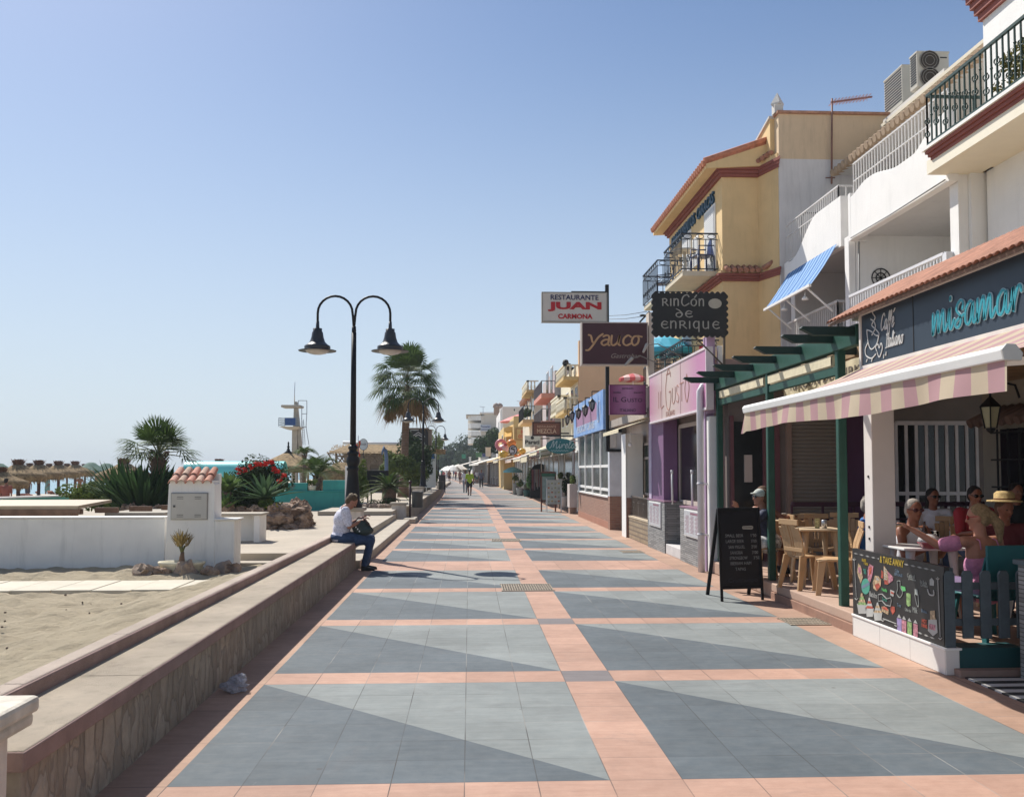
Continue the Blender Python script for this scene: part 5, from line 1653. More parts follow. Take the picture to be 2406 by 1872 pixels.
mb = MB(); bush(mb, (7.0, 11.2, zs + .75), .3, 1.2, .4, 1800, .05, rs=random.Random(71), clumps=16); mb.build('balcony_plants', leafmat((.13, .13, .04), 'olive_leaf'), t0)
for (ya, yb_, c) in ((10.4, 11.1, (.2, .2, .06)), (11.7, 12.2, (.35, .16, .1)), (9.6, 10.1, (.15, .17, .06))):
 MB().box(7.25, 7.4, ya, yb_, zs + .36, zs + 1.1).build('balcony_cabinet', M(c, .7, .2), t0)
MB().box(Xw - .02, Xw + .05, 7.0, 9.3, zs + .36, zs + 2.4).build('balcony_door', M((.35, .33, .3), .5, .1), t0)
mb = MB()
zc = gz(45, 13.0, 2320)
for k in range(6):
 p = .05 + .04 * k
 mb.box(Xw - p, Xw + .3, 2.6, 13.62 + p * .9, zc + .1 * k, zc + .1 * k + .096)
mb.build('cornice', redmold, t0)
mb = MB()
zc2 = 6.03
for k in range(5):
 p = .04 + .035 * k
 mb.box(Xw - p, Xw + .2, 13.42, 13.64 + p * .6, zc2 + .05 * k, zc2 + .05 * k + .048)
mb.build('lower_moulding', redmold, t0)
mb = MB()
rail(mb, (6.3, 4.0, 0), (6.3, 13.3, 0), 3.64, 4.42, .17, .018, .045)
mb.build('terrace_railing', green_p, t0)
mb = MB(); bush(mb, (6.4, 12.9, 3.95), .25, .5, .3, 500, .05, rs=random.Random(72)); mb.build('terrace_plants', bushl, t0)
t0.location.y -= .56
t0 = thing('window_grille', 'black iron window grille with a small tiled hood at the right edge of the photo', 'window', (7.85, 12.5, .9))
mb = MB()
for k in range(9): mb.bar((7.78, 11.2 + k * .28, 1.0), (7.78, 11.2 + k * .28, 2.3), .022)
for z in (1.05, 1.45, 1.85, 2.25): mb.bar((7.78, 11.1, z), (7.78, 13.6, z), .025)
mb.build('grille', dark, t0)
MB().box(7.86, 7.9, 11.2, 13.5, 1.0, 2.3).build('pane', glassd, t0)
mb = MB()
for k in range(14):
 y = 11.0 + k * .2
 mb.tube([(7.45, y, 2.38), (7.9, y, 2.6)], .07, 8)
mb.build('hood_tiles', M((.16, .1, .08), .8, .3), t0)
p = at(2327, 965, 10.5)
t0 = thing('wall_lantern', 'black hanging lantern on a curled bracket under the awning end', 'lantern', p)
mb = MB()
mb.tube([(p.x + .35, p.y, p.z + .15), (p.x + .3, p.y, p.z + .3), (p.x + .15, p.y, p.z + .33), (p.x, p.y, p.z + .25), (p.x, p.y, p.z + .15)], .014, 6)
mb.lathe([(.02, .16), (.12, .06), (.13, .04)], p, 6, sm=False); mb.lathe([(.06, -.2), (.05, -.23), (.01, -.26)], p, 6, sm=False)
for k in range(6): mb.bar(p + Vector((math.cos(k * 1.047) * .12, math.sin(k * 1.047) * .12, .05)), p + Vector((math.cos(k * 1.047) * .07, math.sin(k * 1.047) * .07, -.2)), .012)
mb.build('lantern_frame', black, t0)
MB().lathe([(.11, .04), (.065, -.19)], p, 6, sm=False).build('glass', M((.35, .34, .22), .2, .1, spec=.5), t0)
# ================================================================== green terrace of the second restaurant
t0 = thing('pergola', 'dark green painted timber pergola with three square posts over the terrace', 'pergola', (4.15, 12.5, .2))
for Y in (10.2, 12.66, 15.25):
 MB().box(4.08, 4.175, Y - .05, Y + .04, .2, 3.14).build('post', green_p, t0, bevel=.012)
MB().box(4.06, 4.16, 9.6, 15.35, 3.02, 3.24).box(4.10, 4.16, 10.2, 15.3, 2.76, 2.86).build('beam', green_p, t0, bevel=.008)
for k, Y in enumerate((9.66, 10.25, 11.25, 12.2, 13.2, 14.15, 15.05)):
 mb = MB(); mb.prism([(3.62, 3.12), (4.4, 3.12), (5.2, 3.12), (5.2, 3.21), (3.5, 3.21), (3.48, 3.19)], lambda u, v, q: Vector((u, q, v)), Y - .04, Y + .04)
 mb.build('rafter', M((.008, .03, .024), .5, .2, 5), t0)
MB().box(5.2, 7.9, 9.62, 15.3, 3.0, 3.06).box(4.75, 7.9, 9.62, 15.3, 3.1, 3.3).build('wooden_ceiling', ceilw, t0)
creamf = M((.68, .6, .42), .85, .12, 8, .3, 25, stain=.3)
t0 = thing('rolled_awning', 'rolled cream awning between the green posts with a scalloped lettered valance', 'awning', (4.15, 12.5, 2.9))
for (ya, yb_) in ((10.36, 12.6), (12.8, 15.1)):
 mb = MB(); mb.tube([(4.17, ya, 2.93), (4.17, yb_, 2.93)], .085, 12); mb.box(4.085, 4.1, ya, yb_, 2.88, 2.99)
 mb.build('roll', creamf, t0)
mb = MB()
vs = []
n = 160
for i in range(n + 1):
 y = 9.62 + (12.9 - 9.62) * i / n
 dz = .25 + .075 * abs(math.sin(math.pi * (y - 9.6) / .5))
 x = 4.42 + .012 * math.sin(y * 13)
 vs += [(x, y, 2.98), (x, y, 2.98 - dz)]
mb.add(vs, [(2 * i, 2 * i + 1, 2 * i + 3, 2 * i + 2) for i in range(n)])
mb.build('valance', creamf, t0)
fn = basis((4.405, 12.6, 2.76), (0, -1, 0), (0, 0, 1))
mb = MB(); text(mb, 'RINCON DE ENRIQUE', fn, 2.75, .14, align='L', bold=.02, depth=.003)
mb.build('lettering', M((.12, .1, .08), .8), t0)
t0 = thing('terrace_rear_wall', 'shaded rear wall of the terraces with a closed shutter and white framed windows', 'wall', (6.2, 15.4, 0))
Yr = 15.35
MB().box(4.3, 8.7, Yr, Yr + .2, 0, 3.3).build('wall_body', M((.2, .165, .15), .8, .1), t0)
MB().box(4.36, 4.93, Yr - .03, Yr, .2, 2.5).build('dark_door', glassd, t0)
MB().box(4.32, 4.37, Yr - .08, Yr - .001, .2, 2.6).box(4.86, 4.92, Yr - .08, Yr - .031, .2, 2.6).box(4.95, 5.15, Yr - .05, Yr - .001, .2, 2.75).build('door_frame', M((.16, .06, .07), .6), t0)
MB().box(4.55, 4.68, Yr - .06, Yr - .031, 1.5, 1.95).build('notice', beigem, t0)
MB().box(5.34, 6.16, Yr - .05, Yr - .001, .2, 2.55).build('roller_shutter', shutter_m, t0)
MB().box(5.26, 5.34, Yr - .09, Yr - .001, .2, 2.62).box(6.16, 6.23, Yr - .09, Yr - .001, .2, 2.62).box(5.26, 6.23, Yr - .12, Yr - .001, 2.55, 2.75).build('shutter_frame', M((.3, .2, .16), .6), t0)
MB().box(6.24, 7.0, Yr - .04, Yr - .001, .2, 2.8).build('plum_panel', M((.1, .035, .09), .5, .1), t0)
mb = MB()
x0_, x1_ = 7.12, 8.5
for k in range(9):
 x = x0_ + (x1_ - x0_) * k / 8
 mb.box(x - .025, x + .025, Yr - .07, Yr - .02, .5, 2.49)
mb.box(x0_, x1_, Yr - .075, Yr - .018, 2.45, 2.52); mb.box(x0_, x1_, Yr - .075, Yr - .018, 1.28, 1.34); mb.box(x0_, x1_, Yr - .075, Yr - .018, .46, .52)
fr = mb.build('window_frame', M((.6, .55, .55), .5), t0, bevel=.004)
ORG[fr.name] = ORG[t0.name]
MB().box(x0_, x1_, Yr - .045, Yr - .03, .5, 2.49).build('pane', glassd, fr)
mb = MB()
for a in ((4.4, 6.9),):
 mb.bar((4.9, Yr - 1.3, 1.18), (8.3, Yr - 1.3, 1.18), .05, .07); mb.bar((4.9, Yr - 1.3, .95), (8.3, Yr - 1.3, .95), .02, .03)
 for k in range(8): mb.bar((4.9 + k * .48, Yr - 1.3, .2), (4.9 + k * .48, Yr - 1.3, 1.18), .03)
mb.build('dark_rail', M((.06, .02, .04), .5), t0)
t0 = thing('chalkboard', 'black A-frame chalkboard with a handwritten drinks list on the promenade', 'chalkboard', (3.6, 12.3, 0))
def plane(Y): return Y
Yc = 12.35
xl, xr_ = gx(1682, Yc), gx(1787, Yc)
zt = 1.2
q = MB()
fr = Vector((xl, Yc - .24, 0));
def bdp(u, v):
 """board plane leaning back: u 0..1 across, v height"""
 k = v / zt
 return Vector((xl - .0 + (xr_ - xl) * u - .03 * (1 - k), Yc - .24 * (1 - k) + .06 * (u - .5) * 2, v))
for u0, u1, z0_, z1_ in ((0, .06, 0, zt), (.94, 1.0, 0, zt), (.06, .94, zt - .05, zt), (.06, .94, .15, .2)):
 a, b, c_, d2 = bdp(u0, z0_), bdp(u1, z0_), bdp(u1, z1_), bdp(u0, z1_)
 off = Vector((0, .03, 0))
 q.add([a, b, c_, d2, a + off, b + off, c_ + off, d2 + off], [(0, 1, 2, 3), (7, 6, 5, 4), (0, 4, 5, 1), (1, 5, 6, 2), (2, 6, 7, 3), (3, 7, 4, 0)])
q.build('front_frame', black, t0, bevel=.004)
q = MB()
a, b, c_, d2 = [bdp(*p) + Vector((0, .012, 0)) for p in ((.05, .18), (.95, .18), (.95, zt - .04), (.05, zt - .04))]
off = Vector((0, .01, 0))
q.add([a, b, c_, d2, a + off, b + off, c_ + off, d2 + off], [(0, 1, 2, 3), (7, 6, 5, 4), (0, 4, 5, 1), (1, 5, 6, 2), (2, 6, 7, 3), (3, 7, 4, 0)])
q.build('panel', M((.006, .007, .012), .5, .3, 3), t0)
for u in (0.03, .97):
 q = MB(); p1 = bdp(u, zt - .02) + Vector((0, .03, 0)); p0 = Vector((p1.x - .05, Yc + .38, 0)); q.bar(p0, p1, .045, .025); q.build('rear_leg', black, t0)
q = MB(); q.box(xl, xr_, Yc + .25, Yc + .27, .2, .9);
o_ = bdp(0, .2) - Vector((0, .001, 0))
ux = (bdp(1, .2) - bdp(0, .2)).normalized(); uz = (bdp(0, 1) - bdp(0, .2)).normalized()
fn = basis(bdp(.5, .0) + Vector((0, .008, 0)), ux, uz)
mb = MB()
rs = random.Random(4)
for s_, x, y, w_ in (('SMALL BEER', -.08, .83, .26), ("1'50", .2, .83, .08), ('LARGE BEER', -.075, .755, .26), ("3'00", .2, .755, .08), ('SAN MIGUEL', -.05, .68, .24), ("2'00", .2, .68, .08),
                     ('SANGRIA', -.06, .605, .18), ("3'00", .21, .605, .09), ('STRONGBOW', -.03, .535, .26), ("3'50", .23, .535, .09), ('IBERIAN HAM', -.0, .465, .3), ('TAPAS', -.01, .39, .15)):
 text(mb, s_, fn, w_, .042, x=x, y=y, shear=rs.uniform(-.1, .2), depth=.002)
mb.build('handwriting', M((.26, .26, .25), .8, .3, 30), t0)
mb = MB()
pill = [(.12 + math.cos(R(a)) * .025 + (.055 if abs(((a + 180) % 360) - 180) <= 90 else -.055), .955 + math.sin(R(a)) * .025) for a in range(-90, 271, 30)]
mb.prism(pill, fn, .001, .003); mb.build('logo_plate', M((.4, .38, .33), .6), t0)
mb = MB(); text(mb, 'Cruzcampo', fn, .13, .022, x=.12, y=.945, depth=.002);
for i in range(len(mb.v)): mb.v[i] += (-uz.cross(ux)) * -.002 * 0 + ux.cross(uz) * .003
mb.build('logo_lettering', dark, t0)
mb = MB(); text(mb, 'Cruzcampo', fn, .42, .07, x=.02, y=.225, depth=.002, bold=.01); mb.build('base_lettering', M((.035, .04, .05), .5), t0)
# ================================================================== furniture
def chair_proto():
 t = thing('plastic_chair', 'tan plastic chair pulled up on the left side of the terrace table', 'chair', (0, 0, 0), 'tan plastic terrace chairs')
 pl = M((.5, .32, .17), .5, .08, 3, spec=.4)
 s = MB()
 vs = []
 for j in range(5):
  for i in range(5):
   u, v = i / 4 - .5, j / 4
   vs.append((u * (.42 - .04 * (1 - v)), -.2 + v * .42, .43 - .02 * math.cos(u * 3) + .01 * v - (.02 if j == 4 else 0)))
 vs2 = [(x, y, z - .022) for x, y, z in vs]
 fs = [(j * 5 + i, j * 5 + i + 1, (j + 1) * 5 + i + 1, (j + 1) * 5 + i) for j in range(4) for i in range(4)]
 s.add(vs + vs2, fs + [tuple(25 + k for k in f[::-1]) for f in fs] + [(i, 25 + i, 26 + i, i + 1) for i in range(4)] + [(20 + i + 1, 45 + i + 1, 45 + i, 20 + i) for i in range(4)] + [(5 * j + 5, 30 + 5 * j, 25 + 5 * j, 5 * j)[::1] for j in range(4)] + [(5 * j + 4, 29 + 5 * j, 34 + 5 * j, 9 + 5 * j) for j in range(4)], 0, True)
 s.build('seat', pl, t)
 b = MB()
 for k in range(7):
  x = -.18 + k * .06
  w_ = .0585 if k != 3 else .03
  pts = [(x, -.2, .42), (x * 1.02, -.235, .62), (x * 1.0, -.29, .84 - .02 * abs(k - 3))]
  for p, q in zip(pts, pts[1:]): b.bar(p, q, w_, .018, up=(0, 1, 0))
 b.bar((-.2, -.292, .845), (.2, -.292, .845), .02, .07); b.bar((-.2, -.22, .5), (.2, -.22, .5), .02, .05)
 b.build('backrest', pl, t, bevel=.004)
 for sx in (-1, 1):
  for fy, top in ((.18, .43), (-.2, .43)):
   l = MB()
   l.prism([(-.03, 0), (.03, 0), (.045, top), (-.045, top)], lambda u, v, q, sx=sx, fy=fy: Vector((sx * (.17 + .05 * (1 - v / .43)) + q, fy + (u + (.06 if fy > 0 else -.09) * (1 - v / .43)), v)), -.014, .014)
   l.build('leg', pl, t, bevel=.003)
 return t
ch = chair_proto()
chairs = [(4.0, 11.9, -1.9, None)]
def pc_(px, Y): return gx(px, Y)
ch.location = (pc_(1900, 11.7), 11.75, .2); ch.rotation_euler = (0, 0, R(-75))
copy_tree(ch, (pc_(1962, 11.2), 11.2, .2), R(75), 'tan plastic chair seen from the side, right of the terrace table by the green post')
copy_tree(ch, (pc_(1925, 12.9), 12.9, .2), R(175), 'tan plastic chair behind the terrace table, facing the camera')
copy_tree(ch, (pc_(1975, 13.2), 13.2, .2), R(150), 'tan plastic chair behind the table and partly behind the green post')
copy_tree(ch, (pc_(1855, 13.4), 13.4, .2), R(-20), 'tan plastic chair with a solid back between the two rear tables')
copy_tree(ch, (pc_(2035, 12.2), 12.2, .2), R(60), 'tan plastic chair between the green post and the white post')
copy_tree(ch, (pc_(2140, 13.6), 13.6, .2), R(10), 'pale chair deep in the terrace behind the man in the vest')
copy_tree(ch, (pc_(2235, 12.6), 12.6, .2), R(-30), 'pale chair deep in the terrace left of the blonde woman')
def table_(c, w_, d, label, mat, leg=None):
 t = thing('terrace_table', label, 'table', (c[0], c[1], .2), 'square terrace tables')
 x, y = c
 MB().box(x - w_ / 2, x + w_ / 2, y - d / 2, y + d / 2, .915, .94).build('tabletop', mat, t, bevel=.008)
 for sx in (-1, 1):
  for sy in (-1, 1):
   mb = MB()
   mb.tube([(x + sx * (w_ / 2 - .06), y + sy * (d / 2 - .06), .2), (x + sx * (w_ / 2 - .1), y + sy * (d / 2 - .1), .6), (x + sx * (w_ / 2 - .12), y + sy * (d / 2 - .12), .93)], [.02, .03, .05], 8)
   mb.build('leg', leg or mat, t)
 return t
tanp = M((.56, .42, .27), .5, .06, 3)
tx = (gx(1869, 12.0) + gx(1971, 12.0)) / 2
table_((tx, 12.1), .62, .6, 'square tan plastic table with a menu holder on the green terrace', tanp)
tp = Vector((tx + .05, 12.1, .94))
t0 = thing('menu_holder', 'small printed menu card in a stand on the tan table', 'menu card', tp)
MB().box(tp.x - .07, tp.x - .01, tp.y - .05, tp.y - .04, .942, 1.07).build('card', M((.55, .5, .25), .6, .5, 40), t0)
mb = MB(); mb.lathe([(.035, 0), (.035, .1), (.03, .105)], tp + Vector((.07, 0, .002)), 12)
tag(mb.build('napkin_holder', metal), 'small metal napkin holder beside the menu card on the tan table', 'napkin holder')
table_((gx(1850, 13.2), 14.0), .6, .6, 'second tan table at the back of the terrace with a paper cup on it', tanp)
cpp = Vector((gx(1849, 13.8), 13.95, .942))
mb = MB(); mb.lathe([(.028, 0), (.037, .1), (.039, .105), (.034, .105)], cpp, 14)
tag(mb.build('paper_cup', M((.6, .55, .48), .6)), 'white paper cup on the rear terrace table', 'cup')
wt = M((.75, .73, .7), .3, .04, 3)
table_((gx(2168, 9.2), 9.25), .66, .62, 'white bar table with drinks between the man in the vest and the blonde woman', wt, alu)
table_((gx(2412, 8.6), 8.35), .6, .6, 'white table at the right edge of the photo beside the blonde woman', wt, alu)
table_((gx(2250, 12.9), 13.2), .6, .6, 'white table further back in the bar with a glass on it', wt, alu)
p = Vector((gx(2169, 9.2), 9.2, .941))
mb = MB(); mb.lathe([(.03, 0), (.031, .01), (.031, .13), (.026, .16), (.013, .19), (.012, .24), (.014, .245)], p, 16)
t0 = thing('beer_bottle', 'brown beer bottle standing on the white bar table', 'bottle', p)
mb.build('glass', M((.05, .02, .008), .12, .2, spec=.6), t0)
MB().lathe([(.0318, .04), (.0318, .1)], p, 16).build('label', M((.5, .45, .35), .6), t0)
p = Vector((gx(2200, 9.1), 9.15, .941))
t0 = thing('beer_glass', 'tall glass half full of pale beer on the white bar table', 'glass', p)
m, t, bs = newmat('clear_glass'); bs.inputs['Base Color'].default_value = (.9, .9, .9, 1); bs.inputs['Roughness'].default_value = .03; bs.inputs['Transmission Weight'].default_value = 1; bs.inputs['IOR'].default_value = 1.2
cglass = m
MB().lathe([(.025, 0), (.03, .01), (.036, .15), (.033, .15), (.027, .012)], p, 16).build('glass', cglass, t0)
MB().lathe([(.026, .013), (.031, .08), (.001, .081)], p, 16).build('beer', M((.6, .35, .05), .2, .1), t0)
p = Vector((gx(2186, 8.9), 8.95, .941))
t0 = thing('ice_bowl', 'clear domed bowl with a pink rim on the white bar table', 'bowl', p)
MB().lathe([(.06, 0), (.11, .05), (.115, .06)], p, 20).build('bowl', M((.35, .08, .1), .3), t0)
MB().lathe([(.115, .062), (.1, .1), (.05, .135), (.001, .14)], p, 20).build('lid', M((.7, .68, .68), .2, alpha=.7), t0)
# ================================================================== pink italian restaurant front
Xf = 3.99
t0 = thing('pink_restaurant', 'single-storey restaurant front with a purple column, dark windows and grey ledgestone parapets', 'restaurant', (5, 18, 0))
YA, YB = 15.3, 20.2
def Yx(px, X_=Xf): return gy(px, X_)
ya, yb_, yc, yd = Yx(1649), Yx(1597), Yx(1560.5), Yx(1523)
MB().box(Xf, Xf + .22, ya, yb_, 0, 1.0).build('stone_parapet', veneer, t0)
MB().box(Xf, Xf + .22, yc, yd + .1, 0, 1.04).build('stone_parapet', veneer, t0)
MB().box(Xf + .02, Xf + .55, yc - .02, yc, 0, 1.06).box(Xf + .5, Xf + .7, yb_, yc, 0.2, 1.06).build('stone_return', veneerx, t0)
MB().box(Xf - .01, Xf + .24, ya, yb_, 1.0, 1.03).build('parapet_cap', M((.25, .14, .2), .6), t0)
MB().box(Xf - .01, Xf + .24, yc - .03, yd + .1, 1.04, 1.07).build('parapet_cap', M((.25, .14, .2), .6), t0)
MB().box(Xf + .02, Xf + .6, yb_, yc, 0, .2).build('door_step', M((.55, .53, .52), .8, .1, 3), t0, bevel=.01)
for (a, b, z0_, z1_) in ((ya + .02, Yx(1610), .52, .96), (Yx(1553), Yx(1527), .52, 1.0)):
 fr = MB().box(Xf - .025, Xf - .002, a - .02, b + .02, z0_ - .02, z1_ + .02).build('menu_frame', whitep, t0)
 ORG[fr.name] = ORG[t0.name]
 MB().box(Xf - .03, Xf - .024, a, b, z0_, z1_).build('menu_sheet', M((.5, .52, .55), .2, .1, 20), fr)
 mb = MB()
 n = 14
 for i in range(n):
  for c in range(3):
   yy = a + (b - a) * (.1 + c * .3)
   z = z1_ - .09 - (z1_ - z0_ - .12) * i / n
   mb.box(Xf - .032, Xf - .0295, yy, yy + (b - a) * (.16 + .08 * ((i * 7 + c * 3) % 3) / 2), z, z + .008)
 mb.box(Xf - .032, Xf - .0295, a + (b - a) * .1, a + (b - a) * .6, z1_ - .06, z1_ - .02)
 mb.build('print', M((.25, .12, .16), .6), fr)
for px in (1579, 1626):
 Y = Yx(px, 4.15)
 mb = MB(); mb.tube([(4.15, Y, 1.0), (4.15, Y, 1.68)], .022, 10); mb.tube([(4.15, Y, 1.63), (4.15, Y, 1.7)], .03, 10)
 mb.build('steel_post', alu, t0)
MB().box(4.05, 4.35, Yx(1559, 4.05), Yx(1524, 4.05), 1.05, 2.76).build('purple_column', purple, t0, bevel=.01)
MB().box(4.03, 4.06, yd - .15, yd + .12, 1.05, 2.76).build('column_edge', M((.5, .42, .55), .6), t0)
Yi = 17.4
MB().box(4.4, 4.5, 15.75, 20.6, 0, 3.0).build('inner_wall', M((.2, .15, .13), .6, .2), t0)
fr = MB()
y0_, y1_ = 16.0, 19.3
for z in (1.05, 2.6): fr.box(4.36, 4.41, y0_, y1_, z - .04, z + .04)
for y in (y0_, y1_): fr.box(4.36, 4.41, y - .03, y + .03, 1.05, 2.6)
fo = fr.build('window_frame', beigem, t0); ORG[fo.name] = ORG[t0.name]
MB().box(4.385, 4.395, y0_, y1_, 1.05, 2.6).build('pane', glassd, fo)
MB().box(4.06, 7, 15.75, 21.8, 3.0, 3.6).build('roof_slab', M((.3, .22, .2), .8, .1), t0)
MB().box(4.5, 7, 15.6, 15.75, 0, 3.4).build('side_wall', M((.25, .2, .19), .8), t0)
t0 = thing('pink_fascia', 'long pink and cream gradient fascia sign with thin restaurant lettering', 'shop sign', (3.95, 18, 2.7))
m, t, bs = newmat('pink_gradient')
v = coords(t); s = t.nodes.new('ShaderNodeSeparateXYZ'); t.links.new(v, s.inputs[0])
u = X(t, s.outputs[1])
f = ((u - .2).op('ABSOLUTE') / 2.3).mn(1).op('POWER', 1.6)
n = X(t, noi(t, v, 1.2, 4))
mp = t.nodes.new('ShaderNodeMapping'); mp.inputs['Scale'].default_value = (8, 8, .6); t.links.new(v, mp.inputs[0])
n2 = X(t, noi(t, mp.outputs[0], 1, 5))
c = mixc(t, f, (.62, .5, .44), (.55, .2, .38)); c = mixc(t, (n2 - .3).mx(0) * .35, c, (.45, .42, .42))
t.links.new(c, bs.inputs['Base Color']); bs.inputs['Roughness'].default_value = .35
MB().box(3.93, 4.03, YA, YB, 2.74, 3.71).build('panel', m, t0)
MB().box(3.915, 4.04, YA - .03, YB + .02, 3.71, 3.75).box(3.915, 4.04, YA - .03, YB + .02, 2.70, 2.74).box(3.915, 4.04, YA - .04, YA, 2.74, 3.71).build('frame', M((.68, .6, .62), .5), t0)
mb = MB()
for y in (17.2, 18.9): mb.box(3.926, 3.932, y, y + .012, 2.74, 3.71)
mb.build('panel_joints', M((.3, .1, .15), .6), t0)
fn = basis((3.929, 19.2, 2.98), (0, -1, 0), (0, 0, 1))
mb = MB()
def thin(q, wd=.02): stroke(mb, q, fn, wd, sm=True)
for q in ([(0, 0), (0, .33)], [(.2, .33), (.2, 0), (.5, .02)]): thin(q)
thin([(1.15, .55), (.95, .72), (.7, .4), (.75, 0.02), (1.0, -.1), (1.15, .1), (1.15, .25), (1.0, .25)], .024)
thin([(1.3, .3), (1.3, .05), (1.42, 0), (1.55, .1), (1.55, .3)]); thin([(1.85, .28), (1.72, .32), (1.68, .2), (1.85, .1), (1.8, 0), (1.66, .03)])
thin([(1.95, .33), (2.25, .33)]); thin([(2.1, .33), (2.1, 0)]); thin([(2.5, .45), (2.35, .2), (2.5, -.05), (2.68, .2), (2.5, .45)])
text(mb, 'ITALIANO', fn, .8, .1, x=1.1, y=-.22, depth=.003); text(mb, 'RISTORANTE', fn, .4, .035, x=.95, y=.6, depth=.003)
mb.build('lettering', M((.4, .2, .16), .6), t0)
t0 = thing('drain_pipe', 'white drain pipe with a bent top running down beside the pink fascia', 'drain pipe', (3.95, 15.6, 0))
mb = MB()
mb.tube([(4.1, 15.55, 3.05), (4.02, 15.55, 3.12), (3.93, 15.55, 3.11), (3.88, 15.55, 3.02), (3.88, 15.55, 2.9), (3.88, 15.55, 0)], .058, 14)
mb.build('pipe', M((.68, .66, .68), .5, .05), t0)
mb = MB()
for z in (.6, 1.45): mb.tube([(3.88, 15.55, z), (3.88, 15.55, z + .04)], .068, 14); mb.box(3.9, 4.1, 15.54, 15.56, z, z + .03)
mb.build('bracket', M((.6, .58, .6), .5), t0)
t0 = thing('corner_pier', 'white pier and thin purple trim between the drain pipe and the green post', 'pier', (4.1, 15.55, 0))
MB().box(4.0, 4.16, 15.42, 15.6, 0, 2.6).build('pier_body', whitep, t0, bevel=.006)
MB().box(3.98, 4.14, 15.62, 15.7, 0, 3.95).box(3.99, 4.13, 15.5, 15.62, 2.65, 3.95).build('purple_trim', M((.38, .26, .4), .5), t0)
Y = 15.2
t0 = thing('scalloped_sign', 'black scalloped-edge sign reading Rincon de Enrique with a pale oval', 'hanging sign', at(1620, 790, Y))
a, b = at(1536, 787, Y), at(1706, 690, Y)
mb = MB()
pts = []
def edge(p, q, n):
 for i in range(n):
  for k in range(6):
   f = (i + k / 6) / n
   d = math.sin(k / 6 * math.pi) * .035
   nx_, nz_ = (q[1] - p[1]), -(q[0] - p[0])
   L = math.hypot(nx_, nz_)
   pts.append((p[0] + (q[0] - p[0]) * f + nx_ / L * d, p[1] + (q[1] - p[1]) * f + nz_ / L * d))
edge((a.x, a.z), (b.x, a.z), 13); edge((b.x, a.z), (b.x, b.z), 7); edge((b.x, b.z), (a.x, b.z), 13); edge((a.x, b.z), (a.x, a.z), 7)
mb.prism(pts, lambda u, v, q: Vector((u, q, v)), Y, Y + .05)
mb.build('panel', M((.014, .015, .016), .45, .3, 6, .2, 30), t0)
fn = basis((a.x, Y, a.z), (1, 0, 0), (0, 0, 1))
mb = MB()
def fit(s, h, x0_, wd_, y, calli=.8, st=.02):
 L = sum(GL[c][0] + .13 for c in s) - .2
 kx = wd_ / (L * h)
 script(mb, s, fn, x0_, y, h, st, kx=kx, gap=.13, calli=calli, depth=.006, w0=.003)
W_, H_ = b.x - a.x, b.z - a.z
fit('RJNCON', .115, W_ * .12, W_ * .58, H_ * .7)
stroke(mb, [(W_ * .565, H_ * .90), (W_ * .59, H_ * .955)], fn, .02, w0=.003)
fit('dE', .105, W_ * .3, W_ * .23, H_ * .43); fit('ENRJqUE', .12, W_ * .1, W_ * .8, H_ * .16)
mb.build('lettering', M((.36, .35, .32), .5), t0)
mb = MB(); mb.prism([(W_ * .845 + math.cos(k * .3927) * W_ * .092, H_ * .76 + math.sin(k * .3927) * H_ * .12) for k in range(16)], fn, .002, .008)
mb.build('oval_plate', M((.42, .4, .34), .5), t0)
mb = MB(); mb.bar(at(1703, 690, Y) + Vector((0, .04, 0)), at(1703, 880, Y) + Vector((0, .04, 0)), .035)
mb.bar(at(1625, 780, Y) + Vector((0, .07, 0)), at(1700, 855, Y) + Vector((0, .07, 0)), .022); mb.bar(at(1590, 700, Y) + Vector((0, .06, 0)), at(1703, 700, Y) + Vector((0, .06, 0)), .02)
mb.build('bracket', M((.1, .08, .06), .6), t0)
t0 = thing('meter_box', 'small white electrical box on the pole under the scalloped sign', 'electrical box', at(1693, 840, 15.3))
a, b = at(1687, 855, 15.35), at(1698, 812, 15.35)
MB().box(a.x, b.x, 15.35, 15.45, a.z, b.z).build('box_body', whitep, t0, bevel=.006)
# ================================================================== next front: brown stone with iron railing
t0 = thing('stone_restaurant', 'small restaurant front with a rough yellow stone base, iron railing and dark windows', 'restaurant', (4.3, 22.5, 0))
Xs = 4.02
y0_, y1_ = yd + .14, Yx(1466, Xs)
roughst = brickmat('rough_yellow_stone', (.5, .38, .24), (.34, .25, .16), (.16, .12, .09), .16, .11, .02, 'yz0', 1.2, nvar=.8)
MB().box(Xs, Xs + .25, y0_, y1_, 0, .52).build('stone_base', roughst, t0)
MB().box(Xs - .01, Xs + .27, y0_, y1_, .52, .56).build('base_cap', M((.55, .45, .32), .8), t0)
mb = MB()
rail(mb, (Xs + .08, y0_, 0), (Xs + .08, y1_, 0), .58, 1.04, .12, .012, .03)
for k in range(5):
 y = y0_ + (y1_ - y0_) * (k + .5) / 5
 mb.bar((Xs + .08, y - .12, .9), (Xs + .08, y + .12, .9), .02); mb.bar((Xs + .08, y - .06, .78), (Xs + .08, y + .06, .78), .02); mb.bar((Xs + .08, y, .6), (Xs + .08, y, .95), .03)
mb.build('iron_railing', M((.16, .13, .11), .5, metal=.4), t0)
MB().box(4.5, 4.6, y0_, 26.6, 0, 2.9).build('front_wall', beigem, t0)
fr = MB(); ya_, yb2 = y0_ + .1, y1_ - .3
for z in (1.1, 2.35, 2.0): fr.box(4.44, 4.5, ya_, yb2, z - .03, z + .03)
for y in (ya_, yb2): fr.box(4.44, 4.5, y - .03, y + .03, 1.1, 2.35)
fo = fr.build('window_frame', M((.5, .43, .38), .6), t0); ORG[fo.name] = ORG[t0.name]
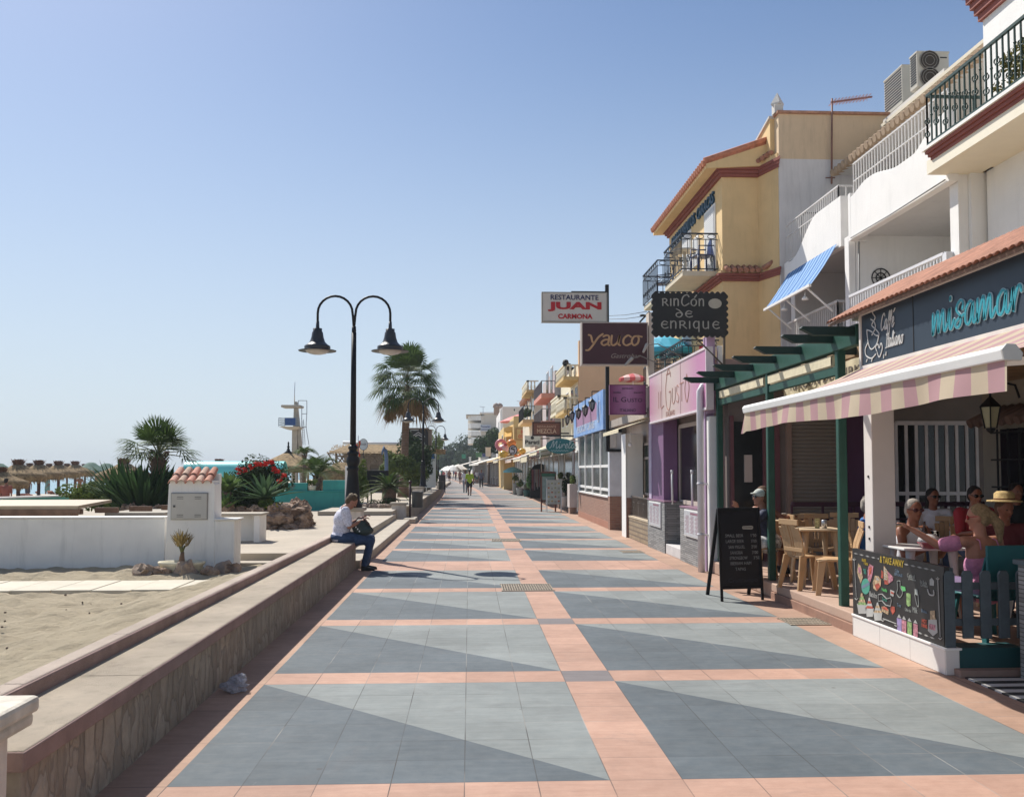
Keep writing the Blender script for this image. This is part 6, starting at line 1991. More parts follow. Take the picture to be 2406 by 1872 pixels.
MB().box(4.46, 4.49, ya_, yb2, 1.1, 2.35).build('pane', M((.05, .075, .065), .15, .3), fo)
MB().box(Xs, 7, y0_ + .1, 26.7, 2.9, 3.1).build('roof_slab', M((.35, .3, .26), .8), t0)
MB().box(3.98, 4.4, 23.55, 24.15, 0, 2.62).build('white_pier', whiteb, t0, bevel=.01)
MB().box(3.97, 4.41, 23.54, 24.16, 0, 1.0).build('pier_tiles', redbrickx, t0)
MB().box(3.955, 3.975, 23.54, 24.17, 0, 2.62).build('pier_face', whiteb, t0)
t0 = thing('small_awning', 'short faded cream awning below the purple hanging sign', 'awning', (3.7, 21.5, 2.7))
mb = MB(); mb.add([(3.35, 20.9, 2.62), (4.1, 20.9, 2.86), (4.1, 23.3, 2.86), (3.35, 23.3, 2.62), (3.35, 20.9, 2.54), (3.35, 23.3, 2.54)], [(0, 1, 2, 3), (0, 3, 5, 4)])
mb.build('canopy', creamf, t0)
t0 = thing('string_lamp', 'small white spotlight hanging from a cord before the dark window', 'spotlight', at(1481, 1045, 21.5))
p = at(1481, 1045, 21.5)
mb = MB(); mb.tube([p + Vector((0, 0, .45)), p], .012, 6); mb.ball(p, .05, .07, .05); mb.build('lamp_body', whitep, t0)
Ym = 26.5
t0 = thing('sign_mast', 'tall black steel mast rising beside the brick-based restaurant', 'mast', (gx(1436, Ym), Ym, 2.3))
mb = MB(); xm = gx(1428, Ym)
MB().box(xm - .04, xm + .06, Ym, Ym + .12, gz(1060, Ym), gz(668, Ym)).build('mast', black, t0, bevel=.006)
mb = MB(); mb.bar((xm, Ym + .05, gz(1058, Ym)), (4.35, Ym + .05, gz(1058, Ym)), .08); mb.bar((xm, Ym + .05, gz(1012, Ym)), (4.35, Ym + .05, gz(1012, Ym)), .08); mb.bar((gx(1344, Ym), Ym + .05, gz(686, Ym)), (xm, Ym + .05, gz(686, Ym)), .05)
mb.build('bracket', black, t0)
MB().box(gx(1447, Ym), gx(1456, Ym), Ym + .1, Ym + .3, 0, gz(1010, Ym)).build('lower_post', black, t0)
MB().box(gx(1434, Ym), gx(1449, Ym), Ym + .02, Ym + .12, gz(1052, Ym), gz(1020, Ym)).build('box_light', greywall, t0)
def flatsign(name, label, px0, px1, py0, py1, Y, mat, framem=None, fw=.03, th=.1, cat='hanging sign'):
 a, b = at(px0, py1, Y), at(px1, py0, Y)
 t = thing(name, label, cat, (a.x, Y, a.z))
 MB().box(a.x + .002, b.x - .002, Y, Y + th, a.z + .002, b.z - .002).build('panel', mat, t)
 if framem:
  MB().box(a.x - fw, b.x + fw, Y - .012, Y + th + .01, b.z, b.z + fw).box(a.x - fw, b.x + fw, Y - .012, Y + th + .01, a.z - fw, a.z).box(a.x - fw, a.x, Y - .012, Y + th + .01, a.z, b.z).box(b.x, b.x + fw, Y - .012, Y + th + .01, a.z, b.z).build('frame', framem, t)
 return t, basis((a.x, Y, a.z), (1, 0, 0), (0, 0, 1)), b.x - a.x, b.z - a.z
t0, fn, W_, H_ = flatsign('restaurant_sign', 'white sign reading Restaurante Juan Carmona in blue and red at the top of the mast', 1275, 1425, 689, 754, Ym - .1, M((.6, .55, .5), .4, .04), M((.3, .28, .25), .5), .025, .22)
mb = MB(); text(mb, 'RESTAURANTE', fn, W_ * .75, H_ * .18, x=W_ * .5, y=H_ * .75, bold=.015, depth=.01); mb.build('blue_lettering', M((.012, .012, .08), .5), t0)
mb = MB(); text(mb, 'JUAN', fn, W_ * .84, H_ * .34, x=W_ * .5, y=H_ * .34, bold=.05, depth=.012); text(mb, 'CARMONA', fn, W_ * .54, H_ * .18, x=W_ * .51, y=H_ * .08, bold=.04, depth=.01)
mb.build('red_lettering', M((.45, .012, .02), .5), t0)
t0, fn, W_, H_ = flatsign('restaurant_sign', 'large maroon sign reading Yauco in tan uncial lettering', 1369, 1520, 760, 855, 22.0, M((.05, .008, .014), .3, .06), M((.42, .36, .32), .5), .025, .3)
mb = MB()
script(mb, 'YAuCo'.replace('C', 'c'), fn, W_ * .07, H_ * .46, H_ * .25, .05, kx=1.62, gap=-.05, slant=.15, calli=.4, w0=.003)
mb.build('lettering', M((.5, .3, .15), .5), t0)
mb = MB(); text(mb, 'Gastrobar', fn, W_ * .46, H_ * .11, x=W_ * .67, y=H_ * .15, shear=.4, depth=.006); mb.build('small_lettering', M((.3, .24, .2), .5), t0)
for (p, q) in ((at(1512, 826, 21.6), at(1520, 810, 21.6)), (at(1470, 857, 21.6), at(1484, 843, 21.6))): MB().cap(p, .03, q, .045, 10).build('lamp_shade', M((.4, .38, .34), .4), t0)
mb = MB(); mb.tube([at(1520, 810, 21.6), at(1545, 808, 21.6), at(1615, 845, 21.5)], .012, 6); mb.tube([at(1484, 843, 21.6), at(1505, 836, 21.6), at(1560, 860, 21.5)], .012, 6); mb.build('lamp_arm', M((.2, .18, .16), .4), t0)
MB().box(gx(1524, 22.2), gx(1536, 22.2), 22.05, 22.4, 3.1, gz(735, 22.2)).build('support_post', M((.55, .48, .4), .7), t0)
t0, fn, W_, H_ = flatsign('restaurant_sign', 'small purple hanging sign reading Il Gusto Italiano', 1434, 1516, 905, 973, 20.9, wavemat('purple_gradient', (.42, .2, .36), (.16, .015, .1), 1 / .82, 'X', bump=0, rough=.4, vary=.02), M((.12, .02, .08), .5), .012, .12)
mb = MB()
for s_, w_, h, x, y in (('IL G', .36, .17, .27, .42), ('USTO', .42, .13, .7, .42), ('ITALIANO', .45, .1, .5, .09), ('RISTORANTE', .32, .05, .5, .86), ('PIZZERIA', .22, .05, .2, .72), ('SPAGHETTI', .26, .05, .8, .72)):
 text(mb, s_, fn, W_ * w_, H_ * h, x=W_ * x, y=H_ * y, depth=.006)
mb.build('lettering', M((.03, .015, .05), .5), t0)
mb = MB(); mb.bar((gx(1513, 21), 21, gz(905, 21)), (4.05, 21, gz(905, 21)), .03); mb.bar((gx(1513, 21), 21, gz(970, 21)), (4.05, 21, gz(970, 21)), .03)
mb.build('bracket', black, t0)
# ================================================================== brick-based restaurant with the blue fascia
t0 = thing('brick_restaurant', 'restaurant front with white framed windows over red brick panels', 'restaurant', (4.2, 30, 0))
y0_, y1_ = 26.9, 34.5
MB().box(4.04, 4.3, y0_, y1_, .2, .9).build('brick_base', redbrick, t0)
MB().box(4.02, 4.32, y0_, y1_, 0, .2).build('tile_plinth', brickmat('terracotta_plinth', (.42, .2, .13), (.36, .16, .1), (.22, .1, .07), .1, .4, .006, 'yz0', .3, off=0), t0)
MB().box(4.0, 4.34, y0_ - .35, y0_, 0, .95).build('brick_end', redbrickx, t0)
MB().box(3.99, 4.32, y0_, y1_, .9, .95).build('sill', whitep, t0)
mb = MB()
for z in (1.12, 1.82): mb.box(4.05, 4.12, y0_, y1_, z - .04, z + .04)
for y in (y0_, y0_ + 1.9, y0_ + 3.8, y0_ + 5.7, y1_): mb.box(4.04, 4.13, y - .06, y + .06, .95, 2.9)
fo = mb.build('window_frame', whitep, t0); ORG[fo.name] = ORG[t0.name]
MB().box(4.09, 4.1, y0_, y1_, .95, 2.9).build('pane', M((.06, .065, .06), .25, .5, 1, spec=.25), fo)
MB().box(4.0, 4.35, y0_ - .32, y0_ - .02, .95, 2.9).build('end_post', M((.6, .62, .66), .5), t0)
mb = MB()
for y in (27.8, 29.2, 30.5, 31.9): mb.box(4.2, 4.3, y, y + .5, 1.9, 2.88)
mb.build('curtain', M((.4, .36, .33), .9, .15, 3), t0)
MB().box(4.2, 4.3, 32.6, 33.0, 1.0, 2.88).build('brown_jamb', M((.22, .08, .05), .7), t0)
mb = MB(); bush(mb, (4.35, 28.0, 1.4), .12, .3, .25, 250, .05, rs=random.Random(80)); mb.build('window_plant', bushl, t0)
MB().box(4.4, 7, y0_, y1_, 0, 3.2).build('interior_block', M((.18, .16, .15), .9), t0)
t0 = thing('blue_fascia', 'sky blue and pink photographic fascia sign above the brick-based restaurant', 'shop sign', (3.95, 31, 2.9))
m, t, bs = newmat('blue_print')
v = coords(t); n = X(t, noi(t, v, 1.6, 6, .7)); s = t.nodes.new('ShaderNodeSeparateXYZ'); t.links.new(v, s.inputs[0])
c = mixc(t, ((n - .35) * 3).mx(0).mn(1), (.1, .25, .6), (.35, .5, .72))
pk = ((X(t, s.outputs[2]) > .36) * (X(t, s.outputs[2]) < .9)) * ((X(t, s.outputs[1]) > -2.3) * (X(t, s.outputs[1]) < 3.3))
wv = (X(t, s.outputs[1]) * 3).mod(1) < .5
pc_2 = mixc(t, wv, (.45, .2, .3), (.3, .12, .2))
c = mixc(t, pk * .85, c, pc_2)
t.links.new(c, bs.inputs['Base Color']); bs.inputs['Roughness'].default_value = .5
MB().box(3.93, 4.02, 27.3, 35.1, 2.9, 4.08).build('panel', m, t0)
fn = basis((3.928, 33.8, 3.02), (0, -1, 0), (0, 0, 1))
mb = MB(); text(mb, 'PESCADOS Y CARNES', fn, 4.6, .24, align='L', depth=.005, bold=.01); mb.build('lettering', M((.6, .62, .68), .5), t0)
mb = MB(); stroke(mb, [(5.2, .35), (5.5, .75), (5.9, .7), (5.8, .3), (5.4, .15), (5.2, .35)], fn, .04); mb.build('drawing', M((.5, .55, .65), .5), t0)
def lantern(px, py, Y, lb):
 p = at(px, py, Y)
 t = thing('bracket_lantern', lb, 'lantern', p, 'black lanterns on brackets over the blue fascia')
 mb = MB()
 mb.bar((p.x, p.y, p.z + .16), (p.x, p.y, p.z + .4), .025); mb.bar((p.x, p.y, p.z + .4), (4.05, p.y, p.z + .4), .03); mb.bar((4.0, p.y, p.z + .4), (4.0, p.y, p.z), .03)
 mb.lathe([(.02, .18), (.11, .09), (.12, .07)], p, 6, sm=False); mb.lathe([(.06, -.15), (.03, -.2), (.005, -.24)], p, 6, sm=False)
 for k in range(6): mb.bar(p + Vector((math.cos(k * 1.047) * .11, math.sin(k * 1.047) * .11, .07)), p + Vector((math.cos(k * 1.047) * .06, math.sin(k * 1.047) * .06, -.15)), .016)
 mb.build('lantern_frame', black, t)
 MB().lathe([(.1, .06), (.055, -.14)], p, 6, sm=False).build('glass', M((.3, .28, .26), .3), t)
for k, (px, py, Y) in enumerate([(1391, 950, 28.5), (1375, 963, 30.3), (1359, 970, 32.3), (1344, 976, 34.4), (1333, 985, 36.6)]):
 lantern(px, py, Y, ['nearest and highest black lantern above the blue fascia', 'second black bracket lantern along the blue fascia', 'middle black bracket lantern of the five over the fascia', 'fourth black bracket lantern at the far end of the fascia', 'farthest and lowest black bracket lantern, past the blue fascia'][k])
Y = 35.4
c = at(1317.5, 1048, Y)
t0 = thing('oval_sign', 'teal oval hanging sign reading Mirela in pale script', 'hanging sign', c)
rx, rz = 35 * Y / F, 18 * Y / F
mb = MB(); mb.prism([(c.x + math.cos(k * .1963) * rx, c.z + math.sin(k * .1963) * rz) for k in range(32)], lambda u, v, q: Vector((u, q, v)), Y, Y + .06); mb.build('panel', M((.03, .17, .17), .5), t0)
fn = basis(c, (1, 0, 0), (0, 0, 1)); mb = MB(); script(mb, 'Mirela', fn, -rx * .72, -.08, .17, .028, kx=1.45, slant=.15); stroke(mb, [(-rx * .65 + i * .05, -.17 + .015 * (-1) ** i) for i in range(int(rx * 1.3 / .05))], fn, .02, sm=False)
mb.build('lettering', M((.45, .55, .52), .5), t0)
mb = MB(); mb.bar((c.x - rx, Y + .03, c.z + rz + .1), (4.05, Y + .03, c.z + rz + .1), .05); mb.bar((c.x, Y + .03, c.z + rz), (c.x, Y + .03, c.z + rz + .1), .03); mb.build('bracket', dark, t0)
brs = M((.16, .06, .04), .6, .2, 8)
t0, fn, W_, H_ = flatsign('wooden_sign', 'brown wooden sign reading Mezcla in pale capitals', 1254, 1315, 994, 1021, 41, brs, M((.05, .02, .015), .6), .06, .1)
mb = MB(); text(mb, 'MEZCLA', fn, W_ * .75, H_ * .38, x=W_ * .5, y=H_ * .12, bold=.02, depth=.01); text(mb, 'RESTAURANTE', fn, W_ * .72, H_ * .2, x=W_ * .5, y=H_ * .6, depth=.01); mb.build('lettering', M((.5, .34, .24), .6), t0)
mb = MB(); mb.bar((gx(1315, 41), 41.05, gz(1018, 41)), (4.4, 41.05, gz(1018, 41)), .06); mb.build('bracket', dark, t0)
t0, fn, W_, H_ = flatsign('white_sign', 'white hanging sign reading Parati in black with a small emblem', 1233, 1270, 1023, 1050, 50, M((.6, .6, .57), .5, .1, 5), None)
mb = MB(); text(mb, 'Parati', fn, W_ * .9, H_ * .36, x=W_ * .48, y=H_ * .25, bold=.03, depth=.01); mb.ball(fn(W_ * .48, H_ * .8, .02), .09, .01, .09); mb.build('lettering', dark, t0)
mb = MB(); text(mb, 'cafe bar', fn, W_ * .5, H_ * .12, x=W_ * .6, y=H_ * .04, depth=.01); mb.build('small_lettering', M((.4, .2, .15), .6), t0)
mb = MB(); mb.bar((gx(1270, 50), 50.05, gz(1030, 50)), (4.3, 50.05, gz(1030, 50)), .06); mb.build('bracket', dark, t0)
# ================================================================== white building with wavy balconies
XF = 7.0
t0 = thing('wavy_balcony_building', 'white building with wavy-topped balcony parapets between the bar building and the yellow building', 'building', (8, 17, 0))
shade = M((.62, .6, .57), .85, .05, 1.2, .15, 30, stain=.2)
zf1, zs2, ztop = 3.85, 6.04, 8.3
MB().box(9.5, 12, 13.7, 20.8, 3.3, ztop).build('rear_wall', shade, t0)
for (a_, b_) in ((20.55, 20.8), (17.28, 17.55), (13.66, 13.9)): MB().box(XF + .15, 9.49, a_, b_, 3.3, zs2).build('cross_wall', whiteb, t0)
MB().box(XF + .02, XF + .145, 17.3, 17.5, 3.3, zs2).build('column', whiteb, t0, bevel=.01)
MB().box(7.3, 7.62, 13.58, 13.655, 3.3, zs2 - .002).build('column', whiteb, t0)
MB().box(XF, 9.6, 13.62, 20.78, zf1 - .3, zf1).build('first_floor_slab', whiteb, t0)
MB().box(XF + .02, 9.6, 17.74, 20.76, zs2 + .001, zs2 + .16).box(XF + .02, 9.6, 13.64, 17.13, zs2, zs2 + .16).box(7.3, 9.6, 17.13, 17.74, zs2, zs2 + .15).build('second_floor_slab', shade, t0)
def wavy(y0_, y1_, z0_, fn_, name='balcony_parapet'):
 n = 40
 pts = [(y0_, z0_), (y1_, z0_)] + [(y1_ + (y0_ - y1_) * k / n, fn_(1 - k / n)) for k in range(n + 1)]
 mb = MB(); mb.prism(pts, lambda u, v, q: Vector((q, u, v)), XF, XF + .14)
 return mb.build(name, whiteb, t0, bevel=.01)
def ss(a, b, x):
 t = min(1, max(0, (x - a) / (b - a))); return t * t * (3 - 2 * t)
wavy(17.72, 20.78, zs2 - .12, lambda u: 6.88 - .0 * u - .62 * ss(.35, .85, u) + .03 * (u > .9))
wavy(13.62, 17.15, zs2 - .12, lambda u: 6.98 + .0 + (.0 if u < .35 else 0) - .30 * ss(.08, .32, u) + .16 * ss(.45, .75, u) - .12 * ss(.8, 1, u))
MB().box(XF, 7.32, 17.60, 17.72, zs2 - .12, 6.88).box(XF, 7.32, 17.15, 17.25, zs2 - .12, 6.8).build('parapet_return', whiteb, t0)
pts = []
wv1 = lambda u: 3.95 + .45 * ss(.18, .5, u) - .45 * ss(.62, .9, u)
n = 30
mbp = MB(); mbp.prism([(17.6, 3.6), (20.75, 3.6)] + [(20.75 - 3.15 * k / n, wv1(1 - k / n) if k < n else 3.95) for k in range(n + 1)], lambda u, v, q: Vector((q, u, v)), XF - .02, XF + .1)
mbp.build('balcony_parapet', whiteb, t0)
mb = MB()
rail(mb, (XF + .03, 17.75, 0), (XF + .03, 20.7, 0), 6.3, 7.12, .11, .009, .03)
rail(mb, (XF + .03, 17.75, 0), (7.32, 17.75, 0), 6.6, 7.12, .11, .009, .03)
mb.bar((XF + .03, 17.75, 6.86), (XF + .03, 20.7, 6.86), .02)
mb.build('upper_railing', railw, t0)
mb = MB()
rail(mb, (XF + .03, 13.65, 0), (XF + .03, 17.05, 0), 6.6, 7.3, .11, .009, .03)
mb.bar((XF + .03, 13.65, 6.98), (XF + .03, 17.05, 6.98), .02)
mb.build('upper_railing', railw, t0)
mb = MB()
rail(mb, (XF + .02, 17.85, 0), (XF + .02, 20.7, 0), 3.95, 4.92, .1, .011, .045)
rail(mb, (XF + .02, 17.85, 0), (7.35, 17.85, 0), 4.0, 4.92, .1, .011, .045)
mb.build('lower_railing', railw, t0)
mb = MB()
rail(mb, (XF + .02, 13.85, 0), (XF + .02, 17.3, 0), 3.95, 4.9, .1, .011, .045)
rail(mb, (XF + .02, 13.85, 0), (7.5, 13.85, 0), 4.0, 4.9, .2, .011, .05)
mb.box(XF - .0, XF + .09, 13.75, 13.87, 3.9, 4.9)
mb.build('lower_railing', gwhite, t0)
MB().box(9.47, 9.5, 14.0, 14.9, 3.9, 5.4).build('door', M((.1, .08, .07), .5, .2), t0)
MB().box(9.47, 9.5, 18.2, 20.2, 3.9, 5.6).build('window', M((.12, .11, .1), .3, .2), t0)
mb = MB()
c = Vector((7.6, 17.26, 5.25))
for r in (.17, .09): mb.tube([c + Vector((math.cos(k * .393) * r, 0, math.sin(k * .393) * r)) for k in range(17)], .012, 5, cap=False)
for k in range(8): mb.bar(c, c + Vector((math.cos(k * .785) * .17, 0, math.sin(k * .785) * .17)), .012)
mb.build('iron_rosette', dark, t0)
mb = MB()
for k in range(12):
 mb.bar((7.75 + k * .09, 17.24, 4.0), (7.75 + min(k + 6, 12) * .09 - .0, 17.24, 4.0 + (min(k + 6, 12) - k) * .16), .012)
 mb.bar((7.75 + k * .09, 17.23, 4.0 + (0 if k < 6 else 0)), (7.75 + max(k - 6, 0) * .09, 17.23, 4.0 + (k - max(k - 6, 0)) * .16), .012)
mb.build('trellis', M((.4, .35, .3), .7), t0)
MB().box(8.25, 12, 13.0, 20.85, 8.33, 8.42).box(8.3, 12, 12.5, 20.85, 8.42, 8.5).build('roof_slab', greywall, t0)
mb = MB()
y = 12.6
while y < 20.8:
 mb.tube([(8.12, y, 8.36), (9.0, y, 8.58)], .085, 8)
 y += .2
mb.build('eave_tiles', M((.42, .3, .2), .85, .25, 8), t0)
MB().box(9.3, 12, 12.5, 20.6, 8.45, 9.36).box(9.2, 12, 12.4, 20.68, 9.36, 9.43).build('upper_parapet', M((.66, .6, .48), .8, .05, 1, stain=.3), t0)
mb = MB(); mb.tube([(XF - .02, 17.1, 5.95), (XF - .03, 15.5, 5.93), (XF - .02, 13.7, 5.96)], .012, 5); mb.tube([(7.2, 17.3, 3.5), (7.2, 17.27, 6.0)], .014, 5)
mb.build('cable', M((.3, .3, .3), .6), t0)
t0.location.y -= .45
t0 = thing('blue_awning', 'blue and white striped awning hanging from the wavy balcony', 'awning', (6.8, 19, 5.6))
bstripe = wavemat('blue_white_stripes', (.02, .13, .4), (.22, .4, .62), 5.0, 'Y', sharp=True, bump=0, rough=.8, vary=.15)
a, b, c, d = Vector((6.98, 17.75, 6.0)), Vector((6.98, 20.5, 6.0)), Vector((6.45, 20.5, 5.2)), Vector((6.45, 17.75, 5.2))
mb = MB()
N_ = 24
vs = []
for i in range(N_ + 1):
 for k in range(5):
  f = k / 4
  p = a.lerp(b, i / N_).lerp(d.lerp(c, i / N_), f)
  vs.append(p + Vector((.02 * math.sin(i * 1.3) * f, 0, -.04 * math.sin(math.pi * f))))
mb.add(vs, [(i * 5 + k, (i + 1) * 5 + k, (i + 1) * 5 + k + 1, i * 5 + k + 1) for i in range(N_) for k in range(4)], 0, True)
mb.build('canopy', bstripe, t0)
mb = MB(); mb.bar(c, d, .05); mb.build('front_bar', whitep, t0); t0.location.y -= .45
for y in (18.0, 19.2, 20.3):
 mb = MB(); mb.bar((6.47, y, 5.2), (6.98, y, 4.75), .03); mb.build('support_arm', whitep, t0)
for k, y in enumerate((18.3, 19.5)):
 p = Vector((6.55, y - .45, 5.08))
 mb = MB(); mb.tube([p + Vector((0, 0, .1)), p], .012, 6); mb.lathe([(.02, .02), (.06, -.03), (.065, -.06), (.001, -.06)], p, 12)
 tag(mb.build('bulb_lamp', whitep), ['small round lamp under the blue awning, nearer one', 'small round lamp under the blue awning, farther one'][k], 'lamp')
def acunit(x, y, z, w_, d, h, label, fans=2):
 t = thing('air_conditioner', label, 'air conditioner', (x, y, z), 'air conditioning units on the roof')
 body = M((.5, .47, .4), .5, .05, 3)
 MB().box(x, x + w_, y, y + d, z, z + h).build('casing', body, t, bevel=.015)
 MB().box(x - .01, x + w_ + .01, y - .01, y + d + .01, z + h - .03, z + h + .01).build('lid', body, t, bevel=.006)
 for k in range(fans):
  cz = z + h * (.74 - .47 * k); cx = x + w_ * .38
  f = MB(); f.lathe([(.001, .0), (w_ * .3, 0), (w_ * .3, .01)], (0, 0, 0), 20)
  f.v = [Vector((cx + p.x, y - .012 + p.z * -1, cz + p.y)) for p in f.v]
  f.build('fan_opening', M((.05, .04, .03), .7), t)
  g = MB()
  for r in (.1, .16, .21): g.tube([(cx + math.cos(j * .393) * r * w_ / .7, y - .03, cz + math.sin(j * .393) * r * w_ / .7) for j in range(17)], .006, 4, cap=False)
  g.build('fan_grille', M((.3, .28, .25), .5), t)
 MB().box(x + w_ * .72, x + w_ * .93, y - .008, y, z + h * .82, z + h * .85).build('badge', dark, t)
 mb = MB()
 for k in range(12): mb.box(x - .008, x, y + .04, y + d - .04, z + .1 + k * h / 14, z + .13 + k * h / 14)
 mb.build('side_vents', dark, t)
zr = 9.39
acunit(at(2155, 165, 18.6).x, 18.6, gz(205, 18.6, 2200), .68, .32, gz(122, 18.6, 2200) - gz(205, 18.6, 2200), 'larger two-fan air conditioner standing on the roof edge')
acunit(at(2120, 200, 19.9).x, 19.9, gz(243, 19.9, 2130) , .55, .9, gz(153, 19.9, 2130) - gz(243, 19.9, 2130), 'narrower air conditioner seen end-on, left of the larger one', 0)
tag(MB().box(9.25, 11, 17.5, 20.2, 9.381, gz(215, 18.6, 2200)).build('roof_plinth', greywall), 'low rendered plinth carrying the air conditioners', 'plinth')
# ================================================================== yellow building
XY = 5.9
Yn = 21.85
t0 = thing('yellow_building', 'three-storey yellow apartment building with red string courses, tiled eaves and blue lettering', 'building', (7, 24, 0))
Yfar = 27.6
XR = 7.0
MB().box(XY, 12, Yn + .0, Yfar, 3.0, 8.78).build('wall', yellow, t0)
mb = MB(); mb.prism([(6.72, Yn + .1), (6.98, Yn - .75), (7.05, Yn - .75), (7.05, Yn + .2)], lambda u, v, q: Vector((u, v, q)), 3.0, 8.9)
mb.build('corner_wall', yellow, t0)
zw = gz(392, 21.1, 1900)
zt = gz(288, 21.1, 1840)
m2 = MB(); m2.box(XR, 13, Yn - .8, Yn - .5, 3.0, zw); m2.build('party_wall', M((.68, .65, .63), .85, .05, 1.5, .1, 30, stain=.3), t0)
m2 = MB(); m2.box(XR, 13, Yn - .8, Yn - .5, zw, zt); m2.build('party_wall_upper', M((.66, .5, .33), .85, .06, 1.5, .1, 30, stain=.35), t0)
MB().box(XR - .04, 13, Yn - .86, Yn - .44, zt, zt + .06).build('party_wall_coping', M((.42, .22, .14), .8, .3, 10), t0)
mb = MB(); mb.prism([(Yn - .5, 8.7), (Yn - .5, zt), (25.2, 9.0), (25.2, 8.7)], lambda u, v, q: Vector((q, u, v)), 6.9, 7.1); mb.build('gable', yellow, t0)
mb = MB(); mb.bar((6.98, Yn - .55, zt + .02), (6.98, 25.3, 9.02), .24, .05); mb.build('gable_coping', greywall, t0)
p = (7.03, Yn - .65, zt + .05)
MB().box(p[0] - .1, p[0] + .1, p[1] - .1, p[1] + .1, p[2], p[2] + .2).lathe([(.15, .2), (.15, .24), (.001, .5)], p, 4, sm=False).build('finial', greywall, t0)
def course(z, h, proj, nm):
 mb = MB()
 for k in range(3):
  p_ = proj * (.4 + .3 * k)
  mb.box(XY - p_, XY + .1, Yn - p_, Yfar + p_, z + h * k / 3, z + h * (k + 1) / 3 - .002)
  mb.box(XY + .1, 6.74, Yn - p_, Yn + .1, z + h * k / 3, z + h * (k + 1) / 3 - .002)
  mb.prism([(6.74, Yn - p_), (6.98, Yn - .78 - p_), (7.03, Yn - .7), (6.9, Yn + .1), (6.74, Yn + .1)], lambda u, v, q: Vector((u, v, q)), z + h * k / 3, z + h * (k + 1) / 3 - .002)
 mb.build(nm, redmold, t0)
course(8.56, .22, .16, 'upper_string_course')
course(6.1, .17, .14, 'lower_string_course')
zu = 6.3
mb = MB()
mb.box(XY - .06, 6.72, Yn - .06, Yfar, zu - .03, zu + .05); mb.build('ledge', yellow, t0)
mb = MB()
for k in range(6): mb.tube([(XY + .08 + k * .14, Yn - .22, zu + .02), (XY + .08 + k * .14, Yn + .02, zu + .14)], .06, 8)
mb.tube([(6.76, Yn - .3, zu + .05), (6.95, Yn - .5, zu + .16)], .06, 8)
mb.build('ledge_tiles', terra, t0)
za = 8.80
mb = MB()
mb.add([(XY - .42, Yn - .22, za), (XY - .42, Yfar + .3, za), (XR + .3, Yfar + .3, za + .62), (XR + .3, Yn - .22, za + .62), (XY - .42, Yn - .22, za - .1), (XY - .42, Yfar + .3, za - .1), (XR + .3, Yfar + .3, za), (XR + .3, Yn - .22, za)],
       [(0, 1, 2, 3), (0, 4, 5, 1), (3, 7, 4, 0), (4, 7, 6, 5), (1, 5, 6, 2)])
mb.build('roof_soffit', yellow, t0)
mb = MB()
y = Yn - .15
while y < Yfar + .3:
 mb.tube([(XY - .5, y, za + .02), (XR + .2, y, za + .64)], .075, 8)
 y += .19
mb.tube([(XY - .46, Yn - .2, za + .08), (XR + .2, Yn - .2, za + .70)], .07, 8)
mb.build('roof_tiles', M((.5, .2, .12), .85, .3, 9), t0)
mb = MB()
for k in range(4): mb.tube([(6.7 + .07 * k, Yn - .25 - .1 * k, za + .08 + .03 * k), (6.72 + .07 * k, Yn + .05 - .1 * k, za + .16 + .03 * k)], .055, 8)
mb.build('corner_tiles', terra, t0)
for (y0_, y1_, z0_, z1_, mt) in ((22.45, 23.35, 6.5, 8.05, M((.75, .75, .73), .5)), (24.1, 24.6, 7.0, 7.7, M((.2, .25, .35), .3)), (24.9, 25.8, 6.5, 8.05, M((.75, .75, .73), .5)), (22.6, 23.4, 3.7, 5.3, M((.75, .75, .73), .5)), (25, 25.9, 3.7, 5.3, M((.75, .75, .73), .5))):
 fo = MB().box(XY - .03, XY - .002, y0_ - .06, y1_ + .06, z0_, z1_ + .06).build('window_frame', whitep, t0)
 ORG[fo.name] = ORG[t0.name]
 MB().box(XY - .045, XY - .031, y0_, y1_, z0_, z1_).build('roller_blind', wavemat('white_blind', (.7, .7, .69), (.5, .5, .5), 18, 'Z', bump=.6, vary=.05), fo)
fn = basis((XY - .001, 27.2, 8.13), (0, -1, 0), (0, 0, 1))
mb = MB(); text(mb, 'APARTAMENTOS  CARACAS', fn, 4.75, .3, align='L', bold=.02, depth=.05); mb.build('blue_lettering', M((.015, .07, .13), .5), t0)
def balcony(y0_, y1_, zf, lb=None, x0_=5.03):
 z1_ = zf + .87
 MB().box(x0_ + .02, XY, y0_ + .02, y1_ - .02, zf - .14, zf - .02).build('balcony_slab', M((.62, .55, .42), .8, .08), t0)
 mb = MB()
 ornrail(mb, (x0_, y0_, 0), (x0_, y1_, 0), zf + .02, z1_)
 ornrail(mb, (x0_, y0_, 0), (XY, y0_, 0), zf + .02, z1_)
 ornrail(mb, (x0_, y1_, 0), (XY, y1_, 0), zf + .02, z1_)
 mb.build('balcony_railing', M((.012, .02, .035), .4, .2), t0)
balcony(22.25, 24.25, 6.45)
balcony(25.1, 27.2, 6.45)
balcony(22.25, 24.9, 3.9)
balcony(25.2, 27.2, 3.9)
mb = MB(); mb.tube([(XR + .5, Yn - .83, 3.2), (XR + .5, Yn - .83, 7.4), (XR + .55, Yn - .83, 7.5), (XR + 2.2, Yn - .83, 7.55)], .014, 5); mb.build('cable', dark, t0)
t0.location.y -= .47
bch = M((.012, .03, .12), .4, .1)
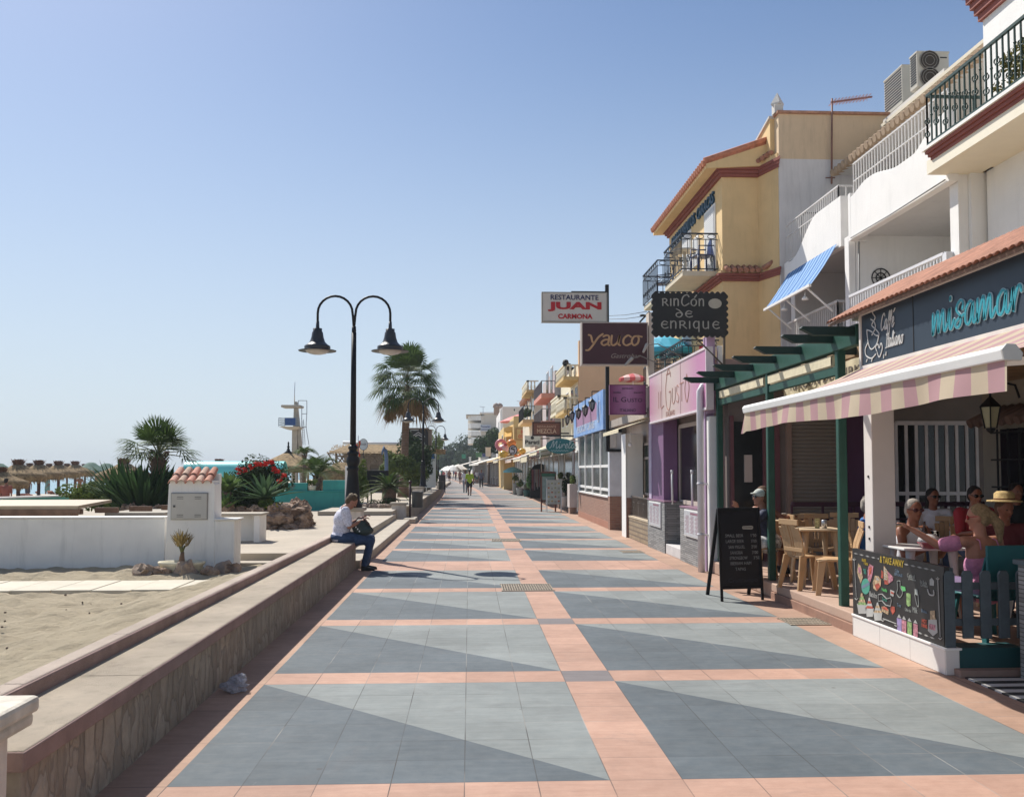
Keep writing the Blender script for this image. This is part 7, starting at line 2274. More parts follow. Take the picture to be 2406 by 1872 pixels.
def blue_chair(x, y, z, rz, lb):
 t = thing('balcony_chair', lb, 'chair', (0, 0, 0), 'dark blue balcony chairs')
 MB().box(-.21, .21, -.2, .22, .40, .43).build('seat', bch, t, bevel=.01)
 mb = MB(); mb.prism([(-.2, .43), (.2, .43), (.21, .75), (.12, .86), (-.12, .86), (-.21, .75)], lambda u, v, q: Vector((u, q - .1 * (v - .43), v)), -.23, -.2); mb.build('backrest', bch, t)
 for sx in (-1, 1):
  mb = MB(); mb.tube([(sx * .23, .2, 0), (sx * .23, .2, .62), (sx * .23, -.2, .64)], .018, 6); mb.build('arm', bch, t)
  mb = MB(); mb.tube([(sx * .23, -.22, 0), (sx * .21, -.2, .42)], .018, 6); mb.build('leg', bch, t)
  mb = MB(); mb.tube([(sx * .2, .2, 0), (sx * .2, .2, .42)], .018, 6); mb.build('leg', bch, t)
 t.location = (x, y, z); t.rotation_euler = (0, 0, rz)
blue_chair(5.62, 22.15, 6.44, R(100), 'dark blue plastic chair on the nearest top balcony of the yellow building')
blue_chair(5.4, 25.5, 6.44, R(80), 'dark blue chair on the farther top balcony of the yellow building')
t0 = thing('balcony_table', 'small pale round table behind the railing of the nearest top balcony', 'table', (5.35, 22.85, 6.45))
MB().lathe([(.28, .68), (.3, .7), (.3, .72), (.001, .72)], (5.35, 22.85, 6.45), 18).build('top', M((.6, .56, .48), .5), t0)
MB().lathe([(.2, 0), (.04, .05), (.04, .68)], (5.35, 22.85, 6.45), 10).build('stem', M((.6, .56, .48), .5), t0)
def parasol(px, py, Y, r, h, mt, label, tilt=0, post=True, group=None, zb_=None):
 p = at(px, py, Y)
 t = thing('parasol', label, 'parasol', (p.x, Y, p.z - 1.6), group)
 mb = MB()
 n = 16
 mb.lathe([(.001, 0), (r * .5, -h * .35), (r, -h), (r * .99, -h - .12)], p, n, sm=False)
 mb.build('canopy', mt, t)
 mb = MB(); mb.tube([p, (p.x, Y, zb_ if zb_ is not None else p.z - 1.7)], .025, 6); mb.build('pole', whitep, t)
 return t
parasol(1562, 787, 25.0, .85, .42, M((.05, .42, .6), .7, .1), 'bright turquoise parasol on the terrace behind the maroon sign')
pkm = wavemat('red_white_segments', (.6, .08, .08), (.66, .4, .36), 2.2, 'X', sharp=True, bump=0)
parasol(1487, 877, 40, .62, .22, pkm, 'small red and white parasol on the roof terrace of the peach building')
t0 = thing('laundry', 'red and teal cloths hung over the lower iron balcony', 'cloth', (5.3, 22.2, 4.2))
mb = MB(); mb.box(5.42, 5.52, 21.73, 21.75, 4.3, 4.62); mb.build('red_cloth', M((.5, .03, .05), .8), t0)
mb = MB(); mb.box(5.54, 5.68, 21.73, 21.75, 4.2, 4.62); mb.build('teal_cloth', M((.03, .2, .25), .8), t0)
Y = 20.5
t0 = thing('tv_antenna', 'rusty television aerial on a tall pole fixed to the party wall', 'antenna', (gx(1955, Y), Y, 7))
mb = MB(); mb.tube([at(1954, 432, Y), at(1955, 232, Y)], .022, 8); mb.bar(at(1940, 418, Y), at(1962, 418, Y), .02); mb.build('mast', M((.25, .13, .1), .7, .3), t0)
mb = MB(); a, b = at(1952, 241, Y), at(2049, 228, Y); mb.bar(a, b, .035)
for k in range(11):
 p = a.lerp(b, (k + .5) / 12); mb.bar(p + Vector((0, -.22, 0)), p + Vector((0, .22, 0)), .012); mb.bar(p + Vector((0, 0, -.08)), p + Vector((0, 0, .08)), .008)
mb.build('boom', M((.3, .15, .14), .6), t0)
mb = MB()
for k in range(2):
 a, b = at(1430, 742 + k * 8, 30), at(1520, 732 + k * 10, 24)
 mb.tube([a, a.lerp(b, .5) - Vector((0, 0, .03)), b], .008, 4)
tag(mb.build('overhead_wire', dark), 'pair of thin overhead wires left of the yellow building', 'wire')
t0 = thing('street_light_arm', 'slanting bracket with a small dark lamp beside the yellow building', 'lamp', at(1518, 745, 27.6))
mb = MB(); mb.bar(at(1503, 757, 27.6), at(1526, 732, 27.6), .05); mb.build('arm', dark, t0)
mb = MB(); mb.ball(at(1510, 741, 27.6), .1, .06, .035); mb.build('lamp', dark, t0)
# ================================================================== peach building and those beyond
def shell(name, label, x0_, x1_, y0_, y1_, z1_, mat, cat='building'):
 t = thing(name, label, cat, ((x0_ + x1_) / 2, y0_, 0))
 MB().box(x0_, x1_, y0_, y1_, 0, z1_).build('wall', mat, t)
 return t
def win(t, x, y0_, y1_, z0_, z1_, mt=None, nm='window'):
 fo = MB().box(x - .03, x + .02, y0_ - .08, y1_ + .08, z0_ - .08, z1_ + .08).build(nm, whitep, t)
 ORG[fo.name] = ORG[t.name]
 MB().box(x - .045, x - .031, y0_, y1_, z0_, z1_).build('pane', mt or glassd, fo)
def winy(t, y, x0_, x1_, z0_, z1_, mt=None):
 fo = MB().box(x0_ - .08, x1_ + .08, y - .03, y + .02, z0_ - .08, z1_ + .08).build('window', whitep, t)
 ORG[fo.name] = ORG[t.name]
 MB().box(x0_, x1_, y - .045, y - .031, z0_, z1_).build('pane', mt or glassd, fo)
def balus(t, x, y0_, y1_, zf, prj=.7, h=.8, mat=None, corb=None, side=True):
 """balustrade balcony projecting towards -X"""
 mat = mat or cream
 mb = MB()
 mb.box(x - prj, x, y0_, y1_, zf - .15, zf)
 mb.build('balcony_slab', corb or mat, t)
 mb = MB()
 n = int((y1_ - y0_) / .28)
 for i in range(n + 1):
  y = y0_ + .08 + (y1_ - y0_ - .16) * i / max(1, n)
  mb.lathe([(.05, zf), (.075, zf + h * .3), (.04, zf + h * .6), (.06, zf + h * .9)], (x - prj + .08, y, 0), 6)
 if side:
  for i in range(3): mb.lathe([(.05, zf), (.075, zf + h * .3), (.04, zf + h * .6), (.06, zf + h * .9)], (x - prj + .1 + .22 * i, y0_ + .08, 0), 6)
 mb.box(x - prj, x - prj + .16, y0_, y1_, zf + h * .88, zf + h); mb.box(x - prj, x, y0_, y0_ + .16, zf + h * .88, zf + h)
 mb.build('balustrade', mat, t)
peach = M((.66, .44, .27), .85, .05, 1.2, .1, 20, stain=.2)
b1y = 42.4
t0 = shell('peach_building', 'peach rendered side wall of a building behind the blue fascia', 5.0, 14, b1y, b1y + .4, gz(800, b1y), peach)
t0 = shell('cream_building', 'cream building with two levels of balustraded balconies beside the peach wall', 5.05, 14, b1y + .41, 51.5, 6.6, cream)
balus(t0, 5.05, b1y + .1, 46.5, gz(892, 44), .75, .56, corb=M((.6, .42, .18), .8))
balus(t0, 5.05, b1y + .1, 46.5, gz(968, 44), .75, .6, corb=M((.6, .42, .18), .8))
balus(t0, 5.05, 47, 51.3, gz(968, 48), .6, .8)
for y in (43.2, 45, 47.4, 49.5):
 win(t0, 5.05, y, y + .9, 4.0, 5.6);
for k in range(3):
 mb = MB(); mb.lathe([(.1, 0), (.16, .15), (.12, .3), (.05, .33)], (4.45 + .3 * k, 43 + 1.5 * k, gz(892, 44) + .5), 8); mb.build('urn', dark, t0)
pinkg = M((.5, .44, .43), .85, .05, 1.2, stain=.2)
t0 = shell('pink_building', 'greyish pink building with salmon balcony slabs', 4.75, 14, 51.8, 60.5, gz(884, 55), pinkg)
for zz in (928, 992):
 z = gz(zz, 53)
 MB().box(4.0, 4.75, 51.8, 58, z - .25, z).build('balcony_slab', M((.6, .26, .2), .8), t0)
 mb = MB(); rail(mb, (4.03, 51.9, 0), (4.03, 58, 0), z, z + .7, .3, .015, .04); rail(mb, (4.03, 51.9, 0), (4.75, 51.9, 0), z, z + .7, .3, .015, .04); mb.build('balcony_railing', M((.15, .15, .16), .5), t0)
 win(t0, 4.75, 53, 54.2, z + .05, z + 1.6); win(t0, 4.75, 56, 57.2, z + .05, z + 1.6)
t0 = shell('cream_corner_building', 'cream house with a roof balustrade, corner windows and a planted iron balcony', 4.35, 14, 62, 76, gz(933, 64, 1260), M((.64, .56, .44), .85, .05, 1, stain=.2))
balus(t0, 4.6, 62, 68, gz(921, 64, 1260), .8, .62, M((.72, .66, .52), .8), M((.6, .42, .2), .8))
z = gz(988, 63)
MB().box(3.55, 4.35, 62, 68, z - .2, z).build('balcony_slab', M((.6, .42, .2), .8), t0)
mb = MB(); rail(mb, (3.6, 62.1, 0), (3.6, 68, 0), z, z + .9, .25, .015, .04); rail(mb, (3.6, 62.1, 0), (4.35, 62.1, 0), z, z + .9, .25, .015, .04); mb.build('balcony_railing', dark, t0)
mb = MB(); bush(mb, (3.9, 64, z + .5), .4, 1.6, .35, 500, .09, rs=random.Random(90)); mb.build('balcony_plants', darkl, t0)
for y in (62.6, 65.5, 69.5, 72.5): win(t0, 4.35, y, y + 1.1, z + .1, z + 2.0)
for y in (69.5, 72.5): win(t0, 4.35, y, y + 1.1, gz(960, 64), gz(945, 64))
mb = MB()
for k in range(10): mb.tube([(4.0, 68.2 + k * .7, gz(931, 66)), (4.7, 68.2 + k * .7, gz(927, 66))], .2, 6)
mb.build('roof_tiles', terra, t0)
ysv = M((.64, .46, .2), .85, .05, 1, stain=.15)
Y = 80
xl = gx(1207, Y)
t0 = shell('souvenir_building', 'yellow building whose side wall carries a red souvenir sign', xl, 16, Y, 97, gz(978, Y), ysv)
MB().box(gx(1183, Y) + .1, xl, Y + 2, 97, 0, gz(1000, Y)).build('front_block', ysv, t0)
mb = MB()
mb.bar((gx(1184, Y), Y + .4, gz(1002, Y)), (xl + .1, Y + .4, gz(991, Y)), .25, .3); mb.build('sloping_eave', cream, t0)
win(t0, gx(1183, Y) + .1, 84, 86, 3.2, 4.8); winy(t0, Y + 2, gx(1189, Y + 2), gx(1200, Y + 2), gz(1036, Y), gz(1022, Y), M((.5, .3, .1), .6))
mb = MB(); mb.add([(gx(1187, Y), Y + 1.9, gz(1012, Y)), (gx(1204, Y), Y + 1.9, gz(1010, Y)), (gx(1203, Y), Y + 1, gz(1024, Y)), (gx(1186, Y), Y + 1, gz(1026, Y))], [(0, 1, 2, 3)]); mb.build('orange_blind', M((.7, .4, .06), .7), t0)
t0, fn, W_, H_ = flatsign('souvenir_sign', 'orange board with red capitals on the yellow side wall', 1214, 1262, 1008, 1031, Y - .15, M((.56, .4, .16), .6), M((.4, .22, .08), .6), .1, .1)
mb = MB(); text(mb, 'SOUVENIRS', fn, W_ * .75, H_ * .35, x=W_ * .58, y=H_ * .56, bold=.03, depth=.03); text(mb, 'COSMETICA', fn, W_ * .9, H_ * .35, x=W_ * .53, y=H_ * .1, bold=.03, depth=.03); mb.build('lettering', M((.6, .05, .02), .5), t0)
Y = 100
t0 = shell('white_building', 'white building with narrow vertical windows beyond the souvenir wall', gx(1180, Y), 18, Y, 122, gz(956, Y), M((.74, .7, .68), .85, .04, 1))
for y in (102, 105, 108, 112): win(t0, gx(1180, Y), y, y + .8, 3.5, 7.4)
winy(t0, Y, gx(1207, Y), gx(1210, Y), gz(966, Y), gz(961, Y))
MB().box(gx(1176, Y), gx(1180, Y), 101, 103, 0, gz(958, Y)).build('white_pilaster', whiteb, t0)
Y = 78
mb = MB(); mb.lathe([(.001, 0), (1.0, -.35), (1.9, -.75), (1.9, -.85)], at(1221, 972, 90), 14, sm=False)
t0 = thing('red_parasol', 'pale red parasol showing above the yellow souvenir building', 'parasol', at(1221, 985, 90)); mb.build('canopy', M((.7, .2, .18), .7), t0)
Y = 150
t0 = shell('stepped_building', 'far cream building with rounded white balconies stacked towards the promenade', gx(1130, Y), 22, Y, 190, gz(970, Y), M((.6, .54, .46), .85, .05, .6, stain=.2))
MB().box(gx(1127, Y), gx(1176, Y), Y - .3, Y + 8, gz(972, Y), gz(969, Y)).build('roof_edge', whiteb, t0)
xw = gx(1130, Y)
for k, py in enumerate((985, 1003, 1021, 1039)):
 z = gz(py, Y)
 mb = MB(); mb.prism([(xw, Y), (xw - 1.6, Y + .2), (xw - 2.1, Y + 1.2), (xw - 2.1, Y + 10), (xw, Y + 10)], lambda u, v, q: Vector((u, v, q)), z - .2, z + .55); mb.build('balcony', M((.76, .74, .7), .7), t0)
 if k: MB().box(xw - .05, xw, Y + .5, Y + 8, z + .6, z + 1.1).build('window', glassd, t0)
mb = MB(); mb.prism([(xw + .5, Y), (xw - 2.4, Y), (xw - 2.4, Y + 10), (xw + .5, Y + 10)], lambda u, v, q: Vector((u, v, q)), gz(977, Y), gz(974, Y)); mb.build('top_canopy', M((.4, .36, .3), .7), t0)
t1, fn, W_, H_ = flatsign('far_billboard', 'pale billboard with blue lettering on the side wall of the far cream building', 1129, 1153, 998, 1013, Y - .4, M((.6, .62, .66), .6), None)
mb = MB(); text(mb, 'Pensagen', fn, W_ * .9, H_ * .4, x=W_ * .5, y=H_ * .5, depth=.05, bold=.02); mb.box(fn(W_ * .05, 0).x, fn(W_ * .95, 0).x, Y - .5, Y - .4, fn(0, H_ * .2).z, fn(0, H_ * .32).z); mb.build('lettering', M((.05, .08, .2), .6), t1)
MB().box(gx(1158, Y), gx(1176, Y), Y - 2.5, Y, gz(1013, Y), gz(1009, Y)).build('terrace_slab', whiteb, t0)
for k, (px, py) in enumerate(((1166, 960), (1174, 953))):
 p = at(px, 975, 130); mb = MB(); mb.lathe([(.35, 0), (.35, 1.0), (.5, 1.05), (.4, 1.5), (.05, 1.7)], p, 8)
 tag(mb.build('chimney', M((.3, .22, .18), .8)), ['small rounded chimney left of its taller twin on the far roofs', 'taller rounded chimney on the far roofs'][k], 'chimney')
for px, py, Y, lb in ((1135, 955, 140, 'thin television aerial on the far stepped building'), (1226, 942, 95, 'thin television aerial on the white building')):
 mb = MB(); p = at(px, py, Y); mb.tube([p, (p.x, Y, p.z - 2.4)], .04, 5); mb.bar(p + Vector((-.5, 0, 0)), p + Vector((.3, 0, -.1)), .06)
 tag(mb.build('tv_aerial', metal), lb, 'antenna')
# ================================================================== street level shops
def shop(y0_, y1_, label, wallc, zc=3.0, door=None, xo=0, cat='shop'):
 ca, cb = curve_c(y0_), curve_c(y1_)
 x = 4.35 + xo
 t = thing('small_shop', label, cat, (x + ca, y0_, 0), 'low shop fronts along the promenade')
 mb = MB()
 mb.add([(x + ca, y0_, 0), (x + 4 + ca, y0_, 0), (x + 4 + cb, y1_, 0), (x + cb, y1_, 0), (x + ca, y0_, zc), (x + 4 + ca, y0_, zc), (x + 4 + cb, y1_, zc), (x + cb, y1_, zc)],
           [(3, 2, 1, 0), (4, 5, 6, 7), (0, 1, 5, 4), (1, 2, 6, 5), (2, 3, 7, 6), (3, 0, 4, 7)])
 mb.build('wall', wallc, t)
 n = max(1, int((y1_ - y0_) / 2.2))
 for i in range(n):
  a = y0_ + (y1_ - y0_) * (i + .12) / n; b = y0_ + (y1_ - y0_) * (i + .88) / n
  xx = x + curve_c((a + b) / 2) - .03
  win(t, xx, a, b, .15 if i % 2 == 0 else .9, 2.4, rnd.choice([glassd, M((.04, .03, .03), .3, .3), M((.07, .08, .09), .2, .4)]), 'shop_window')
 return t
shop(35.2, 38.2, 'white glazed shop front just beyond the brick-based restaurant', whitep)
shop(38.4, 42, 'red-brown framed shop front behind the menu board', M((.2, .08, .06), .6, .1))
shop(42.1, 50, 'dark clothes shop with a stone arch beneath a cream awning', M((.3, .27, .2), .85, .2))
shop(50.2, 58, 'pale green shop front near the turquoise parasol', M((.3, .36, .3), .8, .1))
shop(58.2, 66, 'reddish shop front beneath a cream awning', M((.35, .13, .1), .8, .15))
shop(66.2, 74, 'grey-green shop front with a deep blue cloth', M((.3, .34, .3), .8, .1))
shop(74.5, 90, 'beige shop front far along the row', M((.45, .38, .3), .8, .15))
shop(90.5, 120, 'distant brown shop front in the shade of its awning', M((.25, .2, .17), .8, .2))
shop(121, 160, 'farthest low shop front at the bend of the promenade', M((.3, .25, .2), .8, .2))
def shop_awning(y0_, y1_, label, prj=1.3, z0_=2.55, z1_=3.05, mt=creamf, x=4.3, dip=.15):
 t = thing('shop_awning', label, 'awning', (x - prj / 2 + curve_c(y0_), y0_, z0_), 'cream shop awnings down the street')
 ca, cb = curve_c(y0_), curve_c(y1_)
 mb = MB()
 n = 8
 vs = []
 for i in range(n + 1):
  f = i / n; y = y0_ + (y1_ - y0_) * f; c_ = ca + (cb - ca) * f
  vs += [(x + c_, y, z1_), (x - prj + c_, y, z0_ + .02 * math.sin(i * 2.1)), (x - prj - .02 + c_, y, z0_ - dip - .03 * (i % 2))]
 mb.add(vs, [(3 * i + k, 3 * i + k + 1, 3 * i + k + 4, 3 * i + k + 3) for i in range(n) for k in range(2)])
 mb.build('canopy', mt, t)
 mb = MB(); mb.bar((x - prj + ca, y0_ + .05, z0_), (x + ca, y0_ + .05, z1_ - .35), .04); mb.bar((x - prj + ca, y0_, z0_), (x - prj + cb, y1_, z0_), .05); mb.build('frame', whitep, t)
shop_awning(35.6, 37.6, 'short grey canopy just beyond the blue fascia', .9, 2.85, 3.15, M((.42, .38, .33), .8))
shop_awning(38.8, 43.5, 'nearest long cream awning behind the oval sign', 1.5, 2.5, 3.15)
shop_awning(43.8, 49, 'second cream awning with square hanging flaps', 1.6, 2.4, 3.0, dip=.3)
shop_awning(49.5, 57, 'third cream awning above the turquoise parasol', 1.6, 2.35, 2.95)
shop_awning(57.5, 65, 'fourth awning, slightly pinkish, down the street', 1.7, 2.35, 2.9, M((.66, .5, .42), .8, .1))
shop_awning(65.5, 73, 'long cream awning over the blue cloth', 2.2, 2.4, 3.0)
shop_awning(78, 92, 'orange-tinted awning under the far signs', 1.8, 2.6, 3.2, M((.65, .45, .22), .8, .1))
shop_awning(96, 118, 'far white awning near the bend', 2.4, 2.4, 3.1, M((.72, .68, .6), .8))
shop_awning(122, 150, 'farthest pale awning at the bend of the street', 3.0, 2.4, 3.2, M((.72, .66, .58), .8))
for k, (px, py, Y, r) in enumerate([(1064, 1092, 150, 1.6), (1077, 1090, 170, 1.6), (1052, 1094, 200, 1.6)]):
 parasol(px, py, Y, r, .9, M((.75, .72, .66), .7), ['wide white parasol at the far end of the promenade', 'white parasol beside the widest far one', 'farthest white parasol under the trees'][k], zb_=0)
t0 = thing('blue_cloth', 'tall deep blue cloth hanging outside a shop', 'cloth', (gx(1157, 120), 120, 0))
MB().box(gx(1153, 120), gx(1161, 120), 120, 120.1, .1, 2.5).build('cloth', M((.015, .03, .2), .8, .2), t0)
parasol(1205, 1096, 66, .68, .3, M((.2, .52, .55), .7, .1), 'turquoise and white parasol standing on the promenade outside the shops', zb_=0)
Y = 56
t0 = thing('clothes_rack', 'dark rack of hanging clothes inside a black arch', 'clothes rack', (3.9, 56, 0))
mb = MB(); mb.prism([(gx(1246, Y), 0), (gx(1246, Y), 1.7), (gx(1255, Y), 2.0), (gx(1272, Y), 2.1), (gx(1272, Y), 0)], lambda u, v, q: Vector((u, q, v)), Y, Y + .1); mb.build('dark_arch', M((.02, .018, .02), .8), t0)
rs = random.Random(95)
for k in range(9):
 x = gx(1250, Y) + k * .055
 mb = MB(); h = rs.uniform(.7, 1.3); mb.box(x - .02, x + .022, Y - .12, Y - .02, 1.75 - h, 1.75)
 mb.build('garment', M(rs.choice([(.3, .28, .3), (.1, .08, .14), (.35, .3, .26), (.05, .04, .06), (.25, .1, .12)]), .9), t0)
mb = MB(); bush(mb, (gx(1243, 56), 56, 1.0), .2, .2, .9, 600, .05, rs=rs); tag(mb.build('hanging_plant', leafmat((.1, .22, .08), 'fresh_leaf')), 'green trailing plant left of the dark clothes arch', 'plant')
def potted(px, py, Y, kind, potm, r, h, label, bm=bushl, leaf=.05, fol=.3):
 x = gx(px, Y)
 t = thing('potted_plant', label, 'potted plant', (x, Y, 0), 'plant pots outside the shops')
 MB().lathe([(r * .8, 0), (r, h * .9), (r * 1.06, h), (r * .9, h), (r * .85, h * .9)], (x, Y, 0), 18).build('pot', potm, t)
 mb = MB()
 if kind == 'cactus': mb.ball((x, Y, h + r * .7), r * .85, r * .85, r * .9, 14, 8)
 else: bush(mb, (x, Y, h + fol), r * 1.1, r * 1.1, fol, 420, leaf, rs=random.Random(int(px)))
 mb.build('foliage', bm, t)
potted(1222, 1160, 62, 'b', M((.5, .48, .45), .7, .1), .26, .5, 'pale round pot with a leafy plant, left of the green pot')
potted(1239, 1165, 60, 'cactus', M((.03, .12, .11), .5, .1), .28, .42, 'dark green pot holding a round cactus', M((.16, .14, .08), .9, .4, 20, .8, 40))
potted(1212, 1150, 65, 'b', M((.4, .38, .34), .7, .1), .22, .8, 'tall grey pot with a plant behind the turquoise parasol', fol=.35)
potted(1329, 1190, 41, 'b', M((.6, .56, .52), .7, .1), .2, .55, 'tall leafy plant in a pale pot between the menu board and the planter box', darkl, fol=.45)
for (px0, px1, Y, z1_, lb) in ((1338, 1356, 36.2, 1.15, 'white upright planter box with bushy green plants on top, nearest the brick restaurant'), (1312, 1326, 41.5, 1.3, 'narrow white planter box with plants further along')):
 t0 = thing('planter_box', lb, 'planter', (gx(px0, Y), Y, 0), 'white planter boxes')
 MB().box(gx(px0, Y), gx(px1, Y), Y, Y + .8, .25 if px0 > 1330 else .4, z1_).build('box', M((.6, .52, .48), .8, .1, 5), t0)
 mb = MB(); bush(mb, ((gx(px0, Y) + gx(px1, Y)) / 2, Y + .3, z1_ + .15), .14, .35, .22, 500, .05, rs=random.Random(px0)); mb.build('plants', bushl, t0)
 MB().box(gx(px0, Y) + .02, gx(px1, Y) - .02, Y + .05, Y + .7, 0, .25 if px0 > 1330 else .4).build('base', M((.3, .2, .15), .8), t0)
Y = 38
t0 = thing('menu_easel', 'brown framed double menu board with food pictures standing on the promenade', 'menu board', (gx(1298, Y), Y, 0))
x0_, x1_ = gx(1273, Y), gx(1306, Y)
mb = MB()
for x in (x0_, x1_): mb.box(x - .03, x + .03, Y + .2, Y + .25, 0, 1.62)
mb.box(x0_, x1_, Y + .2, Y + .25, 1.56, 1.64); mb.box(x0_, x1_, Y + .2, Y + .25, .42, .48)
mb.build('rear_frame', M((.16, .06, .04), .6), t0)
MB().box(x0_ + .03, x1_ - .03, Y + .21, Y + .23, .48, 1.56).build('rear_board', M((.3, .36, .32), .5, .2, 8), t0)
MB().box(x0_, x1_, Y + .17, Y + .2, 1.44, 1.56).build('header', M((.03, .12, .07), .5), t0)
xa_, xb_ = gx(1283, Y), gx(1319, Y)
mb = MB()
for x in (xa_ + .02, xb_ - .02): mb.bar((x, Y - .25, 0), (x, Y, 1.34), .025); mb.bar((x, Y + .3, 0), (x, Y, 1.34), .025)
mb.build('easel_legs', alu, t0)
fb = MB().box(xa_, xb_, Y - .08, Y - .05, .32, 1.3).build('front_board', M((.42, .42, .38), .5, .15, 5), t0)
ORG[fb.name] = ORG[t0.name]
rs = random.Random(97)
mb = MB()
for i in range(4):
 for j in range(5):
  x = xa_ + .06 + i * (xb_ - xa_ - .08) / 4; z = .38 + j * .18
  if (i + j) % 2: mb.ball((x + .04, Y - .082, z + .06), .045, .004, .035, 10, 5, (i + j) % 3)
  else:
   for k in range(3): mb.box(x, x + .08, Y - .083, Y - .081, z + k * .03, z + k * .03 + .012, 3)
mb.build('food_pictures', [M((.4, .12, .06), .6, .4, 20), M((.45, .3, .12), .6, .4, 20), M((.3, .3, .15), .6, .4, 20), M((.1, .12, .1), .6)], fb)
Y = 62
c = at(1205.5, 1057, Y)
t0 = thing('round_logo_sign', 'black rimmed round sign with a pale swirl among the inflatables', 'round sign', c)
mb = MB(); mb.prism([(c.x + math.cos(k * .2618) * .29, c.z + math.sin(k * .2618) * .35) for k in range(24)], lambda u, v, q: Vector((u, q, v)), Y, Y + .1); mb.build('rim', dark, t0)
mb = MB(); mb.prism([(c.x + math.cos(k * .2618) * .23, c.z + math.sin(k * .2618) * .29) for k in range(24)], lambda u, v, q: Vector((u, q, v)), Y - .02, Y + .02); mb.build('face', M((.42, .44, .48), .5), t0)
mb = MB(); fn = basis((c.x, Y - .03, c.z), (1, 0, 0), (0, 0, 1)); stroke(mb, [(.12, .2), (-.05, .2), (-.1, .08), (.08, -.02), (.06, -.18), (-.12, -.2)], fn, .06); stroke(mb, [(-.15, .05), (-.02, .1), (.14, .02)], fn, .04); mb.build('swirl', dark, t0)
yel = M((.65, .42, .06), .35, .08); org_ = M((.75, .25, .04), .35, .08); pnk = M((.7, .22, .25), .35, .08); pnk2 = M((.75, .5, .5), .35, .08)
for k, (px, py, r, mt, lb, tor) in enumerate([(1183, 1067, .24, yel, 'yellow inflatable left of the round logo sign', 0), (1202, 1041, .25, org_, 'orange and yellow beach ball above the round logo sign', 0), (1227, 1060, .2, yel, 'yellow inflatable right of the round logo sign', 0),
          (1177, 1045, .3, pnk, 'deep pink inflatable ring', 1), (1183, 1054, .28, pnk2, 'pale pink inflatable beneath the deep pink one', 0), (1216, 1064, .22, org_, 'orange inflatable ring hanging behind the round logo sign', 1)]):
 p = at(px, py, 64 + k * .2)
 mb = MB()
 if tor: mb.tube([p + Vector((math.cos(j * .393) * r, .05 * math.sin(j), math.sin(j * .393) * r)) for j in range(17)], r * .42, 10, cap=False)
 else: mb.ball(p, r * 1.3, r * 1.2, r * 1.1, 16, 10)
 tag(mb.build('inflatable', mt), lb, 'inflatable', 'pool inflatables outside a shop')
for k, (px0, px1, py0, py1, Y, c_, lb) in enumerate([(1133, 1146, 1066, 1073, 98, (.05, .07, .2), 'small dark blue sign high over the far awnings'), (1118, 1132, 1064, 1074, 98, (.08, .2, .1), 'small green sign beside the dark blue one'),
                                               (1102, 1107, 1074, 1086, 118, (.65, .65, .62), 'narrow white vertical sign near the bend'), (1085, 1094, 1068, 1077, 150, (.03, .2, .12), 'small green cross-like sign before the far trees'), (1141, 1153, 1052, 1072, 92, (.6, .58, .55), 'white block above the orange-tinted awning')]):
 a, b = at(px0, py1, Y), at(px1, py0, Y)
 mb = MB(); mb.box(a.x, b.x, Y, Y + .3, a.z, b.z); mb.box(a.x - .05, b.x + .05, Y - .05, Y + .1, b.z, b.z + .06)
 tag(mb.build('shop_sign', M(c_, .6, .1)), lb, 'shop sign')
for k, (px, py, Y, rx, rz, mt, lb) in enumerate([(1150, 1048, 115, 1.9, 1.5, darkl, 'rounded dark tree before the far cream building'), (1172, 1030, 112, 1.5, 1.4, darkl, 'dark tree crown against the white building'),
  (1055, 1078, 210, 3.6, 3.2, darkl, 'dark tree at the left of the promenade vanishing point'), (1080, 1062, 215, 4.5, 4.5, darkl, 'tallest dark tree at the end of the promenade'), (1095, 1085, 205, 3.0, 3.0, darkl, 'dark tree touching the far shop awnings'), (1040, 1088, 220, 3.0, 2.0, darkl, 'low dark tree beside the last street lamp')]):
 p = at(px, py, Y)
 t0 = thing('tree', lb, 'tree', (p.x, Y, 0), 'trees at the end of the street')
 mb = MB(); mb.tube([(p.x, Y, 0), (p.x + .1, Y, p.z)], [.25, .12], 8); mb.bar((p.x, Y, p.z - 1), (p.x + rx * .5, Y, p.z + rz * .3), .12); mb.build('trunk', trunkm, t0)
 mb = MB(); bush(mb, p, rx, rx, rz, 2600, .14 + Y * .0008, rs=random.Random(100 + k), clumps=20); mb.build('crown', mt, t0)
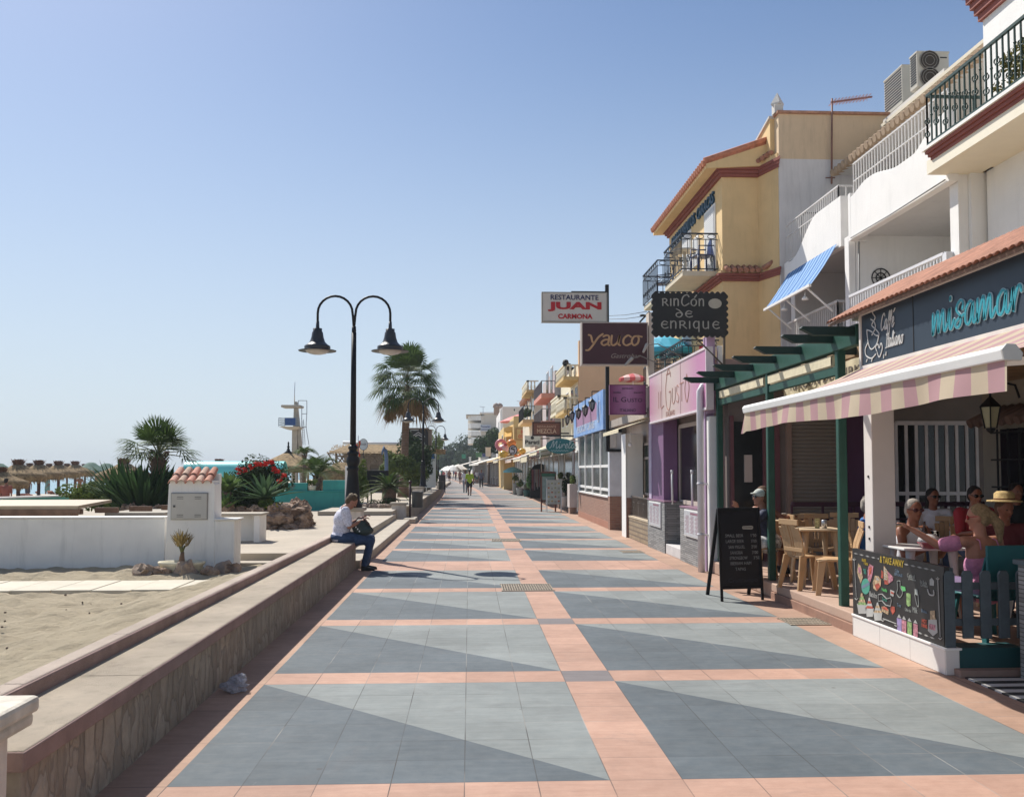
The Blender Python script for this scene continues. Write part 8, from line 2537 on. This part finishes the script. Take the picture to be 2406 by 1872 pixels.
# ================================================================== people
skin1 = M((.36, .17, .11), .55, .1, 12, .05, 60, spec=.35)
skin2 = M((.26, .1, .055), .5, .1, 12, .05, 60, spec=.4)
skin3 = M((.38, .18, .12), .55, .1, 12, .05, 60, spec=.35)
denim = M((.04, .07, .14), .85, .35, 9, 1.0, 14)
whitec = M((.72, .72, .76), .85, .06, 10, 1.0, 13)
blackc = M((.012, .012, .014), .7, .2)
hairm = {k: M(c, .8, .35, 40, .6, 120) for k, c in dict(blonde=(.27, .19, .1), brown=(.12, .06, .03), dark=(.015, .01, .008), grey=(.35, .31, .27), fair=(.1, .06, .03)).items()}
sungl = M((.01, .01, .012), .15, .1, spec=.6)
def V3(*a): return Vector(a)
def hand(mb, wrist, d, palm_n, curl=.5, s=1.0, side=1):
 """palm plus five separate, bent fingers of unequal length"""
 d = Vector(d).normalized(); n = Vector(palm_n); n = (n - d * n.dot(d)).normalized()
 a = d.cross(n) * side
 c = wrist + d * .05 * s
 for k in (-1, -.33, .33, 1):
  mb.cap(wrist + a * .014 * k * s, .016 * s, wrist + d * .085 * s + a * .028 * k * s, .0135 * s, 7)
 for k, L in zip((-1, -.33, .33, 1), (.058, .072, .078, .068)):
  p = wrist + d * .088 * s + a * .028 * k * s
  dirs = d
  for j, f in enumerate((.45, .3, .25)):
   ang = curl * (.5 + j * .45)
   dd = (d * math.cos(ang) + n * math.sin(ang)).normalized()
   q = p + dd * L * f * s
   mb.cap(p, (.0095 - .001 * j) * s, q, (.0085 - .001 * j) * s, 6)
   p = q
 p = wrist + d * .03 * s + a * .03 * s
 q = p + (a * .8 + d * .7 + n * .3).normalized() * .035 * s
 mb.cap(p, .012 * s, q, .0105 * s, 6)
 mb.cap(q, .0105 * s, q + (d * .9 + n * .5 + a * .1).normalized() * .03 * s, .0085 * s, 6)
def head(mb, c, fwd, up, s=1.0):
 fwd = Vector(fwd).normalized(); up = Vector(up); up = (up - fwd * up.dot(fwd)).normalized(); rt = fwd.cross(up)
 rot = Matrix((rt, fwd, up)).transposed()
 mb.ball(c + up * .02 * s, .075 * s, .093 * s, .098 * s, 18, 14, rot=rot)
 mb.ball(c - up * .045 * s + fwd * .02 * s, .056 * s, .066 * s, .07 * s, 14, 10, rot=rot)
 mb.cap(c + fwd * .088 * s + up * .015 * s, .008 * s, c + fwd * .105 * s - up * .022 * s, .014 * s, 8)
 mb.ball(c + fwd * .078 * s + up * .028 * s, .05 * s, .02 * s, .012 * s, 10, 6, rot=rot)
 for sx in (-1, 1):
  mb.ball(c + rt * .076 * s * sx, .01 * s, .018 * s, .028 * s, 8, 6, rot=rot)
  mb.ball(c + rt * .033 * s * sx + fwd * .07 * s - up * .02 * s, .02 * s, .016 * s, .02 * s, 8, 6, rot=rot)
 mb.ball(c + fwd * .08 * s - up * .052 * s, .024 * s, .012 * s, .008 * s, 8, 5, rot=rot)
 mb.ball(c + fwd * .075 * s - up * .088 * s, .022 * s, .018 * s, .018 * s, 8, 6, rot=rot)
 return rot, rt
def person(label, J, skin=skin1, hair='brown', hairstyle='short', top=None, topm=whitec, sleeve=.45, bottom='trousers', botm=denim, shoes=blackc,
           glasses=None, vox=.011, girth=1.0, loc=(0, 0, 0), rz=0, group=None, feetm=None, curl=.5, palm=(0, 0, -1), s=1.0, extra=None, breast=0):
 """J: joint positions in local space (x right, y forward, z up)"""
 t = thing('person', label, 'person', (0, 0, 0), group)
 J = {k: Vector(v) for k, v in J.items()}
 g = girth
 b = MB()
 pel, ch, nk, hd = J['pelvis'], J['chest'], J['neck'], J['head']
 spd = (nk - pel).normalized()
 rot, rt = head(b, hd, J['face'], J.get('up', Vector((0, 0, 1))), s)
 shr = (J['shR'] - J['shL']).normalized()
 tf = spd.cross(shr) * -1
 trot = Matrix((shr, tf, spd)).transposed()
 b.cap(nk - spd * .03, .058 * g, hd - Vector((0, 0, .04)), .052, 12)
 def torso(m_, k, low=True):
  m_.ball(pel, .165 * g + k, .125 * g + k, .125 + k, 16, 10, rot=trot)
  m_.ball(pel.lerp(ch, .5), .145 * g + k, .108 * g + k, .16 + k, 16, 10, rot=trot)
  m_.ball(ch, .162 * g + k, .112 * g + k, .175 + k, 16, 10, rot=trot)
  if k and top == 'vest': return
  m_.cap(J['shL'], .052 + k, ch.lerp(nk, .55) - shr * .03, .07 + k, 10); m_.cap(J['shR'], .052 + k, ch.lerp(nk, .55) + shr * .03, .07 + k, 10)
  if breast and k < .1:
   for sx in (-1, 1): m_.ball(ch + shr * .07 * sx + tf * .085 + spd * .0, .06 + k, .055 + k, .06 + k, 10, 8)
 torso(b, 0)
 for sd in 'LR':
  b.cap(J['sh' + sd], .05 * g, J['el' + sd], .038, 10)
  b.cap(J['el' + sd], .039, J['wr' + sd], .026, 10)
  d = J['wr' + sd] - J['el' + sd]
  hd_ = J.get('hd' + sd, d)
  if vox < .02: hand(b, J['wr' + sd], hd_, J.get('pn' + sd, Vector(palm)), curl, s, 1 if sd == 'L' else -1)
  else: b.cap(J['wr' + sd], .03, J['wr' + sd] + d.normalized() * .12, .022, 8)
  b.cap(J['hip' + sd], .092 * g, J['kn' + sd], .058, 12)
  b.cap(J['kn' + sd], .056, J['kn' + sd].lerp(J['an' + sd], .35), .058, 12); b.cap(J['kn' + sd].lerp(J['an' + sd], .35), .058, J['an' + sd], .036, 12)
  b.cap(J['an' + sd] - Vector((0, 0, .03)), .038, J['toe' + sd], .028, 10)
 b.build('body', skin, t, remesh=vox)
 if top:
  c = MB(); torso(c, .014)
  if top != 'vest':
   for sd in 'LR': c.cap(J['sh' + sd], .066 * g, J['sh' + sd].lerp(J['el' + sd], sleeve * 2), .058 if sleeve < .6 else .045, 10)
   if sleeve > .5:
    for sd in 'LR': c.cap(J['el' + sd], .05, J['wr' + sd], .036, 10)
  o = c.build('shirt', topm, t, remesh=max(vox, .013))
 if bottom:
  c = MB()
  c.ball(pel, .178 * g, .138 * g, .12, 16, 10, rot=trot)
  for sd in 'LR':
   if bottom == 'trousers':
    c.cap(J['hip' + sd], .105 * g, J['kn' + sd], .074, 12); c.cap(J['kn' + sd], .073, J['an' + sd] + (J['kn' + sd] - J['an' + sd]).normalized() * .04, .058, 12)
   else: c.cap(J['hip' + sd], .108 * g, J['hip' + sd].lerp(J['kn' + sd], .75), .088, 12)
  c.build(bottom, botm, t, remesh=max(vox, .013))
 if shoes:
  for sd in 'LR':
   c = MB(); c.cap(J['an' + sd] - Vector((0, 0, .035)), .052, J['toe' + sd], .04, 12); c.cap(J['an' + sd], .048, J['an' + sd] - Vector((0, 0, .04)), .052, 10)
   c.build('shoe', shoes, t, remesh=max(vox, .012))
 hm = hairm[hair]
 fw, up = Vector(J['face']).normalized(), rot @ Vector((0, 0, 1))
 c = MB()
 if hairstyle != 'bald':
  c.ball(hd + up * .045 - fw * .018, .084 * s, .092 * s, .088 * s, 16, 12, rot=rot)
  c.ball(hd + up * .0 - fw * .045, .08 * s, .066 * s, .085 * s, 14, 10, rot=rot)
  if hairstyle == 'ponytail':
   p = hd - fw * .105 + up * .02
   c.ball(p, .035, .035, .035); c.cap(p, .04, p - fw * .05 - up * .1 + rt * .0, .05, 10); c.cap(p - fw * .05 - up * .1, .05, p - fw * .04 - up * .25, .02, 10)
   c.ball(hd + up * .05 - fw * .02, .086, .094, .08, 14, 10, rot=rot)
  if hairstyle == 'bun': c.ball(hd - fw * .09 + up * .08, .045, .045, .045)
  if hairstyle == 'long': c.cap(hd - fw * .06, .075, hd - fw * .07 - up * .2, .05, 10)
  if hairstyle == 'tousled':
   rs = random.Random(4)
   tuft = MB()
   for i in range(34):
    v = sph(rs).normalized()
    if v.dot(fw) > .4 and v.z < .3 or v.z < -.2: continue
    tuft.ball(hd + up * .05 - fw * .015 + v * .083, .024, .024, .02, 6, 5)
  if hairstyle == 'tousled': tuft.build('hair_tufts', M((.42, .34, .22), .8, .4, 40) if hair == 'fair' else hm, t, remesh=max(vox * .9, .008))
  c.build('hair', hm, t, remesh=max(vox * .9, .008))
 if glasses:
  c = MB()
  for sx in (-1, 1):
   c.ball(hd + rt * .034 * sx + fw * .089 + up * .014, .03, .012, .022, 12, 8, rot=rot)
   c.bar(hd + rt * .06 * sx + fw * .08 + up * .018, hd + rt * .078 * sx + up * .016, .006)
  c.bar(hd - rt * .02 + fw * .098 + up * .018, hd + rt * .02 + fw * .098 + up * .018, .006)
  c.build('sunglasses', glasses, t)
 else:
  c = MB()
  for sx in (-1, 1): c.ball(hd + rt * .032 * sx + fw * .079 + up * .01, .012, .009, .007, 8, 6, rot=rot)
  if vox < .02: c.build('eyes', dark, t)
 if vox < .02:
  c = MB(); c.ball(hd + fw * .089 - up * .052, .02, .008, .004, 8, 5, rot=rot); c.build('mouth', M((.25, .07, .06), .5), t)
 if extra: extra(t, J, rot, rt, fw, up)
 t.location = loc
 t.rotation_euler = (0, 0, rz)
 return t
def sitJ(seat=.45, lean=.0, spread=.1, knee=.44, arms=None, look=(0, 1, 0), headf=.0, legs=True, torso=.5):
 """seated: pelvis above the origin, knees forward (+y)"""
 z = seat + .1
 ch = V3(0, lean * .32, z + .29)
 nk = V3(0, lean * .5 + .0, z + .475)
 hd = nk + V3(0, .02 + headf, .15)
 J = dict(pelvis=V3(0, 0, z), chest=ch, neck=nk, head=hd, face=look,
             shL=nk + V3(-.185, 0, -.06), shR=nk + V3(.185, 0, -.06),
             hipL=V3(-.095, .03, z - .02), hipR=V3(.095, .03, z - .02), knL=V3(-spread, knee, z + .0), knR=V3(spread, knee, z + .0),
             anL=V3(-spread, knee - .02, .09), anR=V3(spread, knee - .02, .09), toeL=V3(-spread, knee + .14, .035), toeR=V3(spread, knee + .14, .035))
 J['elL'] = J['shL'] + V3(-.06, .1, -.26); J['elR'] = J['shR'] + V3(.06, .1, -.26)
 J['wrL'] = J['elL'] + V3(.08, .22, .05); J['wrR'] = J['elR'] + V3(-.08, .22, .05)
 if arms: J.update({k: V3(*v) for k, v in arms.items()})
 return J
def walkJ(st=.25, h=1.0, sw=.12):
 J = dict(pelvis=V3(0, 0, .93), chest=V3(0, .01, 1.24), neck=V3(0, 0, 1.45), head=V3(0, .02, 1.61), face=(0, 1, 0),
             shL=V3(-.19, 0, 1.39), shR=V3(.19, 0, 1.39), elL=V3(-.25, sw * .3, 1.1), elR=V3(.25, -sw * .6, 1.1), wrL=V3(-.25, sw + .1, .88), wrR=V3(.25, -sw + .05, .86),
             hipL=V3(-.095, 0, .9), hipR=V3(.095, 0, .9), knL=V3(-.1, -st * .2, .5), knR=V3(.1, st * .62, .5), anL=V3(-.09, -st, .12), anR=V3(.09, st, .09), toeL=V3(-.09, -st + .14, .04), toeR=V3(.09, st + .16, .04))
 for k in J: J[k] = V3(*J[k]) * h if k != 'face' else V3(*J[k])
 return J
J = sitJ(.40, .55, .085, .40)
J.update(dict(face=V3(0, .8, -.62), up=V3(0, .62, .8)))
z = .5
J['pelvis'] = V3(0, 0, .58); J['chest'] = V3(0, .03, .88); J['neck'] = V3(0, .07, 1.09); J['head'] = V3(0, .175, 1.185)
J['shL'] = V3(-.19, .06, 1.03); J['shR'] = V3(.19, .06, 1.03)
J['elR'] = V3(.24, .12, .77); J['wrR'] = V3(.12, .33, .86); J['elL'] = V3(-.23, .14, .78); J['wrL'] = V3(-.07, .36, .9)
J['hipL'] = V3(-.1, .03, .56); J['hipR'] = V3(.1, .03, .56)
J['knL'] = V3(-.09, .52, .55); J['knR'] = V3(.11, .5, .53); J['anL'] = V3(-.08, .44, .09); J['anR'] = V3(.1, .38, .09); J['toeL'] = V3(-.08, .59, .035); J['toeR'] = V3(.1, .53, .035)
J['hdR'] = V3(-.2, .8, .5); J['hdL'] = V3(.3, .8, .5)
shirtp = M((.55, .53, .64), .85, .22, 40, 1.0, 14, col2=(.7, .7, .78))
YW = 16.02
person('woman in pale T-shirt and jeans sitting on the seat wall end, bent over her bag', J, skin1, 'fair', 'tousled', 'tee', shirtp, .42, 'trousers', denim, blackc,
       glasses=None, vox=.009, girth=1.28, loc=(gx(802, YW) - .0, YW, -.02), rz=R(-78), curl=.9, breast=1)
bx = gx(849, YW)
t0 = thing('handbag', 'dark grey-green handbag with straps resting on the seated woman lap', 'handbag', (bx, YW, .6))
mb = MB(); mb.ball((bx + .0, YW - .02, .735), .15, .1, .14, 18, 12); mb.ball((bx + .05, YW - .02, .68), .17, .11, .09, 16, 10)
mb.build('bag_body', M((.035, .05, .045), .6, .2, 8, .3, 40), t0, remesh=.012)
mb = MB(); mb.tube([(bx - .1, YW - .08, .82), (bx - .03, YW - .1, .9), (bx + .06, YW - .1, .88), (bx + .16, YW - .06, .76), (bx + .2, YW - .05, .66)], .012, 6); mb.tube([(bx - .08, YW + .06, .84), (bx + .02, YW + .08, .9), (bx + .14, YW + .05, .78)], .012, 6)
mb.build('strap', M((.1, .06, .05), .6), t0)
mb = MB()
for k in range(5): mb.box(bx - .14 + k * .03, bx - .12 + k * .03, YW - .125, YW - .118, .80 - k * .035, .825 - k * .035)
mb.build('white_tag', whitep, t0)
def straw_hat(t, J, rot, rt, fw, up):
 hd = J['head']
 mb = MB()
 for r, z in ((0, 0),): pass
 prof = [(.17, .075), (.165, .09), (.1, .095), (.098, .16), (.07, .185), (.001, .19)]
 mb.lathe(prof, hd, 24, sx=1, sy=1.15); mb.build('straw_hat', M((.5, .36, .16), .9, .25, 30, .6, 90), t)
 mb = MB(); mb.lathe([(.101, .098), (.102, .115)], hd, 24, sy=1.15); mb.build('hat_band', M((.2, .1, .05), .8), t)
def capfn(t, J, rot, rt, fw, up):
 hd = J['head']; mb = MB(); mb.ball(hd + up * .05, .09, .1, .08, 14, 10, rot=rot); mb.ball(hd + up * .06 + fw * .1, .06, .05, .012, 10, 6, rot=rot)
 mb.build('cap', M((.45, .47, .42), .8, .3, 30), t, remesh=.01)
Yb = 9.75
person('man in a white vest and sunglasses smiling at the white bar table', sitJ(.37, .15, .12, .38, look=(.35, 1, -.05), arms=dict(elR=(.28, .2, .62), wrR=(.2, .46, .75), elL=(-.27, .2, .62), wrL=(-.12, .42, .76))),
       skin2, 'grey', 'short', 'vest', whitec, glasses=M((.06, .012, .015), .15), bottom='shorts', botm=M((.02, .03, .06), .8), loc=(gx(2128, Yb + .15), Yb + .15, .17), rz=R(-155), girth=1.1)
Yb = 8.35
pinkt = M((.5, .2, .33), .8, .18, 20, .4, 60)
def bodice(t, J, rot, rt, fw, up):
 c = MB(); ch = J['chest']
 c.ball(ch - V3(0, 0, .1), .18, .135, .16, 18, 10); c.ball(J['pelvis'], .19, .15, .15, 16, 10)
 c.build('pink_top', pinkt, t, remesh=.012)
 for sd in 'LR':
  c = MB(); p = J['sh' + sd].lerp(J['el' + sd], .35); c.cap(p, .075, J['sh' + sd].lerp(J['el' + sd], .75), .068, 12); c.build('frill_sleeve', pinkt, t, remesh=.012)
 for sx in (-1, 1):
  c = MB(); c.tube([ch + V3(.1 * sx, -.1, .06), ch + V3(.09 * sx, -.07, .14), J['neck'] + V3(.08 * sx, .02, -.02)], .006, 6); c.build('strap', pinkt, t)
person('blonde woman with a ponytail and pink off-shoulder top, seen from behind at the bar', sitJ(.37, .12, .1, .4, look=(-.75, .62, -.12), arms=dict(elL=(-.33, .2, .84), wrL=(-.5, .34, .98), elR=(.25, .05, .6), wrR=(.3, .28, .66))),
       skin3, 'blonde', 'ponytail', None, bottom='shorts', botm=M((.15, .1, .2), .8), glasses=M((.35, .02, .02), .2), loc=(gx(2300, Yb), Yb - .08, .17), rz=R(12), extra=bodice, shoes=None)
Yb = 12.6
person('dark-haired woman in sunglasses and a white T-shirt, further back in the bar', sitJ(.4, .1, .1, .4, look=(-.4, 1, 0)), skin2, 'dark', 'long', 'tee', whitec, .42, glasses=sungl, loc=(gx(2188, Yb), Yb, .2), rz=R(165), vox=.012)
Yb = 11.4
person('heavy man in a red T-shirt behind the blonde woman', sitJ(.4, .05, .12, .4, look=(0, 1, -.1)), skin2, 'dark', 'short', 'tee', M((.3, .02, .03), .85), .42, loc=(gx(2285, Yb), Yb, .25), rz=R(180), girth=1.25, glasses=sungl, vox=.012)
Yb = 9.6
person('person in a straw hat and dark red shirt at the right edge of the bar', sitJ(.37, .1, .1, .4, look=(-.3, 1, -.25), arms=dict(elR=(.3, .1, .78), wrR=(.5, .25, .82))), skin2, 'brown', 'short', 'tee', M((.12, .02, .025), .85), .42, loc=(gx(2352, Yb), Yb, .2), rz=R(170), extra=straw_hat, vox=.012)
Yb = 12.2
person('dark-haired person in black at the far right of the bar', sitJ(.4, .05, .1, .4, look=(-.4, 1, 0)), skin2, 'dark', 'bun', 'tee', blackc, .42, loc=(gx(2385, Yb), Yb, .28), rz=R(160), vox=.012)
Yb = 12.3
person('grey-haired woman in teal and blue seated between the green and white posts', sitJ(.37, .05, .1, .4, look=(.5, 1, 0)), skin3, 'grey', 'tousled', 'tee', M((.02, .2, .25), .8, .5, 6, col2=(.03, .1, .4)), .42, loc=(gx(2032, Yb), Yb, .12), rz=R(-100), vox=.012)
Yb = 13.0
person('shirtless tanned man leaning forward behind the chalkboard', sitJ(.37, .35, .12, .4, look=(.2, 1, -.15), arms=dict(elR=(.3, .32, .78), wrR=(.15, .55, .8), elL=(-.3, .3, .78), wrL=(-.1, .55, .8))), skin2, 'brown', 'short', None, bottom='shorts', botm=M((.03, .04, .1), .8), loc=(gx(1765, Yb), Yb, .25), rz=R(-75), girth=1.15, vox=.012)
Yb = 12.9
flor = M((.05, .06, .16), .85, .9, 22, col2=(.8, .7, .75))
def dress(t, J, rot, rt, fw, up):
 c = MB(); c.ball(J['pelvis'], .19, .17, .16); c.cap(J['hipL'], .12, J['knL'], .12); c.cap(J['hipR'], .12, J['knR'], .12); c.cap(J['knL'], .12, J['knL'] + V3(0, .02, -.2), .11); c.cap(J['knR'], .12, J['knR'] + V3(0, .02, -.2), .11)
 c.build('patterned_skirt', flor, t, remesh=.014); capfn(t, J, rot, rt, fw, up)
person('woman in a pale cap and patterned skirt half hidden by the green post', sitJ(.37, .2, .1, .4, look=(-.2, 1, 0), arms=dict(elR=(.27, .3, .72), wrR=(.1, .42, .95), elL=(-.27, .3, .72), wrL=(-.05, .5, .8))), skin1, 'brown', 'ponytail', 'tee', M((.04, .045, .08), .8, .5, 25), .3, 'shorts', blackc, loc=(gx(1806, Yb), Yb, .22), rz=R(85), glasses=sungl, extra=dress, vox=.012)
t0 = copy_tree(ch, (gx(2312, 8.2), 8.2, .17), R(5), 'teal chair under the blonde woman, its back turned to the camera')
for c_ in kids(t0):
 c_.data = c_.data.copy(); c_.data.materials[0] = M((.02, .13, .14), .5, .08)
MB().box(-.21, .21, -.33, -.3, .5, .88).build('back_panel', M((.02, .13, .14), .5, .08), None).parent = t0
tealc = t0
for (px, Y, rz, lb) in ((2143, 10.0, -155, 'chair under the man in the white vest'), (2195, 12.75, 165, 'chair under the dark-haired woman in sunglasses'), (2293, 11.55, 180, 'chair under the heavy man in red'), (2365, 9.75, 170, 'chair under the person in the straw hat'),
      (1765, 13.0, -75, 'chair under the shirtless man'), (1806, 12.9, 85, 'chair under the woman in the patterned skirt'), (2032, 12.3, -100, 'chair under the grey-haired woman in teal'), (2385, 12.3, 160, 'chair under the dark-haired person in black')):
 copy_tree(ch, (gx(px, Y), Y, .2), R(rz), lb)
def feetY(py): return 1.7 * F / (py - 1104)
Y = feetY(1164)
limeg = M((.42, .6, .03), .7, .08)
person('man in a lime green T-shirt and black shorts walking away down the promenade', walkJ(.16), skin2, 'dark', 'short', 'tee', limeg, .42, 'shorts', blackc, blackc, loc=(gx(1103.5, Y), Y, 0), rz=R(5), vox=.018, girth=1.1)
Y = feetY(1157)
person('man in a white shirt and grey trousers walking beside the lime green shirt', walkJ(.1), skin2, 'fair', 'short', 'tee', whitec, .42, 'trousers', M((.3, .33, .36), .85), blackc, loc=(gx(1093, Y), Y, 0), rz=R(0), vox=.018, girth=1.05)
Y = feetY(1147)
person('skater in dark clothes coming up the promenade', walkJ(.2), skin2, 'dark', 'short', 'tee', M((.12, .12, .16), .85), .42, 'trousers', blackc, M((.4, .4, .42), .6), loc=(gx(1131, Y), Y, .02), rz=R(170), vox=.018)
far = [(1121, 1136, whitec, 'grey', 'shorts', M((.03, .1, .08), .8), 'walker in a white top and green shorts left of the skater'), (1116, 1130, M((.2, .05, .05), .8), 'dark', 'trousers', blackc, 'walker in a dark red top behind the skater'),
       (1081, 1136, M((.25, .1, .08), .8), 'brown', 'shorts', M((.1, .04, .04), .8), 'stroller in reddish brown clothes ahead of the white-shirted man'), (1056, 1134, skin2, 'dark', 'shorts', M((.05, .03, .03), .8), 'slim tanned walker by the left bins'),
       (1071, 1128, M((.3, .05, .05), .8), 'dark', 'trousers', M((.1, .09, .1), .8), 'distant walker in red'), (1043, 1128, M((.5, .12, .12), .8), 'brown', 'shorts', M((.5, .1, .12), .8), 'distant person in bright red beside the menu stand'),
       (1050, 1124, M((.6, .6, .62), .8), 'fair', 'trousers', M((.3, .32, .4), .8), 'distant walker in white and grey'), (1066, 1121, M((.1, .15, .3), .8), 'dark', 'trousers', blackc, 'tiny distant walker in blue'), (1090, 1124, blackc, 'brown', 'trousers', denim, 'tiny distant walker in black'),
       (1037, 1122, M((.05, .3, .2), .8), 'dark', 'trousers', blackc, 'tiny distant person in green near the last lamp'), (1101, 1126, M((.5, .4, .3), .8), 'grey', 'shorts', denim, 'tiny distant walker in beige')]
for i, (px, py, tm, hr, bt, bmm, lb) in enumerate(far):
 Y = feetY(py)
 person(lb, walkJ(.12 + .03 * (i % 3), 1 - .03 * (i % 3)), skin2, hr, 'short', 'tee', tm, .42, bt, bmm, blackc, loc=(gx(px, Y), Y, 0), rz=R((i % 2) * 180 + i * 7), vox=.035)
for i, (px, Y, tm, lb) in enumerate([(15, 38, M((.3, .09, .06), .8), 'sunburnt person standing under the frayed umbrella at the left edge'), (66, 62, M((.05, .06, .1), .8), 'person in dark swimwear under the thatched umbrellas'), (112, 66, M((.15, .3, .28), .8), 'person in green among the thatched umbrellas'),
                                     (188, 70, M((.6, .15, .1), .8), 'person in orange near the smaller thatched umbrella'), (228, 72, M((.4, .08, .06), .8), 'person in red under the green parasols'), (792, 46, M((.5, .22, .12), .6), 'tanned bather standing behind the turquoise wall')]):
 z = -.35 if px < 500 else .3
 person(lb, walkJ(.05, 1.0), skin2, 'dark', 'short', 'tee' if i % 2 == 0 else None, tm, .4, 'shorts', tm, None, loc=(gx(px, Y), Y, z), rz=i * 1.3, vox=.03)
lg = None
for i, (px, Y) in enumerate([(40, 46), (75, 52), (100, 50), (120, 58), (148, 60), (165, 55), (200, 64), (225, 60), (262, 58)]):
 if lg is None:
  lg = thing('sun_lounger', 'beach lounger by the first thatched umbrella', 'sun lounger', (0, 0, 0), 'sun loungers under the umbrellas')
  MB().box(-.32, .32, -.95, .35, .28, .36).build('mattress', M((.12, .25, .24), .8, .3), lg)
  mb = MB(); mb.bar((0, .35, .33), (0, .8, .75), .64, .07); mb.build('backrest', M((.3, .12, .08), .8, .3), lg)
  for sx in (-.28, .28):
   for sy in (-.85, .3): MB().box(sx - .03, sx + .03, sy - .03, sy + .03, 0, .28).build('leg', whitep, lg)
  lg.location = (gx(px, Y), Y, -.35); lg.rotation_euler = (0, 0, .4)
 else: copy_tree(lg, (gx(px, Y), Y, -.35), .4 + i * .5, 'beach lounger number %s from the left under the thatched umbrellas' % ['one', 'two', 'three', 'four', 'five', 'six', 'seven', 'eight', 'nine'][i])
m = bpy.data.materials.new('haze')
m.use_nodes = True
t = m.node_tree
t.nodes.remove(t.nodes['Principled BSDF'])
pv = t.nodes.new('ShaderNodeVolumePrincipled')
pv.inputs['Color'].default_value = (.8, .87, .95, 1)
pv.inputs['Density'].default_value = .0006
t.links.new(pv.outputs[0], t.nodes['Material Output'].inputs['Volume'])
tag(MB().box(-300, 300, -40, 900, -3.2, 13.5).build('haze', m, org=(0, 0, 0)), kind='stuff')
